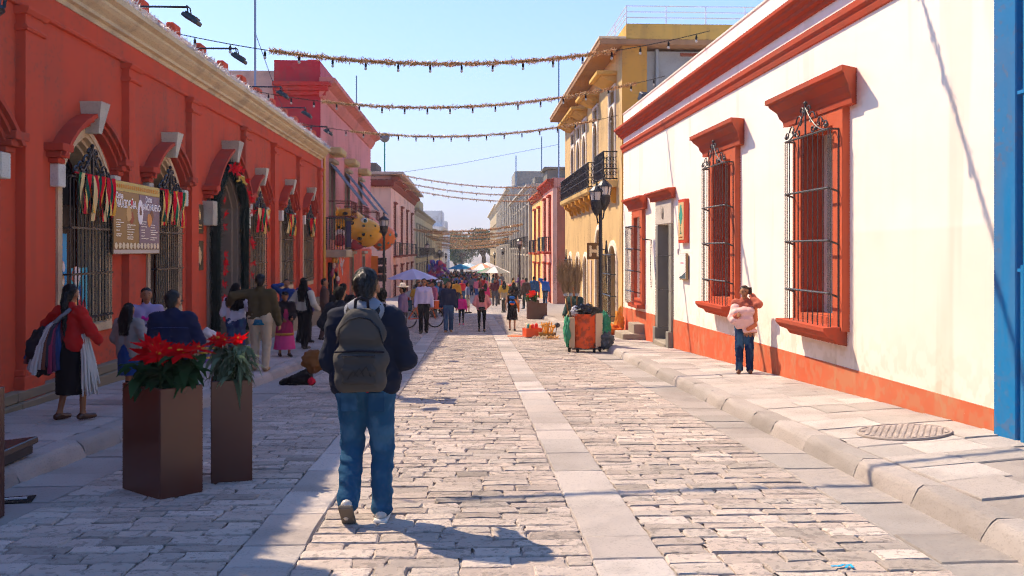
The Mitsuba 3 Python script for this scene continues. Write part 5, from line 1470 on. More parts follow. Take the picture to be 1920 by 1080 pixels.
for dx, dy, r in ((-0.37, 0.05, 0.12), (0.37, 0.05, 0.12), (-0.20, -0.22, 0.06), (0.20, -0.22, 0.06)):
    w = put('wheel', P_(mv(lathe([(r * .3, -0.025), (r * 0.9, -0.03), (r, -0.012), (r, 0.012), (r * 0.9, 0.03), (r * .3, 0.025)], 16), dx, dy, r, ry=math.pi / 2)), C('#1a1818'), 'm_matte', k, smooth=40)
    put('hub', P_(mv(lathe([(0.0, -0.034), (r * .3, -0.034), (r * .3, 0.034), (0.0, 0.034)], 10), dx, dy, r, ry=math.pi / 2)), C('#6a625c'), 'm_satin', w)
put('side_board', P_(mv(cbx(-0.10, 0.10, -0.02, 0.02, 0, 0.80, 0.006), 0.33, -0.10, 0.14, rz=0.5)), C('#cdb898'), 'm_cloth', k)
put('side_board', P_(mv(cbx(-0.07, 0.07, -0.02, 0.02, 0, 0.72, 0.006), -0.32, -0.12, 0.12, rz=-0.5)), C('#b8a080'), 'm_cloth', k)
def lump(c, r, seed, amp=0.25, n=3, freq=3.0):
    m = trimesh.creation.icosphere(n, 1.0)
    v = np.array(m.vertices)
    d = meshkit.noise(v * freq + 10, seed) - 0.5
    m.vertices = np.array(c) + v * np.array(r) * (1 + amp * 2 * d[:, None])
    return m
put('green_net_bag', P_(lump((-0.40, 0.08, 0.50), (0.10, 0.22, 0.36), 1, 0.35, 3, 5)), C('#3f8f6c'), 'm_cloth', k, smooth=True)
put('green_net_bag', P_(lump((0.50, 0.14, 0.54), (0.14, 0.22, 0.38), 2, 0.35, 3, 5)), C('#3a8a66'), 'm_cloth', k, smooth=True)
put('refuse_bag', P_(lump((0.52, 0.0, 0.30), (0.17, 0.2, 0.22), 3, 0.3)), C('#3a4650'), 'm_satin', k, smooth=True)
put('black_bag', P_(lump((0.02, 0.0, 1.0), (0.30, 0.27, 0.16), 4, 0.35, 3, 4)), C('#141416'), 'm_satin', k, smooth=True)
put('white_bag', P_(lump((-0.22, -0.05, 0.99), (0.12, 0.12, 0.12), 5, 0.35)), C('#a8a8b0'), 'm_satin', k, smooth=True)
for q in range(3):
    x0, lean_ = (-0.26, -0.34, -0.18)[q], (-0.12, -0.22, 0.03)[q]
    bk = thing('twig_broom', ['middle', 'left', 'right'][q] + ' twig broom standing upside down in the sweeping cart', 'broom', 'brooms in the cart')
    put('handle', P_(tube([(x0, 0.18, 0.55), (x0 + lean_ * 0.5, 0.2, 1.45)], 0.018, 6)), C('#8a6238'), 'm_matte', bk)
    V = []
    for t in range(420):
        a, rr = R2.uniform(0, 6.28), R2.uniform(0, 1) ** 0.5
        o = np.array([x0 + lean_ * 0.42, 0.2, 1.25])
        e = np.array([x0 + lean_ * 0.9 + 0.20 * rr * math.cos(a), 0.2 + 0.16 * rr * math.sin(a), 2.18 + R2.uniform(-0.35, 0.12)])
        s = np.array([math.cos(a + 1.5), math.sin(a + 1.5), 0]) * 0.005
        mid = (o + e) / 2 + np.array([0.05 * rr * math.cos(a), 0.05 * rr * math.sin(a), 0.1])
        V += [o - s, o + s, mid, mid - s, mid + s, e]
    put('twigs', P_(trimesh.Trimesh(np.array(V), np.arange(len(V)).reshape(-1, 3), process=False)), C('#8f7656'), 'm_matte', bk, kind='stuff')
    put('binding', P_(mv(lathe([(0.045, -0.04), (0.05, 0.0), (0.045, 0.04)], 8), x0 + lean_ * 0.47, 0.2, 1.38)), C('#8f9aa0'), 'm_satin', bk)
# orange goods by the steps
k = thing('orange_sack', 'crumpled orange sack on the pavement before the yellow house', 'sack')
z = float(right_pave_z(4.3, 28.6))
put(k, lump((4.25, 27.6, z + 0.14), (0.30, 0.25, 0.20), 6, 0.35), C('#c8641e'), 'm_cloth', smooth=True, asis=True)
k = thing('orange_sack', 'tall orange bundle leaning at the yellow house corner', 'sack')
put(k, lump((4.52, 27.9, z + 0.35), (0.14, 0.15, 0.42), 7, 0.35), C('#d8923a'), 'm_cloth', smooth=True, asis=True)
# toys for sale on the ground
tz = float(road_z(27.7))
k = thing('toy_crate', 'orange red crate of painted wooden toys on the street', 'crate')
put(k, mv(cat(cbx(-0.26, 0.26, -0.18, -0.16, 0, 0.26, .004), cbx(-0.26, 0.26, 0.16, 0.18, 0, 0.26, .004), cbx(-0.26, -0.24, -0.158, 0.158, 0, 0.26, .004), cbx(0.24, 0.26, -0.158, 0.158, 0, 0.26, .004), bx(-0.238, 0.238, -0.158, 0.158, 0.01, 0.03)), 1.92, 28.4, tz, rz=0.3), C('#d8501f'), 'm_satin', asis=True)
for q in range(9):
    t = thing('wooden_toy', f'small painted wooden toy standing in the orange crate, {["white", "red", "pink", "yellow", "orange", "teal", "cream", "scarlet", "gold"][q]} one', 'toy', 'toys in the crate')
    c = [C('#e8d8c8'), C('#d82a1a'), C('#d84a8a'), C('#e8b838'), C('#e8782a'), C('#2f8f88'), C('#f0e0b8'), C('#e03a20'), C('#d8a028')][q]
    px_, py_ = 1.92 + R2.uniform(-.18, .18), 28.4 + R2.uniform(-.1, .1)
    put(t, mv(lathe([(0.04, 0.04), (0.055, 0.10), (0.03, 0.2), (0.05, 0.28), (0.045, 0.34), (0.0, 0.38)], 8), px_, py_, tz, s=R2.uniform(.8, 1.15)), c, 'm_satin', smooth=40, asis=True)
k = thing('toy_basket', 'basket of yellow spindly wooden toys beside the orange crate', 'basket')
put(k, mv(lathe([(0.0, 0.01), (0.20, 0.01), (0.26, 0.14), (0.27, 0.16), (0.24, 0.15), (0.19, 0.03)], 16), 2.33, 27.9, tz), C('#8a6a3a'), 'm_matte', asis=True)
for q in range(16):
    a = R2.uniform(0, 6.28)
    put('stick_toy', mv(cat(tube([(0.1 * math.cos(a), 0.1 * math.sin(a), 0.05), (0.24 * math.cos(a), 0.2 * math.sin(a), R2.uniform(0.34, 0.5))], 0.016, 5), ball((0.22 * math.cos(a), 0.19 * math.sin(a), R2.uniform(.3, .42)), 0.04, 1)), 2.33, 27.9, tz), C('#d8962c'), 'm_satin', k, jit=0.2)
for i, (x, y, c, lab) in enumerate(((2.05, 27.1, '#e8d8b8', 'row of small cream and yellow toy animals in front of the basket'), (2.40, 27.15, '#e0a850', 'small yellow toy animals right of the cream ones'))):
    k = thing('toy_animal', lab, 'toy')
    for q in range(4):
        xx = x - 0.18 + 0.11 * q
        put('animal', cat(ball((xx, y, tz + 0.09), (0.05, 0.028, 0.03), 1), ball((xx + 0.05, y, tz + 0.13), (0.025, 0.02, 0.022), 1), *[tube([(xx + a, y + b, tz), (xx + a, y + b, tz + 0.08)], 0.01, 4) for a in (-.03, .03) for b in (-.015, .015)]), C(c), 'm_satin', k, jit=0.2)
k = thing('orange_disc', 'flat orange disc lying on the street left of the toy crate', 'disc')
put(k, mv(lathe([(0.0, 0.012), (0.26, 0.012), (0.28, 0.004), (0.28, 0.0)], 20), 1.45, 28.9, float(road_z(28.9)) + 0.015), C('#e87a3a'), 'm_satin', asis=True)
k = thing('dark_camera', 'small dark object held up on a stick at the right of the toys', 'object')
put(k, cat(ball((2.66, 28.2, tz + 0.36), (0.09, 0.07, 0.08), 1), tube([(2.6, 28.2, tz), (2.65, 28.2, tz + 0.32)], 0.012, 5)), C('#2a2e34'), 'm_satin', asis=True)

# ---------------------------------------------------------------- small things on the ground
k = thing('manhole_cover', 'round patterned manhole cover in the right pavement', 'manhole cover')
mx, my, mr = 4.27, 9.0, 0.44
def on_pave(m):
    v = np.array(m.vertices)
    v[:, 2] += right_pave_z(v[:, 0], v[:, 1])
    m.vertices = v
    return m
put(k, on_pave(mv(lathe([(0.0, 0.004), (mr * 0.5, 0.005), (mr * .92, 0.006), (mr, 0.004), (mr, -0.02)], 40), mx, my, 0.008)), C('#a89a90', 0.8), 'm_stone', asis=True)
put('rim', on_pave(mv(lathe([(mr * 0.93, 0.0), (mr * 0.94, 0.012), (mr * 0.99, 0.012), (mr * 1.0, 0.0)], 40), mx, my, 0.010)), C('#b0a298', 0.8), 'm_stone', k)
studs = []
for i in range(-6, 7):
    for j in range(-6, 7):
        x, y = 0.062 * i + (0.031 if j % 2 else 0), 0.056 * j
        if math.hypot(x, y) < mr * 0.88:
            studs.append(bx(mx + x - 0.022, mx + x + 0.022, my + y - 0.02, my + y + 0.02, 0.012, 0.021))
put('studs', on_pave(cat(studs)), C('#b8aaa0', 0.85), 'm_stone', k, kind='stuff')
k = thing('blue_litter', 'tiny bright blue scrap of litter on the setts', 'litter')
put(k, cat([mv(bx(-0.03, 0.03, -0.008, 0.008, 0, 0.004), 2.17 + 0.03 * q, 5.43 + 0.01 * math.sin(q * 2.0), float(road_z(5.43)) + 0.012, rz=0.5 * q) for q in range(4)]), C('#3aa0c8'), 'm_matte', asis=True)
k = thing('drain_slot', 'long dark drain slot with a pale bar in the left gutter', 'drain')
dx_, dy_ = -3.62, 7.42
put(k, mv(bx(-0.22, 0.22, -0.10, 0.10, 0, 0.006), dx_, dy_, float(road_z(dy_)) + 0.002, rz=0.25), C('#241f1c'), 'm_matte', asis=True)
put('pale_bar', mv(bx(-0.17, 0.17, -0.012, 0.012, 0.007, 0.02), dx_, dy_, float(road_z(dy_)) + 0.002, rz=0.25), C('#d8d0cc'), 'm_satin', k)
k = thing('black_cloth', 'heap of black cloth with red edge lying in the gutter', 'cloth')
bz = float(road_z(15.6))
m = sdf_mesh([((-3.08, 15.6, bz + 0.03), (-2.62, 15.6, bz + 0.03), 0.05, 0.06), ((-3.08, 15.6, bz + 0.04), (-2.66, 15.65, bz + 0.24), 0.04, 0.03), ((-2.9, 15.55, bz + 0.08), (-2.68, 15.6, bz + 0.14), 0.08, 0.07), ((-2.66, 15.65, bz + 0.24), (-2.62, 15.6, bz + 0.05), 0.03, 0.05)], 0.06, 0.016, lambda V: 0.012 * (meshkit.noise(V * 16, 2) - 0.5) * 2)
put(k, m, C('#161214'), 'm_cloth', smooth=True, asis=True)
put('red_lining', lump((-2.60, 15.5, bz + 0.07), (0.06, 0.06, 0.06), 10, 0.4, 2), C('#c81f3a'), 'm_cloth', k, smooth=True)
k = thing('striped_bucket', 'purple and yellow bucket with a white sack on top beside the doorway', 'bucket')
ux, uy = -4.93, 17.8
uz = float(left_pave_z(ux, uy))
put(k, mv(lathe([(0.0, 0.005), (0.12, 0.005), (0.155, 0.34), (0.165, 0.35), (0.14, 0.34)], 18), ux, uy, uz), C('#7a5aa0'), 'm_satin', smooth=40, asis=True)
for v in (0.08, 0.17, 0.26):
    put('stripe', mv(lathe([(0.124 + 0.035 * v / 0.34, v), (0.136 + 0.033 * v / .34, v + 0.02), (0.128 + 0.035 * v / 0.34, v + 0.04)], 18), ux, uy, uz), C('#d8b03a'), 'm_satin', k)
k = thing('white_sack', 'white sack lying on the striped bucket', 'sack')
put(k, lump((ux - 0.02, uy, uz + 0.47), (0.24, 0.2, 0.15), 12, 0.35), C('#cfc8c0'), 'm_cloth', smooth=True, asis=True)
k = thing('orange_basket', 'round orange basket lid leaning beside the striped bucket', 'basket')
put(k, mv(lathe([(0.0, 0.03), (0.12, 0.025), (0.18, 0.0), (0.18, -0.02), (0.0, 0.0)], 20), ux - 0.30, uy - 0.1, uz + 0.19, ry=1.2), C('#c86a24'), 'm_matte', asis=True)

# ---------------------------------------------------------------- carved jaguar heads on the pink house
def w_none(p, n, uv):
    return 0.0
def jaguar(u, v, w, k, col, col2, lab, spots):
    key = thing('jaguar_head', lab, 'sculpture', 'painted jaguar heads on the pink house')
    o = np.array(FLB.p(u, v, w))
    def L(m):
        return mv(m, *o, s=k)
    # x is out of the wall (the snout's way), y along the street, z up
    head = smooth_blob([((-0.5, 0, 0.0), 0.62), ((0.15, 0, 0.08), 0.60), ((0.75, 0, -0.18), 0.46), ((1.10, 0, -0.28), 0.40), ((0.9, 0, -0.55), 0.30), ((-0.3, 0, -0.45), 0.42)], 0.30, 0.055)
    put('head', L(head), col, 'm_satin', key, smooth=True)
    for s in (-1, 1):
        ear = smooth_blob([((-0.35, s * 0.45, 0.55), 0.20), ((-0.62, s * 0.55, 0.95), 0.10)], 0.1, 0.05)
        e = put('ear', L(ear), col, 'm_satin', key, smooth=True)
        put('inner_ear', L(mv(ball((0, 0, 0), (0.13, 0.05, 0.28), 2), -0.40, s * 0.62, 0.76, ry=-0.5)), C('#d8502c'), 'm_satin', e, smooth=True)
        y = put('eye', L(ball((0.80, s * 0.34, 0.16), (0.16, 0.09, 0.12), 2)), C('#e8e0d0'), 'm_gloss', key, smooth=True)
        put('pupil', L(ball((0.86, s * 0.40, 0.16), (0.07, 0.05, 0.075), 2)), C('#1f5a5a'), 'm_gloss', y, smooth=True)
    put('nose', L(ball((1.46, 0, -0.22), (0.10, 0.17, 0.12), 2)), C('#1a1614'), 'm_satin', key, smooth=True)
    mo = put('mouth', L(ball((-0.10, -0.52, -0.48), (0.40, 0.12, 0.36), 2)), C('#a8404a'), 'm_satin', key, smooth=True)
    for q in range(6):
        a = math.pi * (q + 0.5) / 6
        put('tooth', L(ball((-0.10 + 0.26 * math.cos(a), -0.60, -0.50 + 0.22 * math.sin(a)), (0.10, 0.06, 0.12), 1)), C('#e8d8d0'), 'm_satin', mo, smooth=True)
    rr = np.random.default_rng(int(u * 10))
    hv = np.array(head.vertices)
    n = 0
    while n < spots:
        p = hv[rr.integers(len(hv))]
        if p[1] > 0.35 or p[0] < -0.9:
            continue
        d = p - np.array([np.clip(p[0], -0.4, 0.9), 0, -0.2])
        d /= np.linalg.norm(d) + 1e-9
        r = rr.uniform(0.05, 0.10) * (0.55 if p[0] > 0.85 else 1)
        m = turn_to(lathe([(r * 0.35, 0.0), (r * 0.45, 0.03), (r, 0.025), (r * 1.08, 0.0)], 9) if p[0] < 0.8 else lathe([(0.0, 0.03), (r, 0.02), (r * 1.08, 0.0)], 8), d)
        m.apply_translation(p + d * 0.005)
        put('spot', L(m), col2, 'm_satin', key)
        n += 1
def smooth_blob(balls, k, res):
    return sdf_mesh([(np.array(c), np.array(c), r, r) for c, r in balls], k, res)
jaguar(39.2, 2.72, 0.30, 1.05, C('#f2ae2c'), C('#241a14'), 'big yellow jaguar head with black spots jutting from the pink house balcony', 46)
jaguar(43.6, 2.60, 0.45, 1.1, C('#e8762c'), C('#5f8f8a'), 'orange jaguar head with blue green spots behind the yellow one', 40)
# doorway decorations on the pink house
k = thing('shop_display', 'dark doorway display of masks and trinkets under the pink house balcony', 'display')
put('post', FLB.box(36.25, 36.4, -1.0, 1.2, 0.06, 0.2, .01), C('#1d1a1e'), 'm_matte', k)
put('post', FLB.box(37.75, 37.9, -1.0, 1.2, 0.06, 0.2, .01), C('#1d1a1e'), 'm_matte', k)
for q in range(22):
    put('trinket', FLB.m(mv(ball((0, 0, 0), (0.12, 0.13, 0.07), 1), R2.uniform(36.2, 38.0), R2.uniform(-0.6, 1.3), 0.22)), [C('#d8d0c8'), C('#c83a2a'), C('#2f6f4a'), C('#d8a83a'), C('#8a2f5a')][R2.integers(5)], 'm_satin', k)
put('white_rosette', FLB.m(mv(petals(9, 0.42, 0.15, 0.5, R2), 38.2, 1.05, 0.3)), C('#d8c8cc'), 'm_matte', k)
k = thing('traffic_sign', 'narrow orange edged sign with three black panels at the pink house corner', 'sign')
put(k, FLB.box(51.6, 51.66, -0.2, 1.35, 0.1, 0.5, .01), C('#e08a2a'), 'm_satin', asis=True)
for q in range(3):
    put('black_panel', FLB.box(51.5, 51.597, -0.05 + 0.46 * q, 0.33 + 0.46 * q, 0.5, 0.95, .01), C('#1a1a1c'), 'm_satin', k)
# ---------------------------------------------------------------- people
SK = [C('#a5704c'), C('#8f5d3c'), C('#b98260'), C('#c69474')]
BLACKHAIR = C('#14110f')
def unit(v):
    v = np.asarray(v, float)
    return v / (np.linalg.norm(v) + 1e-12)
def two_bone(a, b, l1, l2, hint):
    a, b = np.asarray(a, float), np.asarray(b, float)
    d = b - a
    L = min(np.linalg.norm(d), 0.998 * (l1 + l2))
    u = unit(d)
    b = a + u * L
    x = (l1 * l1 - l2 * l2 + L * L) / (2 * L)
    h = math.sqrt(max(l1 * l1 - x * x, 0))
    p = np.asarray(hint, float) - u * (np.asarray(hint, float) @ u)
    return a + u * x + unit(p) * h, b
def hand_mesh(w, d, n, side, curl=0.6, res=0.006):
    """A hand with palm, four fingers and a thumb: from the wrist w along d, palm facing n."""
    d, n = unit(d), unit(np.asarray(n) - unit(d) * (np.asarray(n) @ unit(d)))
    s = np.cross(d, n) * side
    P = []
    kn = [w + d * 0.085 + s * o for o in (-0.030, -0.010, 0.010, 0.028)]
    for k in kn:
        P.append((w + d * 0.01, k, 0.019, 0.0125))
    for k, L in zip(kn, (0.062, 0.074, 0.070, 0.054)):
        a = k + (d * math.cos(curl * .6) + n * math.sin(curl * .6)) * L * 0.55
        b = a + (d * math.cos(curl * 1.6) + n * math.sin(curl * 1.6)) * L * 0.5
        P += [(k, a, 0.0105, 0.009), (a, b, 0.009, 0.007)]
    t0 = w + d * 0.03 - s * 0.028
    t1 = t0 + (d * 0.6 - s * 0.75 + n * 0.3) * 0.042
    P += [(w + d * 0.015, t0, 0.017, 0.014), (t0, t1, 0.013, 0.010), (t1, t1 + (d * 0.85 - s * 0.3 + n * 0.35) * 0.032, 0.010, 0.008)]
    return sdf_mesh(P, 0.010, res)
class Fig:
    pass
def fig(label, x, y, H=1.68, face=0.0, zg=None, feet=((-0.10, 0.10, 0, 0), (0.10, -0.10, 0, 0)), hands=(None, None), elbow=(None, None), lean=0.0, turn=0.0, nod=0.0, girth=1.0, skin=0,
        top=('shirt', '#888888'), sleeve=1.0, hem=0.88, ease=0.012, flare=0.0, bottom=('trousers', '#222222'), bhem=0.10, pleat=0.0, shoes='#2a221c', hair=('short', None), res=0.02, detail=False, group=None, name='person', far=False, cat_='person'):
    f = Fig()
    s = H / 1.75
    if zg is None:
        zg = float(road_z(y))
    R = trimesh.transformations.rotation_matrix(-face, [0, 0, 1])
    M = np.eye(4)
    M[:3, :3] = R[:3, :3] * s
    M[:3, 3] = [x, y, zg]
    f.M = M
    def L(m):
        m = mesh_of(m).copy()
        m.apply_transform(M)
        return m
    f.L = L
    rl = res / s
    G = girth
    pel = np.array([0, 0, 0.95])
    cl, sl = math.cos(lean), math.sin(lean)
    def TT(p):
        p = np.asarray(p, float) - pel
        return pel + np.array([p[0] * G if abs(p[0]) < 0.16 else p[0] + math.copysign(0.16 * (G - 1), p[0]), p[1] * cl + p[2] * sl, -p[1] * sl + p[2] * cl])
    f.TT = TT
    hips = [np.array([-0.088 * G, 0, 0.92]), np.array([0.088 * G, 0, 0.92])]
    knees, ankles, heels, toes = [], [], [], []
    for i in (0, 1):
        fx, fy, fz, pt = feet[i]
        an = np.array([fx, fy, fz + 0.085])
        k, an = two_bone(hips[i], an, 0.425, 0.425, (0.05 * (2 * i - 1), 1, 0.1))
        knees.append(k)
        ankles.append(an)
        c, q = math.cos(pt), math.sin(pt)
        rot = lambda v: np.array([v[0], v[1] * c + v[2] * q, -v[1] * q + v[2] * c])
        toes.append(an + rot(np.array([0.02 * (2 * i - 1), 0.155, -0.052])))
        heels.append(an + rot(np.array([0, -0.045, -0.045])))
    sh = [TT((-0.180, 0, 1.405)), TT((0.180, 0, 1.405))]
    els, wrs = [], []
    for i in (0, 1):
        h = hands[i]
        sg = 2 * i - 1
        h = TT((sg * 0.27, 0.05, 0.86)) if h is None else TT(h)
        e, w = two_bone(sh[i], h, 0.295, 0.265, (sg * 0.5, -1, -0.2) if elbow[i] is None else elbow[i])
        els.append(e)
        wrs.append(w)
    f.wr, f.el, f.sh, f.knees, f.ankles = wrs, els, sh, knees, ankles
    ct, st_, cn, sn = math.cos(turn), math.sin(turn), math.cos(nod), math.sin(nod)
    nk = TT((0, 0.01, 1.50))
    def HD(p):
        p = np.asarray(p, float)
        p = np.array([p[0], p[1] * cn + p[2] * sn, -p[1] * sn + p[2] * cn])
        return nk + np.array([p[0] * ct + p[1] * st_, -p[0] * st_ + p[1] * ct, p[2]])
    f.HD = HD
    P = []
    for i in (0, 1):
        sg = 2 * i - 1
        P += [(hips[i], knees[i], 0.080 * G, 0.052), (knees[i], ankles[i], 0.050, 0.034), (heels[i] + [0, 0, 0.008], toes[i], 0.030, 0.026), (ankles[i], (heels[i] + toes[i]) / 2, 0.036, 0.030)]
        P += [(TT((sg * 0.075, 0, 1.30)), TT((sg * 0.07, 0, 1.0)), 0.086, 0.082), (TT((sg * 0.14, 0, 1.40)), sh[i], 0.050, 0.048)]
        P += [(sh[i], els[i], 0.044, 0.036), (els[i], wrs[i], 0.036, 0.025)]
        if not detail:
            P += [(wrs[i], wrs[i] + unit(wrs[i] - els[i]) * 0.10, 0.030, 0.022)]
    P += [(TT((-0.1, 0, 1.40)), TT((0.1, 0, 1.40)), 0.055, 0.055), (TT((0, 0, 1.42)), HD((0, 0.0, 0.06)), 0.052, 0.050)]
    hp = [(HD((0, -0.005, 0.155)), HD((0, 0.01, 0.15)), 0.086, 0.088), (HD((0, 0.035, 0.085)), HD((0, 0.045, 0.055)), 0.066, 0.048), (HD((0, 0.095, 0.125)), HD((0, 0.108, 0.10)), 0.012, 0.016)]
    hp += [(HD((sg * 0.086, 0.0, 0.125)), HD((sg * 0.090, -0.008, 0.095)), 0.016, 0.011) for sg in (-1, 1)]
    body = sdf_mesh(P + hp, 0.022, rl)
    parts = [('body', body, SK[skin], 'm_skin')]
    if detail:
        for i in (0, 1):
            d = unit(wrs[i] - els[i])
            inn = np.array([-(2 * i - 1), 0.2, 0.0])
            parts[0] = ('body', cat(parts[0][1], hand_mesh(wrs[i] - d * 0.01, d, inn, -(2 * i - 1))), SK[skin], 'm_skin')
    # clothes
    e = ease
    tn, tc = top
    if tn:
        Q = [(TT((-0.145, 0, 1.40)), TT((0.145, 0, 1.40)), 0.064, 0.064)]
        for i in (0, 1):
            sg = 2 * i - 1
            Q += [(TT((sg * 0.085, 0.008, 1.32)), TT((sg * 0.078, 0, 1.05)), 0.104, 0.100), (TT((sg * 0.078, 0, 1.05)), TT((sg * (0.088 + flare), 0, hem + 0.08)), 0.100, 0.104 + flare * 0.7)]
            if sleeve > 0:
                Q += [(sh[i], sh[i] + (els[i] - sh[i]) * min(1, sleeve * 2), 0.064, 0.053)]
                if sleeve > 0.5:
                    Q += [(els[i], els[i] + (wrs[i] - els[i]) * (sleeve * 2 - 1) * 0.96, 0.052, 0.043)]
        Q += [(TT((0, -0.012, 1.44)), TT((0, -0.010, 1.475)), 0.062, 0.058)]
        wr = (lambda V: 0.010 * (meshkit.noise(V * np.array([10, 10, 22.0]) + 7, 3) - 0.5) * 2) if res < 0.02 else None
        parts.append((tn, sdf_mesh(Q, 0.035, rl, wr, e), C(tc), 'm_cloth'))
    bn_, bc = bottom
    if bn_ in ('trousers', 'jeans', 'shorts', 'leggings'):
        k = {'trousers': 0.012, 'jeans': 0.016, 'shorts': 0.022, 'leggings': -0.004}[bn_]
        Q = []
        for i in (0, 1):
            Q += [(hips[i] + [0, 0, 0.01], hips[i] + [0, 0, 0.10], 0.104 * G, 0.100 * G), (hips[i], knees[i], 0.094 * G, 0.066)]
            if bn_ != 'shorts':
                en = ankles[i] + (knees[i] - ankles[i]) * max(0.0, (bhem - 0.10) / 0.42)
                Q += [(knees[i], en, 0.064, 0.056 if bn_ != 'leggings' else 0.042)]
            else:
                pass
        wr = (lambda V: 0.010 * (meshkit.noise(V * np.array([7, 7, 24.0]) + 3 + 1.5 * np.sin(V[:, [1, 2, 0]] * 7), 5) - 0.5) * 2 * np.clip((0.95 - V[:, 2]) * 2, 0.2, 1.2)) if res < 0.02 else None
        parts.append((bn_, sdf_mesh(Q, 0.030, rl, wr, k), C(bc), 'm_denim' if bn_ == 'jeans' and not far else 'm_cloth'))
    elif bn_ in ('skirt', 'dress'):
        r0 = 0.130 * G
        r1 = 0.19 + 0.10 * pleat
        hemz = bhem
        npl = 22 if pleat else 10
        amp = 0.05 if pleat else 0.03
        prof = [(0.02, 1.06), (r0, 1.06), (r0 + 0.02, 0.98), (r0 + 0.05, 0.88)] + [(r0 + 0.05 + (r1 - r0 - 0.05) * t, 0.88 + (hemz - 0.88) * t) for t in (0.25, 0.5, 0.75, 1.0)] + [(r1 - 0.02, hemz + 0.003), (0.03, hemz + 0.06)]
        parts.append((bn_, lathe(prof, 44, 1.0, 0.80, lambda a, t: 1 + amp * np.clip(t * 1.6 - 0.3, 0, 1) * np.sin(a * npl + 2 * np.sin(a * 3))), C(bc), 'm_cloth'))
    if shoes:
        Q0, Q1 = [], []
        for i in (0, 1):
            q = [(heels[i] + [0, 0, 0.004], toes[i], 0.040, 0.034), (ankles[i] - [0, 0, 0.02], (heels[i] + toes[i]) / 2, 0.046, 0.040)]
            if shoes[0] == 'B':
                q.append((ankles[i], knees[i] * 0.6 + ankles[i] * 0.4, 0.05, 0.056))
            sm = sdf_mesh(q, 0.02, min(rl, 0.022))
            v = np.array(sm.vertices)
            if feet[i][3] == 0:
                v[:, 2] = np.maximum(v[:, 2], feet[i][2] + 0.002)
            sm.vertices = v
            parts.append(('shoe' if shoes[0] != 'B' else 'boot', sm, C(shoes.lstrip('B')), 'm_satin'))
    hs_, hc = hair
    hc = BLACKHAIR if hc is None else C(hc)
    if hs_:
        Q = [(HD((0, -0.022, 0.166)), HD((0, -0.012, 0.178)), 0.088, 0.086), (HD((0, -0.040, 0.12)), HD((0, -0.045, 0.09)), 0.072, 0.058)]
        if hs_ == 'long':
            for dx in (-0.06, 0, 0.06):
                Q.append((HD((dx, -0.05, 0.12)), HD((dx * 1.4, -0.05, -0.05)) + [0, -0.05, 0], 0.055, 0.055))
                Q.append((HD((dx * 1.4, -0.05, -0.05)) + [0, -0.05, 0], HD((dx * 1.2, -0.05, -0.28)) + [0, -0.07, 0], 0.055, 0.035))
        elif hs_ == 'pony':
            Q += [(HD((0, -0.09, 0.14)), HD((0.01, -0.135, 0.02)), 0.045, 0.045), (HD((0.01, -0.135, 0.02)), HD((0.02, -0.13, -0.18)), 0.045, 0.042), (HD((0.02, -0.13, -0.18)), HD((0.02, -0.13, -0.46)), 0.042, 0.016)]
        elif hs_ == 'bun':
            Q.append((HD((0, -0.10, 0.13)), HD((0, -0.11, 0.11)), 0.045, 0.045))
        wr = (lambda V: 0.006 * (meshkit.noise(V * np.array([60, 60, 14.0]), 9) - 0.5) * 2) if res < 0.02 else None
        parts.append(('hair', sdf_mesh(Q, 0.02, rl * 0.8, wr), hc, 'm_matte'))
    if far:
        V, Fc, cc, at = [], [], [], 0
        for _, m, c, _ in parts:
            m = mesh_of(m)
            V.append(m.vertices)
            Fc.append(np.array(m.faces) + at)
            cc.append(np.tile(c, (len(m.vertices), 1)))
            at += len(m.vertices)
        k = thing(name, label, cat_, group)
        put(k, L(trimesh.Trimesh(np.vstack(V), np.vstack(Fc), process=False)), np.vstack(cc), 'm_matte', asis=True, smooth=True)
        f.key = k
        return f
    f.key = thing(name, label, cat_, group)
    if detail and res < 0.02:
        hm = [p for p in parts if p[0] == 'hair'][0][1]
        rh = np.random.default_rng(int(abs(x) * 1000))
        hv, hn = np.array(hm.vertices), np.array(hm.vertex_normals)
        pick = rh.integers(len(hv), size=1700)
        dn = np.array([0, -0.35, -1.0]) + rh.normal(size=(1700, 3)) * 0.45
        dn -= hn[pick] * (dn * hn[pick]).sum(1, keepdims=True) * 0.85
        dn /= np.linalg.norm(dn, axis=1, keepdims=True)
        o = hv[pick] + hn[pick] * 0.001
        wd = np.cross(dn, hn[pick]) * 0.0022
        tip = o + dn * rh.uniform(0.015, 0.035, (1700, 1)) + hn[pick] * rh.uniform(0.001, 0.009, (1700, 1))
        V = np.stack([o - wd, o + wd, tip], 1).reshape(-1, 3)
        put('hair_strands', L(trimesh.Trimesh(V, np.arange(len(V)).reshape(-1, 3), process=False)), hc * rh.uniform(0.6, 2.2), 'm_satin', f.key, kind='stuff')
    for n, m, c, mat in parts:
        put(n, L(m), c, mat, f.key, smooth=True)
    if detail:
        for sg in (-1, 1):
            put('eye', L(ball(HD((sg * 0.032, 0.086, 0.135)), (0.013, 0.007, 0.007), 1)), C('#171210'), 'm_satin', f.key, smooth=True)
            put('eyebrow', L(tube([HD((sg * 0.050, 0.082, 0.155)), HD((sg * 0.032, 0.093, 0.160)), HD((sg * 0.016, 0.092, 0.156))], 0.004, 5)), C('#1a1411'), 'm_matte', f.key)
        put('mouth', L(tube([HD((-0.024, 0.086, 0.066)), HD((0, 0.098, 0.064)), HD((0.024, 0.086, 0.066))], 0.006, 5)), C('#7c3a30'), 'm_skin', f.key)
    return f
def acc(f, name, m, col, mat='m_cloth', smooth=True, parent=None):
    return put(name, f.L(m), C(col) if isinstance(col, str) else col, mat, parent or f.key, smooth=smooth)
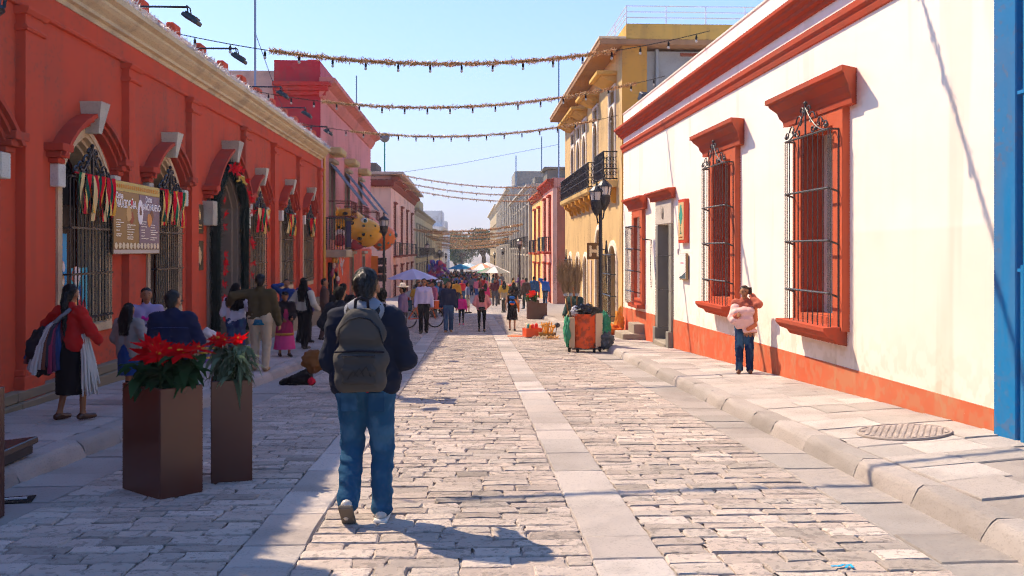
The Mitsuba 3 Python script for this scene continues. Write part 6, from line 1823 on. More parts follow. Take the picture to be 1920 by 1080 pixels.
def strap(P, w, t=0.008):
    """A flat band along the points P."""
    return mesh_of(tube(P, w / 2, 6)) if False else tube(P, w / 2, 6)
LP = lambda x, y: float(left_pave_z(x, y)) + 0.006
RP = lambda x, y: float(right_pave_z(x, y)) + 0.006

# the man with the backpack
f = fig('man with a grey backpack, navy jacket and blue jeans', -0.735, 6.66, 1.79, 0.04, feet=((-0.105, -0.10, 0.07, 0.75), (0.105, 0.06, 0.0, 0.0)), hands=((-0.17, 0.26, 1.06), (0.20, 0.28, 1.10)), elbow=((-0.45, -1, -0.7), (0.50, -1, -0.6)), girth=1.04, top=('jacket', '#1b2130'), hem=0.90, ease=0.020, flare=0.02, bottom=('jeans', '#1f4a6a'), shoes='#b9b4ac', hair=('short', None), res=0.0115, detail=True, turn=0.05)
acc(f, 'hood', sdf_mesh([(f.TT((-0.085, -0.06, 1.475)), f.TT((0.085, -0.06, 1.475)), 0.05, 0.05), (f.TT((-0.075, 0.0, 1.485)), f.TT((0.075, 0.0, 1.485)), 0.046, 0.046), (f.TT((-0.035, -0.005, 1.515)), f.TT((0.035, -0.005, 1.515)), 0.044, 0.044), (f.TT((-0.06, -0.08, 1.43)), f.TT((0.06, -0.08, 1.43)), 0.06, 0.06)], 0.04, 0.012), '#85888f')
pk = acc(f, 'backpack', sdf_mesh([((-0.10, -0.20, 1.00), (0.10, -0.20, 1.00), 0.075, 0.075), ((-0.105, -0.20, 1.15), (0.105, -0.20, 1.15), 0.085, 0.085), ((-0.09, -0.19, 1.32), (0.09, -0.19, 1.32), 0.082, 0.082), ((-0.045, -0.18, 1.415), (0.045, -0.18, 1.415), 0.075, 0.075), ((-0.10, -0.24, 1.03), (0.10, -0.24, 1.03), 0.05, 0.05), ((-0.10, -0.25, 1.13), (0.10, -0.25, 1.13), 0.05, 0.05)], 0.06, 0.012, lambda V: 0.006 * (meshkit.noise(V * 14, 2) - 0.5) * 2), '#474542')
acc(f, 'pocket', sdf_mesh([((-0.085, -0.30, 1.02), (0.085, -0.30, 1.02), 0.028, 0.028), ((-0.09, -0.305, 1.09), (0.09, -0.305, 1.09), 0.028, 0.028), ((-0.085, -0.295, 1.16), (0.085, -0.295, 1.16), 0.026, 0.026)], 0.05, 0.010, lambda V: 0.007 * (meshkit.noise(V * 26, 8) - 0.5) * 2), '#3d3b39', parent=pk)
acc(f, 'zip', cat(tube([(-0.155, -0.262, 1.26), (-0.13, -0.272, 1.36), (-0.07, -0.262, 1.42), (0.0, -0.258, 1.438), (0.07, -0.262, 1.42), (0.13, -0.272, 1.36), (0.155, -0.262, 1.26)], 0.006, 5), tube([(-0.11, -0.318, 1.185), (0.11, -0.318, 1.185)], 0.005, 5)), '#16151a', 'm_satin', 35, pk)
acc(f, 'seam', tube([(-0.165, -0.275, 1.205), (0.0, -0.285, 1.215), (0.165, -0.275, 1.205)], 0.007, 5), '#26242a', 'm_cloth', True, pk)
acc(f, 'handle', tube([(-0.045, -0.17, 1.48), (-0.04, -0.18, 1.545), (0, -0.185, 1.565), (0.04, -0.18, 1.545), (0.045, -0.17, 1.48)], 0.011, 6), '#26242a', 'm_cloth', True, pk)
for s in (-1, 1):
    acc(f, 'shoulder_strap', tube([(s * 0.085, -0.14, 1.44), (s * 0.105, -0.075, 1.495), (s * 0.12, 0.03, 1.49), (s * 0.115, 0.125, 1.38), (s * 0.13, 0.13, 1.2), (s * 0.17, -0.02, 1.08), (s * 0.15, -0.15, 1.03)], 0.022, 6), '#2c2a2c', 'm_cloth', True, pk)
acc(f, 'pocket_crease', cat(*[tube([(x0, -0.331, 1.03 + 0.02 * q), (x0 + 0.04, -0.336, 1.09 + 0.015 * q), (x0 + 0.07, -0.331, 1.05)], 0.004, 4) for q, x0 in enumerate((-0.07, -0.03, 0.015))]), '#302e2e', 'm_cloth', True, pk)
for s in (-1, 1):
    acc(f, 'back_pocket', mv(cbx(-0.056, 0.056, -0.006, 0.006, -0.065, 0.065, 0.003), s * 0.092, -0.128, 0.85, rx=0.06), '#1b4260', 'm_denim', 35)
acc(f, 'red_tab', cbx(0.025, 0.04, -0.146, -0.138, 0.915, 0.935, 0.001), '#b8202a', 'm_matte', False)
acc(f, 'belt', tube([(0.17 * math.cos(a) * 1.12, 0.112 * math.sin(a), 0.99) for a in np.linspace(0, 2 * math.pi, 25)], 0.012, 5), '#1a1512', 'm_satin')
for i in (0, 1):
    sole = mv(cbx(-0.048, 0.048, -0.10, 0.185, -0.016, 0.012, 0.008), *(f.ankles[i] + (np.array([0, 0, -0.075]) if i else np.array([0, -0.04, -0.06]))), rx=-0.75 if i == 0 else 0)
    acc(f, 'sole', sole, '#6a6258' if i == 0 else '#d8d2c8', 'm_matte', False)
for i in (0, 1):
    for s in (-1, 1):
        acc(f, 'seam', tube([f.knees[i] * (1 - t) + f.ankles[i] * t + np.array([s * 0.066, -0.01, 0]) for t in np.linspace(-0.8, 0.9, 8)], 0.004, 4), '#33648a', 'm_denim')

# the man left of him, half hidden
f = fig('person in a dark jacket and jeans half hidden on the left of the backpack man', -1.98, 14.4, 1.62, 0.3, hands=((-0.3, 0.2, 1.0), (0.25, 0.2, 1.0)), top=('jacket', '#20242c'), hem=0.80, ease=0.025, bottom=('jeans', '#1f4565'), res=0.02, hair=('short', None))
bk = thing('wicker_basket', 'brown wicker basket held at the side of the half hidden person', 'basket')
put(bk, lump((-2.36, 14.3, float(road_z(14.3)) + 0.50), (0.18, 0.16, 0.17), 22, 0.2), C('#7a4a22'), 'm_cloth', smooth=True, asis=True)
# right of his head
f = fig('person in a grey knitted sweater with bent arm, right of the backpack man', -1.30, 13.9, 1.60, -0.5, hands=((-0.2, 0.3, 1.2), (0.30, 0.22, 1.02)), elbow=((-1, -0.4, -.5), (1.3, 0.2, -0.2)), top=('sweater', '#7d7a80'), ease=0.022, bottom=('trousers', '#b02050'), res=0.02, skin=0)
fh = fig('person in purple wearing a pale cowboy hat, behind the backpack man', -1.78, 25.2, 1.60, -1.3, top=('shirt', '#6a5878'), bottom=('trousers', '#2a2a33'), res=0.028, hair=('short', None))
acc(fh, 'cowboy_hat', mv(lathe([(0.0, 0.11), (0.05, 0.12), (0.085, 0.10), (0.10, 0.0), (0.17, 0.0), (0.20, 0.02), (0.205, 0.015), (0.16, -0.012), (0.0, -0.012)], 20, 1.15, 0.95), *fh.HD((0, 0, 0.21))), '#d8ccb8', 'm_matte', 40)

# woman in red with the bundle
wx, wy = -4.42, 10.55
f = fig('woman in a red sweater and long black skirt carrying a bundle of woven shawls', wx, wy, 1.50, 0.55, zg=LP(wx, wy), feet=((-0.14, -0.05, 0, 0), (0.12, 0.10, 0, 0)), hands=((-0.34, 0.10, 1.0), (0.20, 0.26, 1.02)), elbow=((-1, -0.6, 0), (1, -0.6, -.3)), top=('sweater', '#b3201c'), hem=0.92, ease=0.018, flare=0.02, girth=1.12, bottom=('skirt', '#131012'), bhem=0.34, shoes='#4a2a1a', hair=('pony', None), res=0.016, detail=True, skin=1, turn=-0.3)
acc(f, 'carrying_strap', tube([f.TT((0.12, -0.09, 1.44)), f.TT((0.03, -0.155, 1.34)), f.TT((-0.12, -0.16, 1.22)), f.TT((-0.28, -0.16, 1.10))], 0.026, 6), '#7d8088', 'm_cloth')
sh_ = thing('white_shawl', 'white fringed crocheted shawl hanging at the right side of the woman in red', 'shawl')
V = []
for q in range(26):
    t = q / 25
    a = f.M[:3, :3] @ np.array([0.20 + 0.03 * math.sin(q), 0.06 + 0.10 * (t - .5), 1.12]) + f.M[:3, 3]
    b = f.M[:3, :3] @ np.array([0.27 + 0.05 * math.sin(q * 1.7), 0.10 + 0.24 * (t - .5), 0.42 + 0.10 * math.sin(q * 2.3)]) + f.M[:3, 3]
    V.append(tube([a, (a + b) / 2 + [0.015, 0, 0], b], [0.012, 0.018, 0.010], 5))
put(sh_, cat(V), C('#c9c0b4'), 'm_cloth', smooth=True, asis=True)
bc = f.M[:3, :3] @ np.array([-0.27, -0.20, 0.90]) + f.M[:3, 3]
bd = thing('textile_bundle', 'big bundle of striped woven shawls slung on the back of the woman in red', 'bundle')
put('cloth_roll', lump(bc + np.array([0.02, 0, 0.0]), (0.19, 0.14, 0.27), 31, 0.18), C('#2a2228'), 'm_cloth', bd, smooth=True)
BC = ['#c8c2bc', '#8f2f4f', '#d8d4d0', '#2f3a66', '#b8b0aa', '#6a2f3a', '#3a3440', '#a8a4a8', '#5a2a4a', '#cfcac4', '#384a7a', '#7a4a3a']
for q in range(30):
    a = 2 * math.pi * q / 30 + R2.uniform(-.1, .1)
    fan = -0.22 + 0.92 * (q % 15) / 14
    dep = 0.15 * (-1 if q < 15 else 0.6) * math.sin(math.pi * ((q % 15) + 0.5) / 15)
    kn = bc + np.array([0.20, 0.0, 0.36])
    Lf = R2.uniform(0.54, 0.66) * (1 - 0.12 * abs(fan - 0.3))
    dv = np.array([-math.sin(fan), 0, -math.cos(fan)])
    tp, md, en = kn + np.array([0, dep * 0.1, 0]), kn + dv * Lf * 0.55 + np.array([-0.02, dep, 0.03]), kn + dv * Lf + np.array([0, dep * 0.9, 0])
    put('shawl_fold', tube([tp, (tp + md) / 2 + np.array([-0.01, dep * 0.25, 0.02]), md, en], [0.016, 0.026, 0.034, 0.026], 6), C(BC[(q * 5) % 12], 0.9), 'm_cloth', bd, smooth=True)
# the girl, the lady in the purple shirt, the navy man
gx, gy = -4.30, 12.0
f = fig('girl with long black hair, grey sweater, blue skirt and black boots', gx, gy, 1.26, 0.35, zg=LP(gx, gy), top=('sweater', '#8c857e'), ease=0.03, hem=0.80, girth=1.15, bottom=('skirt', '#1f3f78'), bhem=0.50, shoes='B#15161c', hair=('long', None), hands=((-0.25, 0.2, 0.95), (0.36, 0.16, 1.02)), res=0.017, detail=True, skin=1)
lx, ly = -4.42, 13.0
f = fig('woman facing the viewer in a pale purple printed shirt, beside the girl', lx, ly, 1.44, math.pi - 0.35, zg=LP(lx, ly), top=('shirt', '#8f86a8'), sleeve=0.4, girth=1.1, bottom=('trousers', '#26242e'), hair=('pony', None), res=0.017, detail=True, skin=1, turn=-0.1)
for q, (dx, dz, r) in enumerate(((-.05, 1.27, .04), (.05, 1.27, .04), (0, 1.24, .035), (0.0, 1.14, .03), (-.06, 1.10, .022), (.05, 1.08, .025), (0, 1.02, .02))):
    acc(f, 'print', ball(f.TT((dx, 0.122, dz)), (r, 0.010, r * 0.8), 1), '#b02a86' if q < 3 else '#3a3450', 'm_matte')
nx, ny = -3.36, 10.75
f = fig('man in a navy blue jacket seen from behind, standing behind the larger near planter', nx, ny, 1.60, -0.05, zg=float(road_z(ny)), top=('jacket', '#191f3c'), hem=0.80, ease=0.030, girth=1.12, hands=((-0.16, 0.26, 1.08), (0.20, 0.28, 1.10)), elbow=((-0.4, -1, -.6), (0.6, -1, -.5)), bottom=('trousers', '#15161c'), res=0.015, detail=True, turn=0.35)
acc(f, 'yoke_seam', tube([f.TT((-0.20, -0.135, 1.30)), f.TT((-0.1, -0.155, 1.31)), f.TT((0.1, -0.155, 1.31)), f.TT((0.20, -0.135, 1.30))], 0.005, 4), '#2c3560', 'm_cloth')
# the couple
ox, oy = -3.62, 16.35
f = fig('man in an olive green jacket and beige trousers with one arm round a woman', ox, oy, 1.67, 0.05, zg=LP(ox, oy), feet=((-0.11, 0.04, 0, 0), (0.11, -0.06, 0, 0)), top=('jacket', '#4a4028'), hem=0.88, ease=0.024, girth=1.15, hands=((-0.55, 0.05, 1.22), (0.30, 0.06, 0.86)), elbow=((-0.6, -1, 0.2), None), bottom=('trousers', '#b5a488'), shoes='#8a6a48', res=0.017, detail=True, turn=-0.2)
acc(f, 'shirt_hem', mv(lathe([(0.13, 0.90), (0.165, 0.90), (0.165, 0.80), (0.14, 0.80)], 24, 1.1, 0.85), 0, 0, 0.04), '#1f5f78', 'm_cloth')
qx, qy = -4.12, 16.7
f = fig('woman in a white top and jeans with dark hair, held by the man in olive', qx, qy, 1.50, -0.05, zg=LP(qx, qy), top=('shirt', '#c9c6d0'), hem=0.84, bottom=('jeans', '#2f3a66'), hair=('long', None), res=0.019, turn=0.3, skin=0, sleeve=0.5, hands=((-0.2, 0.2, 1.0), (0.3, 0.1, 1.0)))
acc(f, 'dark_scarf', sdf_mesh([(f.TT((-0.16, 0.0, 1.40)), f.TT((0.16, 0.0, 1.40)), 0.085, 0.085), (f.TT((-0.1, -0.05, 1.33)), f.TT((0.1, -0.05, 1.30)), 0.10, 0.09)], 0.04, 0.02), '#15141a')
# lady with the pink skirt
sx, sy = -3.80, 19.4
f = fig('elderly woman in a bright pink pleated skirt, rose apron and black cardigan', sx, sy, 1.32, math.pi - 0.5, zg=LP(sx, sy), top=('cardigan', '#191318'), ease=0.03, hem=0.95, girth=1.2, hands=((-0.12, 0.26, 1.05), (0.12, 0.26, 1.02)), bottom=('skirt', '#c8427c'), bhem=0.20, pleat=1.0, shoes='#3a2a22', hair=('bun', None), res=0.02, detail=True, skin=1, nod=0.2)
acc(f, 'apron', lathe([(0.15, 1.30), (0.17, 1.12), (0.165, 1.02), (0.215, 0.85), (0.245, 0.60), (0.25, 0.58), (0.20, 0.62)], 30, 1.02, 0.88, lambda a, t: 1 + 0.02 * np.sin(a * 9)), '#8f2048', 'm_cloth')
acc(f, 'apron_trim', mv(lathe([(0.245, 0.645), (0.256, 0.63), (0.25, 0.58)], 30, 1.02, 0.88), 0, 0, 0), '#b8863a', 'm_cloth')
acc(f, 'black_hat', mv(lathe([(0.0, 0.075), (0.06, 0.07), (0.095, 0.02), (0.10, -0.03), (0.0, -0.03)], 16), *f.HD((0, -0.01, 0.20))), '#121014', 'm_matte', 40)
# people along the red wall farther on
def LPf(lab, x, y, H, fc, **k):
    return fig(lab, x, y, H, fc, zg=LP(x, y), res=k.pop('res', 0.024), **k)
LPf('man in a blue shirt holding a phone to his ear beside the red wall', -4.65, 24.0, 1.58, math.pi - 0.3, top=('shirt', '#24407c'), hands=((-0.3, 0.1, 1.1), (0.12, 0.10, 1.60)), elbow=(None, (1, 0.2, -0.3)), detail=True)
f = LPf('woman with a black scarf, white lace top and dark trousers', -3.78, 21.6, 1.58, 0.5, top=('lace_top', '#c2b8a2'), girth=1.15, ease=0.025, bottom=('trousers', '#131318'), hair=('long', None), hands=((-0.3, 0.1, 1.0), (0.3, 0.15, 1.0)))
acc(f, 'black_scarf', sdf_mesh([(f.TT((-0.15, 0.0, 1.42)), f.TT((0.15, 0.0, 1.42)), 0.08, 0.08), (f.TT((0.12, -0.05, 1.35)), f.TT((0.20, -0.06, 0.95)), 0.08, 0.07), (f.TT((0, 0, 1.5)), f.HD((0, -0.03, 0.13)), 0.09, 0.10)], 0.04, 0.022), '#111014')
LPf('person in a purple jacket behind the woman with the black scarf', -4.15, 23.6, 1.62, 2.2, top=('jacket', '#3a2c6a'), ease=0.025)
LPf('man in a brown pullover looking right, near the pink house', -3.85, 25.0, 1.62, 1.3, top=('pullover', '#5a4038'), ease=0.02, bottom=('trousers', '#54423e'), turn=0.3, detail=True)
fig('person in a black coat with short hair, left behind the backpack man', -2.75, 20.5, 1.66, 0.1, top=('coat', '#121115'), hem=0.6, ease=0.03, girth=1.2, bottom=('trousers', '#17171c'), res=0.024)
fig('child in a dark jacket beside the half hidden person', -2.6, 18.2, 1.25, 0.4, top=('jacket', '#1a1c26'), ease=0.03, bottom=('jeans', '#1c3a5a'), res=0.024)
fig('woman in a mauve dress in the gap left of the backpack man', -3.2, 23.0, 1.5, 0.4, top=('blouse', '#8a5a70'), bottom=('skirt', '#7a2f48'), bhem=0.3, res=0.026)
# street walkers in the middle distance
f = fig('man in a lavender white shirt, black trousers and sunglasses walking towards the viewer', -1.50, 30.9, 1.80, math.pi - 0.05, feet=((-0.08, -0.12, 0, 0), (0.09, 0.14, 0, 0)), top=('shirt', '#c6bcd4'), hem=0.90, ease=0.018, bottom=('trousers', '#14141b'), shoes='#141214', res=0.022, detail=True)
acc(f, 'sunglasses', cat(ball(f.HD((-0.033, 0.094, 0.137)), (0.026, 0.012, 0.020), 1), ball(f.HD((0.033, 0.094, 0.137)), (0.026, 0.012, 0.020), 1), bar(f.HD((-0.09, 0.03, 0.14)), f.HD((0.09, 0.03, 0.14)), 0.008)), '#0c0c0e', 'm_gloss')
fig('man in a dark navy shirt, jeans and tan shoes walking towards the viewer', -0.70, 31.6, 1.72, math.pi, feet=((-0.08, -0.14, 0, 0), (0.09, 0.16, 0, 0)), top=('shirt', '#1c2440'), ease=0.02, hem=0.86, bottom=('jeans', '#2c4468'), shoes='#a8743f', res=0.022, detail=True)
fig('little girl in a bright magenta top and dark leggings', -0.31, 36.8, 1.20, math.pi, top=('top', '#d81f86'), ease=0.02, bottom=('leggings', '#1a1a22'), shoes='#d8608a', hair=('pony', None), res=0.026, girth=1.1)
f = fig('woman seen from behind with long dark curls, pink blouse and black trousers', 0.42, 31.7, 1.47, 0.0, top=('blouse', '#d88a86'), ease=0.025, girth=1.08, hands=((-0.22, 0.22, 1.05), (0.24, 0.2, 1.02)), bottom=('leggings', '#141319'), shoes='#5a4a3a', hair=('long', '#2a1a14'), res=0.022)
acc(f, 'waist_bag', sdf_mesh([((-0.08, -0.17, 0.95), (0.08, -0.17, 0.95), 0.06, 0.06)], 0.02, 0.02), '#16141a')
f = fig('woman seen from behind in a black dress with a small blue backpack', 1.48, 32.2, 1.48, 0.05, top=('vest', '#1a181c'), sleeve=0.0, bottom=('skirt', '#17151a'), bhem=0.46, pleat=0.4, shoes='#1a1818', hair=('bun', None), res=0.022, skin=2, hands=((-0.25, 0.05, 0.9), (0.28, 0.1, 0.9)))
pk = acc(f, 'backpack', sdf_mesh([((-0.06, -0.15, 1.16), (0.06, -0.15, 1.16), 0.07, 0.07), ((-0.05, -0.14, 1.36), (0.05, -0.14, 1.36), 0.065, 0.065)], 0.05, 0.018), '#1f5fa8')
acc(f, 'orange_pocket', sdf_mesh([((-0.05, -0.20, 1.10), (0.05, -0.20, 1.10), 0.045, 0.04)], 0.02, 0.016), '#d8642a', parent=pk)
acc(f, 'tied_jacket', sdf_mesh([((0.12, -0.08, 1.25), (0.24, 0.0, 1.0), 0.05, 0.05), ((0.24, 0.0, 1.0), (0.26, 0.0, 0.78), 0.05, 0.03)], 0.03, 0.02), '#d87a3a')
for a in [('boy in a grey shirt and pale shorts stepping right', -0.10, 48.5, 1.60, 1.4, ('shirt', '#7f8ca8'), ('shorts', '#cfc2a8'), 0.5), ('man with a cap, grey shirt and dark shorts behind the white shirted man', -1.95, 46.5, 1.62, math.pi, ('shirt', '#8f9a94'), ('shorts', '#3a3a34'), 0.5), ('woman in a beige top right of the umbrella', -1.6, 52, 1.55, 0.2, ('top', '#c8a890'), ('jeans', '#2c3a58'), 0.5), ('man in mustard yellow carrying a pale bag', -0.75, 55, 1.65, 0.1, ('shirt', '#b8862a'), ('trousers', '#2a2a33'), 1), ('person in a red and white top near the mustard yellow man', -0.45, 58, 1.62, 2.8, ('top', '#c8323a'), ('jeans', '#26385a'), .5), ('man with a blue backpack in a pink shirt walking away', 0.55, 62, 1.68, 0.1, ('shirt', '#c86a7a'), ('jeans', '#2a4a8a'), .5), ('woman in magenta bending over a red pushchair', 0.95, 54, 1.45, 0.4, ('top', '#d02a6a'), ('trousers', '#4a1a2a'), 1)]:
    fig(a[0], a[1], a[2], a[3], a[4], top=a[5], bottom=a[6], sleeve=a[7], res=0.03, hair=('short', None) if 'woman' not in a[0] else ('long', None))
for a in [('man in a blue jacket and jeans with one arm raised, before the terracotta house', 4.60, 56.6, 1.62, 0.3, '#1f5aa8', '#20242e', ((-0.2, 0.15, 1.62), None)), ('man in a blue and black jacket facing away, left of the one with raised arm', 3.75, 54.0, 1.70, 0.4, '#1f4f78', '#15161c', (None, None)), ('man in a brown jacket by the flower planter', 3.05, 50.0, 1.66, -0.6, '#4a3a34', '#2a2622', (None, None))]:
    fig(a[0], a[1], a[2], a[3], a[4], zg=RP(a[1], a[2]), top=('jacket', a[5]), ease=0.03, bottom=('jeans', a[6]), hands=a[7], res=0.028)
# sweeper behind the cart
f = fig('street sweeper in a teal vest with orange patches, bent behind the cart', 2.74, 23.9, 1.55, math.pi + 0.6, top=('vest', '#2c4440'), sleeve=1.0, lean=0.12, ease=0.02, girth=1.0, bottom=('trousers', '#2f3a44'), hands=((-0.2, 0.35, 1.0), (0.2, 0.35, 1.0)), res=0.024)
acc(f, 'orange_patch', sdf_mesh([(f.TT((-0.1, -0.06, 1.36)), f.TT((0.1, -0.06, 1.36)), 0.10, 0.10)], 0.03, 0.022), '#d86a20')
acc(f, 'cap', mv(lathe([(0.0, 0.08), (0.07, 0.06), (0.10, 0.0), (0.0, -0.01)], 14), *f.HD((0, 0.0, 0.20))), '#d8641e', 'm_cloth', 40)
# the woman with the shawl by the white wall
ax, ay = 4.55, 15.25
f = fig('short woman in a pink shawl and jeans by the white wall, phone at her face', ax, ay, 1.44, math.pi + 0.35, zg=RP(ax, ay), feet=((-0.10, 0.0, 0, 0), (0.10, 0.05, 0, 0)), hands=((-0.15, 0.12, 1.56), (0.14, 0.22, 1.16)), elbow=((-0.6, 0.2, -1), (0.4, -0.6, -.8)), girth=0.98, top=('jacket', '#b0604c'), ease=0.02, hem=0.92, bottom=('jeans', '#1c2c50'), shoes='#6a4630', hair=('short', '#2a1c16'), res=0.015, detail=True, skin=0, nod=0.15)
ph = thing('mobile_phone', 'small dark phone held at the face of the shawl woman', 'phone')
put(ph, f.L(mv(cbx(-0.035, 0.035, -0.005, 0.005, -0.07, 0.07, 0.004), *(f.wr[0] + [0.03, 0.06, 0.10]), rz=0.3)), C('#15151a'), 'm_gloss', asis=True)
shw = sdf_mesh([(f.TT((-0.15, 0.03, 1.32)), f.TT((0.16, 0.06, 1.33)), 0.070, 0.070), (f.TT((-0.14, 0.10, 1.25)), f.TT((0.15, 0.14, 1.22)), 0.09, 0.09), (f.TT((-0.10, 0.11, 1.08)), f.TT((0.20, 0.16, 1.06)), 0.10, 0.08), (f.TT((-0.16, 0.10, 0.98)), f.TT((0.12, 0.14, 0.96)), 0.07, 0.07), (f.TT((-0.20, 0.10, 0.86)), f.TT((-0.02, 0.12, 0.86)), 0.05, 0.05), (f.TT((0.18, 0.05, 1.30)), f.TT((0.26, 0.10, 1.12)), 0.08, 0.07)], 0.05, 0.013, lambda V: 0.012 * (meshkit.noise(V * np.array([12, 12, 5.0]) + V[:, [2, 0, 1]] * 6, 14) - 0.5) * 2)
shk = acc(f, 'shawl', shw, '#e6bcb2')
acc(f, 'fringe', cat(*[tube([f.TT((-0.24 + 0.022 * q, 0.15, 0.84)), f.TT((-0.245 + 0.022 * q, 0.16, 0.75 + 0.02 * math.sin(q * 2))),], 0.006, 4) for q in range(12)]), '#c88a5a', 'm_cloth', True, shk)
acc(f, 'orange_weave', sdf_mesh([(f.TT((-0.21, 0.15, 0.98)), f.TT((-0.08, 0.19, 0.90)), 0.045, 0.04), (f.TT((-0.20, 0.10, 1.30)), f.TT((-0.22, 0.14, 1.08)), 0.05, 0.045)], 0.04, 0.013), '#c8744a', parent=shk)
# the orange bicycle behind the white shirted man
bz = float(road_z(34.5))
k = thing('orange_bicycle', 'orange red delivery bicycle standing behind the man in the white shirt', 'bicycle')
B = lambda m: mv(m, -1.75, 34.5, bz, rz=0.35)
for wx_ in (-0.52, 0.52):
    w = put('wheel', B(tube([(wx_ + 0.32 * math.cos(a), 0, 0.34 + 0.32 * math.sin(a)) for a in np.arange(24) * math.pi / 12], 0.024, 6, closed=True)), C('#17161a'), 'm_matte', k)
    put('spokes', B(cat([tube([(wx_, 0, 0.34), (wx_ + 0.31 * math.cos(a), 0, 0.34 + 0.31 * math.sin(a))], 0.004, 4) for a in np.arange(12) * math.pi / 6])), C('#b8b0a8'), 'm_metal', w)
put('frame', B(cat([tube([a, b], 0.022, 6) for a, b in (((-0.52, 0, 0.34), (-0.1, 0, 0.36)), ((-0.1, 0, 0.36), (-0.25, 0, 0.85)), ((-0.52, 0, 0.34), (-0.22, 0, 0.76)), ((-0.22, 0, 0.76), (0.36, 0, 0.82)), ((-0.1, 0, 0.36), (0.38, 0, 0.72)), ((0.52, 0, 0.34), (0.34, 0, 0.95)))])), C('#e05a1e'), 'm_satin', k)
put('handlebar', B(tube([(0.25, -0.25, 1.0), (0.34, 0, 0.97), (0.25, 0.25, 1.0)], 0.016, 6)), C('#1c1c20'), 'm_satin', k)
put('saddle', B(ball((-0.26, 0, 0.88), (0.13, 0.07, 0.04), 2)), C('#1c1c20'), 'm_satin', k, smooth=True)
put('carrier_box', B(cbx(0.42, 0.78, -0.25, 0.25, 0.70, 1.0, 0.01)), C('#e0561e'), 'm_satin', k)
# crowd farther down the street
R3 = np.random.default_rng(77)
TOPN = [('red', '#a82a2a'), ('navy', '#1f2a48'), ('white', '#c9c6c4'), ('black', '#17161a'), ('teal', '#1f6a78'), ('grey', '#6f7076'), ('pink', '#c8708a'), ('orange', '#c8642a'), ('purple', '#5a3a78'), ('sky blue', '#5a8ab8'), ('olive', '#5a5a38'), ('cream', '#c8b898'), ('maroon', '#5a1f28'), ('yellow', '#c8a03a'), ('green', '#2f6a44'), ('denim', '#3a5478')]
BOTN = [('jeans', 'jeans', '#26385a'), ('black trousers', 'trousers', '#16161c'), ('brown trousers', 'trousers', '#4a3a30'), ('dark skirt', 'skirt', '#241c24'), ('beige trousers', 'trousers', '#a8977c'), ('grey trousers', 'trousers', '#4c4c52')]
used = set()
spots = []
while len(spots) < 135:
    y = 44 + 100 * R3.uniform() ** 1.25
    if R3.uniform() < 0.85:
        x = R3.uniform(-3.0, 1.2 if y > 60 else -0.4)
    else:
        x = R3.uniform(1.2, 4.4)
    if y < 54 and -1.0 < x < 2.2 or (y < 50 and x > 1.0):
        continue
    if any((x - a) ** 2 + ((y - b) * 0.6) ** 2 < 0.22 for a, b in spots):
        continue
    spots.append((x, y))
spots.sort(key=lambda p: p[1])
for i, (x, y) in enumerate(spots):
    band = 'beyond the umbrella' if y < 62 else 'in the market crowd' if y < 84 else 'in the far crowd' if y < 110 else 'at the back of the crowd'
    for _ in range(400):
        t, b = TOPN[R3.integers(16)], BOTN[R3.integers(6)]
        side = 'left' if x < -1.4 else 'centre' if x < 0.8 else 'right'
        lab = f'person in {t[0]} top and {b[0]} {side} {band}'
        if lab not in used:
            break
    used.add(lab)
    fig(lab, x, y, R3.uniform(1.48, 1.76), R3.uniform(0, 6.28) if R3.uniform() < .5 else math.pi * R3.integers(2), zg=float(road_z(y)) + 0.02, feet=((-0.1, R3.uniform(-.15, .15), 0, 0), (0.1, R3.uniform(-.15, .15), 0, 0)), hands=((None, None), ((-0.2, 0.25, 1.05), None), ((-0.2, 0.25, 1.1), (0.2, 0.25, 1.1)))[R3.integers(3)], top=('t', t[1]), ease=0.02, sleeve=[1, 0.5, 1][R3.integers(3)], bottom=(b[1], b[2]), bhem=0.3 if b[1] == 'skirt' else 0.1, girth=R3.uniform(0.95, 1.2), skin=int(R3.integers(3)), hair=(['short', 'long', 'short', 'bun'][R3.integers(4)], None), res=0.042, far=True, group='people in the market crowd')
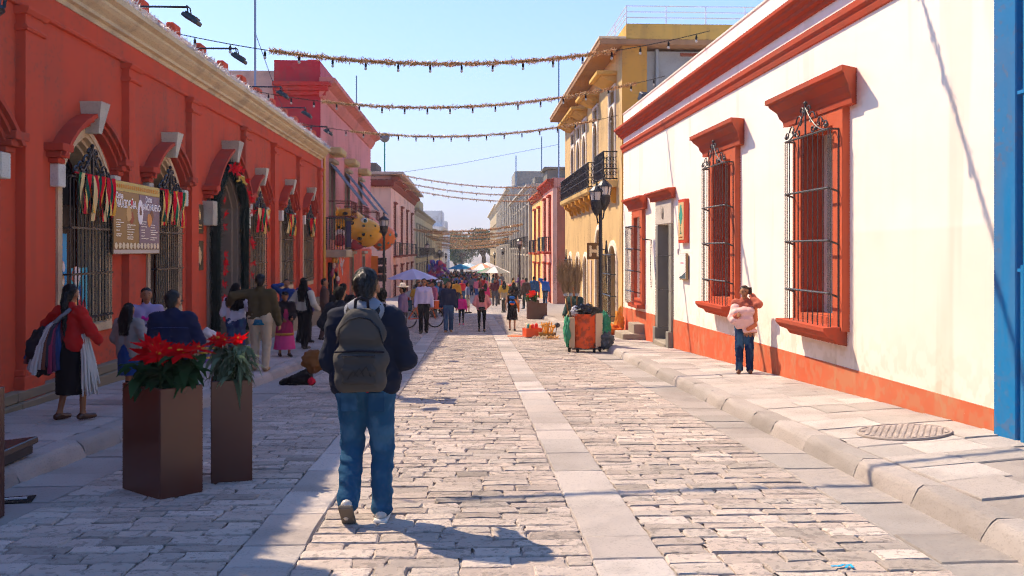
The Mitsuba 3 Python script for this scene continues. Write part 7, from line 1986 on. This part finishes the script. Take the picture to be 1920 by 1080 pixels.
# stalls and goods under the umbrellas
for i, (x, y, w, lab, c) in enumerate([(-2.9, 48.6, 1.5, 'low stall table with teal cloth under the lavender umbrella', '#1f6a8a'), (2.35, 75, 1.6, 'stall table heaped with red goods under the grey and white umbrella', '#a83a2a'), (2.0, 90, 1.8, 'far stall with orange goods on the right', '#c86a3a'), (1.75, 66.5, 0.9, 'low stall of yellow baskets near the broad planter', '#c89a4a')]):
    k = thing('market_stall', lab, 'stall')
    z = float(road_z(y))
    put('table', cat(cbx(x - w / 2, x + w / 2, y - 0.35, y + 0.35, z + 0.62, z + 0.68, .01), *[bar((x + sx_ * (w / 2 - .06), y + sy_ * .3, z), (x + sx_ * (w / 2 - .06), y + sy_ * .3, z + 0.62), 0.04) for sx_ in (-1, 1) for sy_ in (-1, 1)]), C('#5a4430'), 'm_matte', k)
    put('cloth', cbx(x - w / 2 - 0.01, x + w / 2 + 0.01, y - 0.365, y - 0.352, z + 0.2, z + 0.684, .004), C(c), 'm_cloth', k)
    for q in range(5):
        gk = thing('ware', f'{["leftmost", "second", "middle", "fourth", "rightmost"][q]} {["small colourful ware", "red heaped ware", "orange piled ware", "yellow basket ware"][i]} lying on the {["stall under the lavender umbrella", "stall under the grey and white umbrella", "far right stall", "low stall by the broad planter"][i]}', 'goods', f'wares {i + 1}')
        put(gk, lump((x - w / 2 + w * (q + .5) / 5, y + R2.uniform(-.28, .28), z + 0.76), (0.12, 0.11, 0.09), 40 + q, 0.3, 2), [C('#c83a2a'), C('#e0a03a'), C('#d8d0c8'), C('#d86a2a'), C('#2f7a8a')][R2.integers(5)] if i == 0 else C(c) * R2.uniform(.7, 1.3), 'm_matte', smooth=True, asis=True)
# ---------------------------------------------------------------- the air
scene['air'] = {'type': 'homogeneous', 'albedo': {'type': 'rgb', 'value': [0.96, 0.955, 0.965]}, 'sigma_t': {'type': 'rgb', 'value': [0.0005, 0.0005, 0.00055]}}
labels['haze'] = {'kind': 'stuff', 'label': 'pale dusty haze of the street'}
scene['haze'] = {'type': 'cube', 'to_world': T().translate([0, 0, 4.2]).scale([3300, 3300, 11.8]), 'bsdf': {'type': 'null'}, 'interior': {'type': 'ref', 'id': 'air'}}
scene['camera']['medium'] = {'type': 'ref', 'id': 'air'}
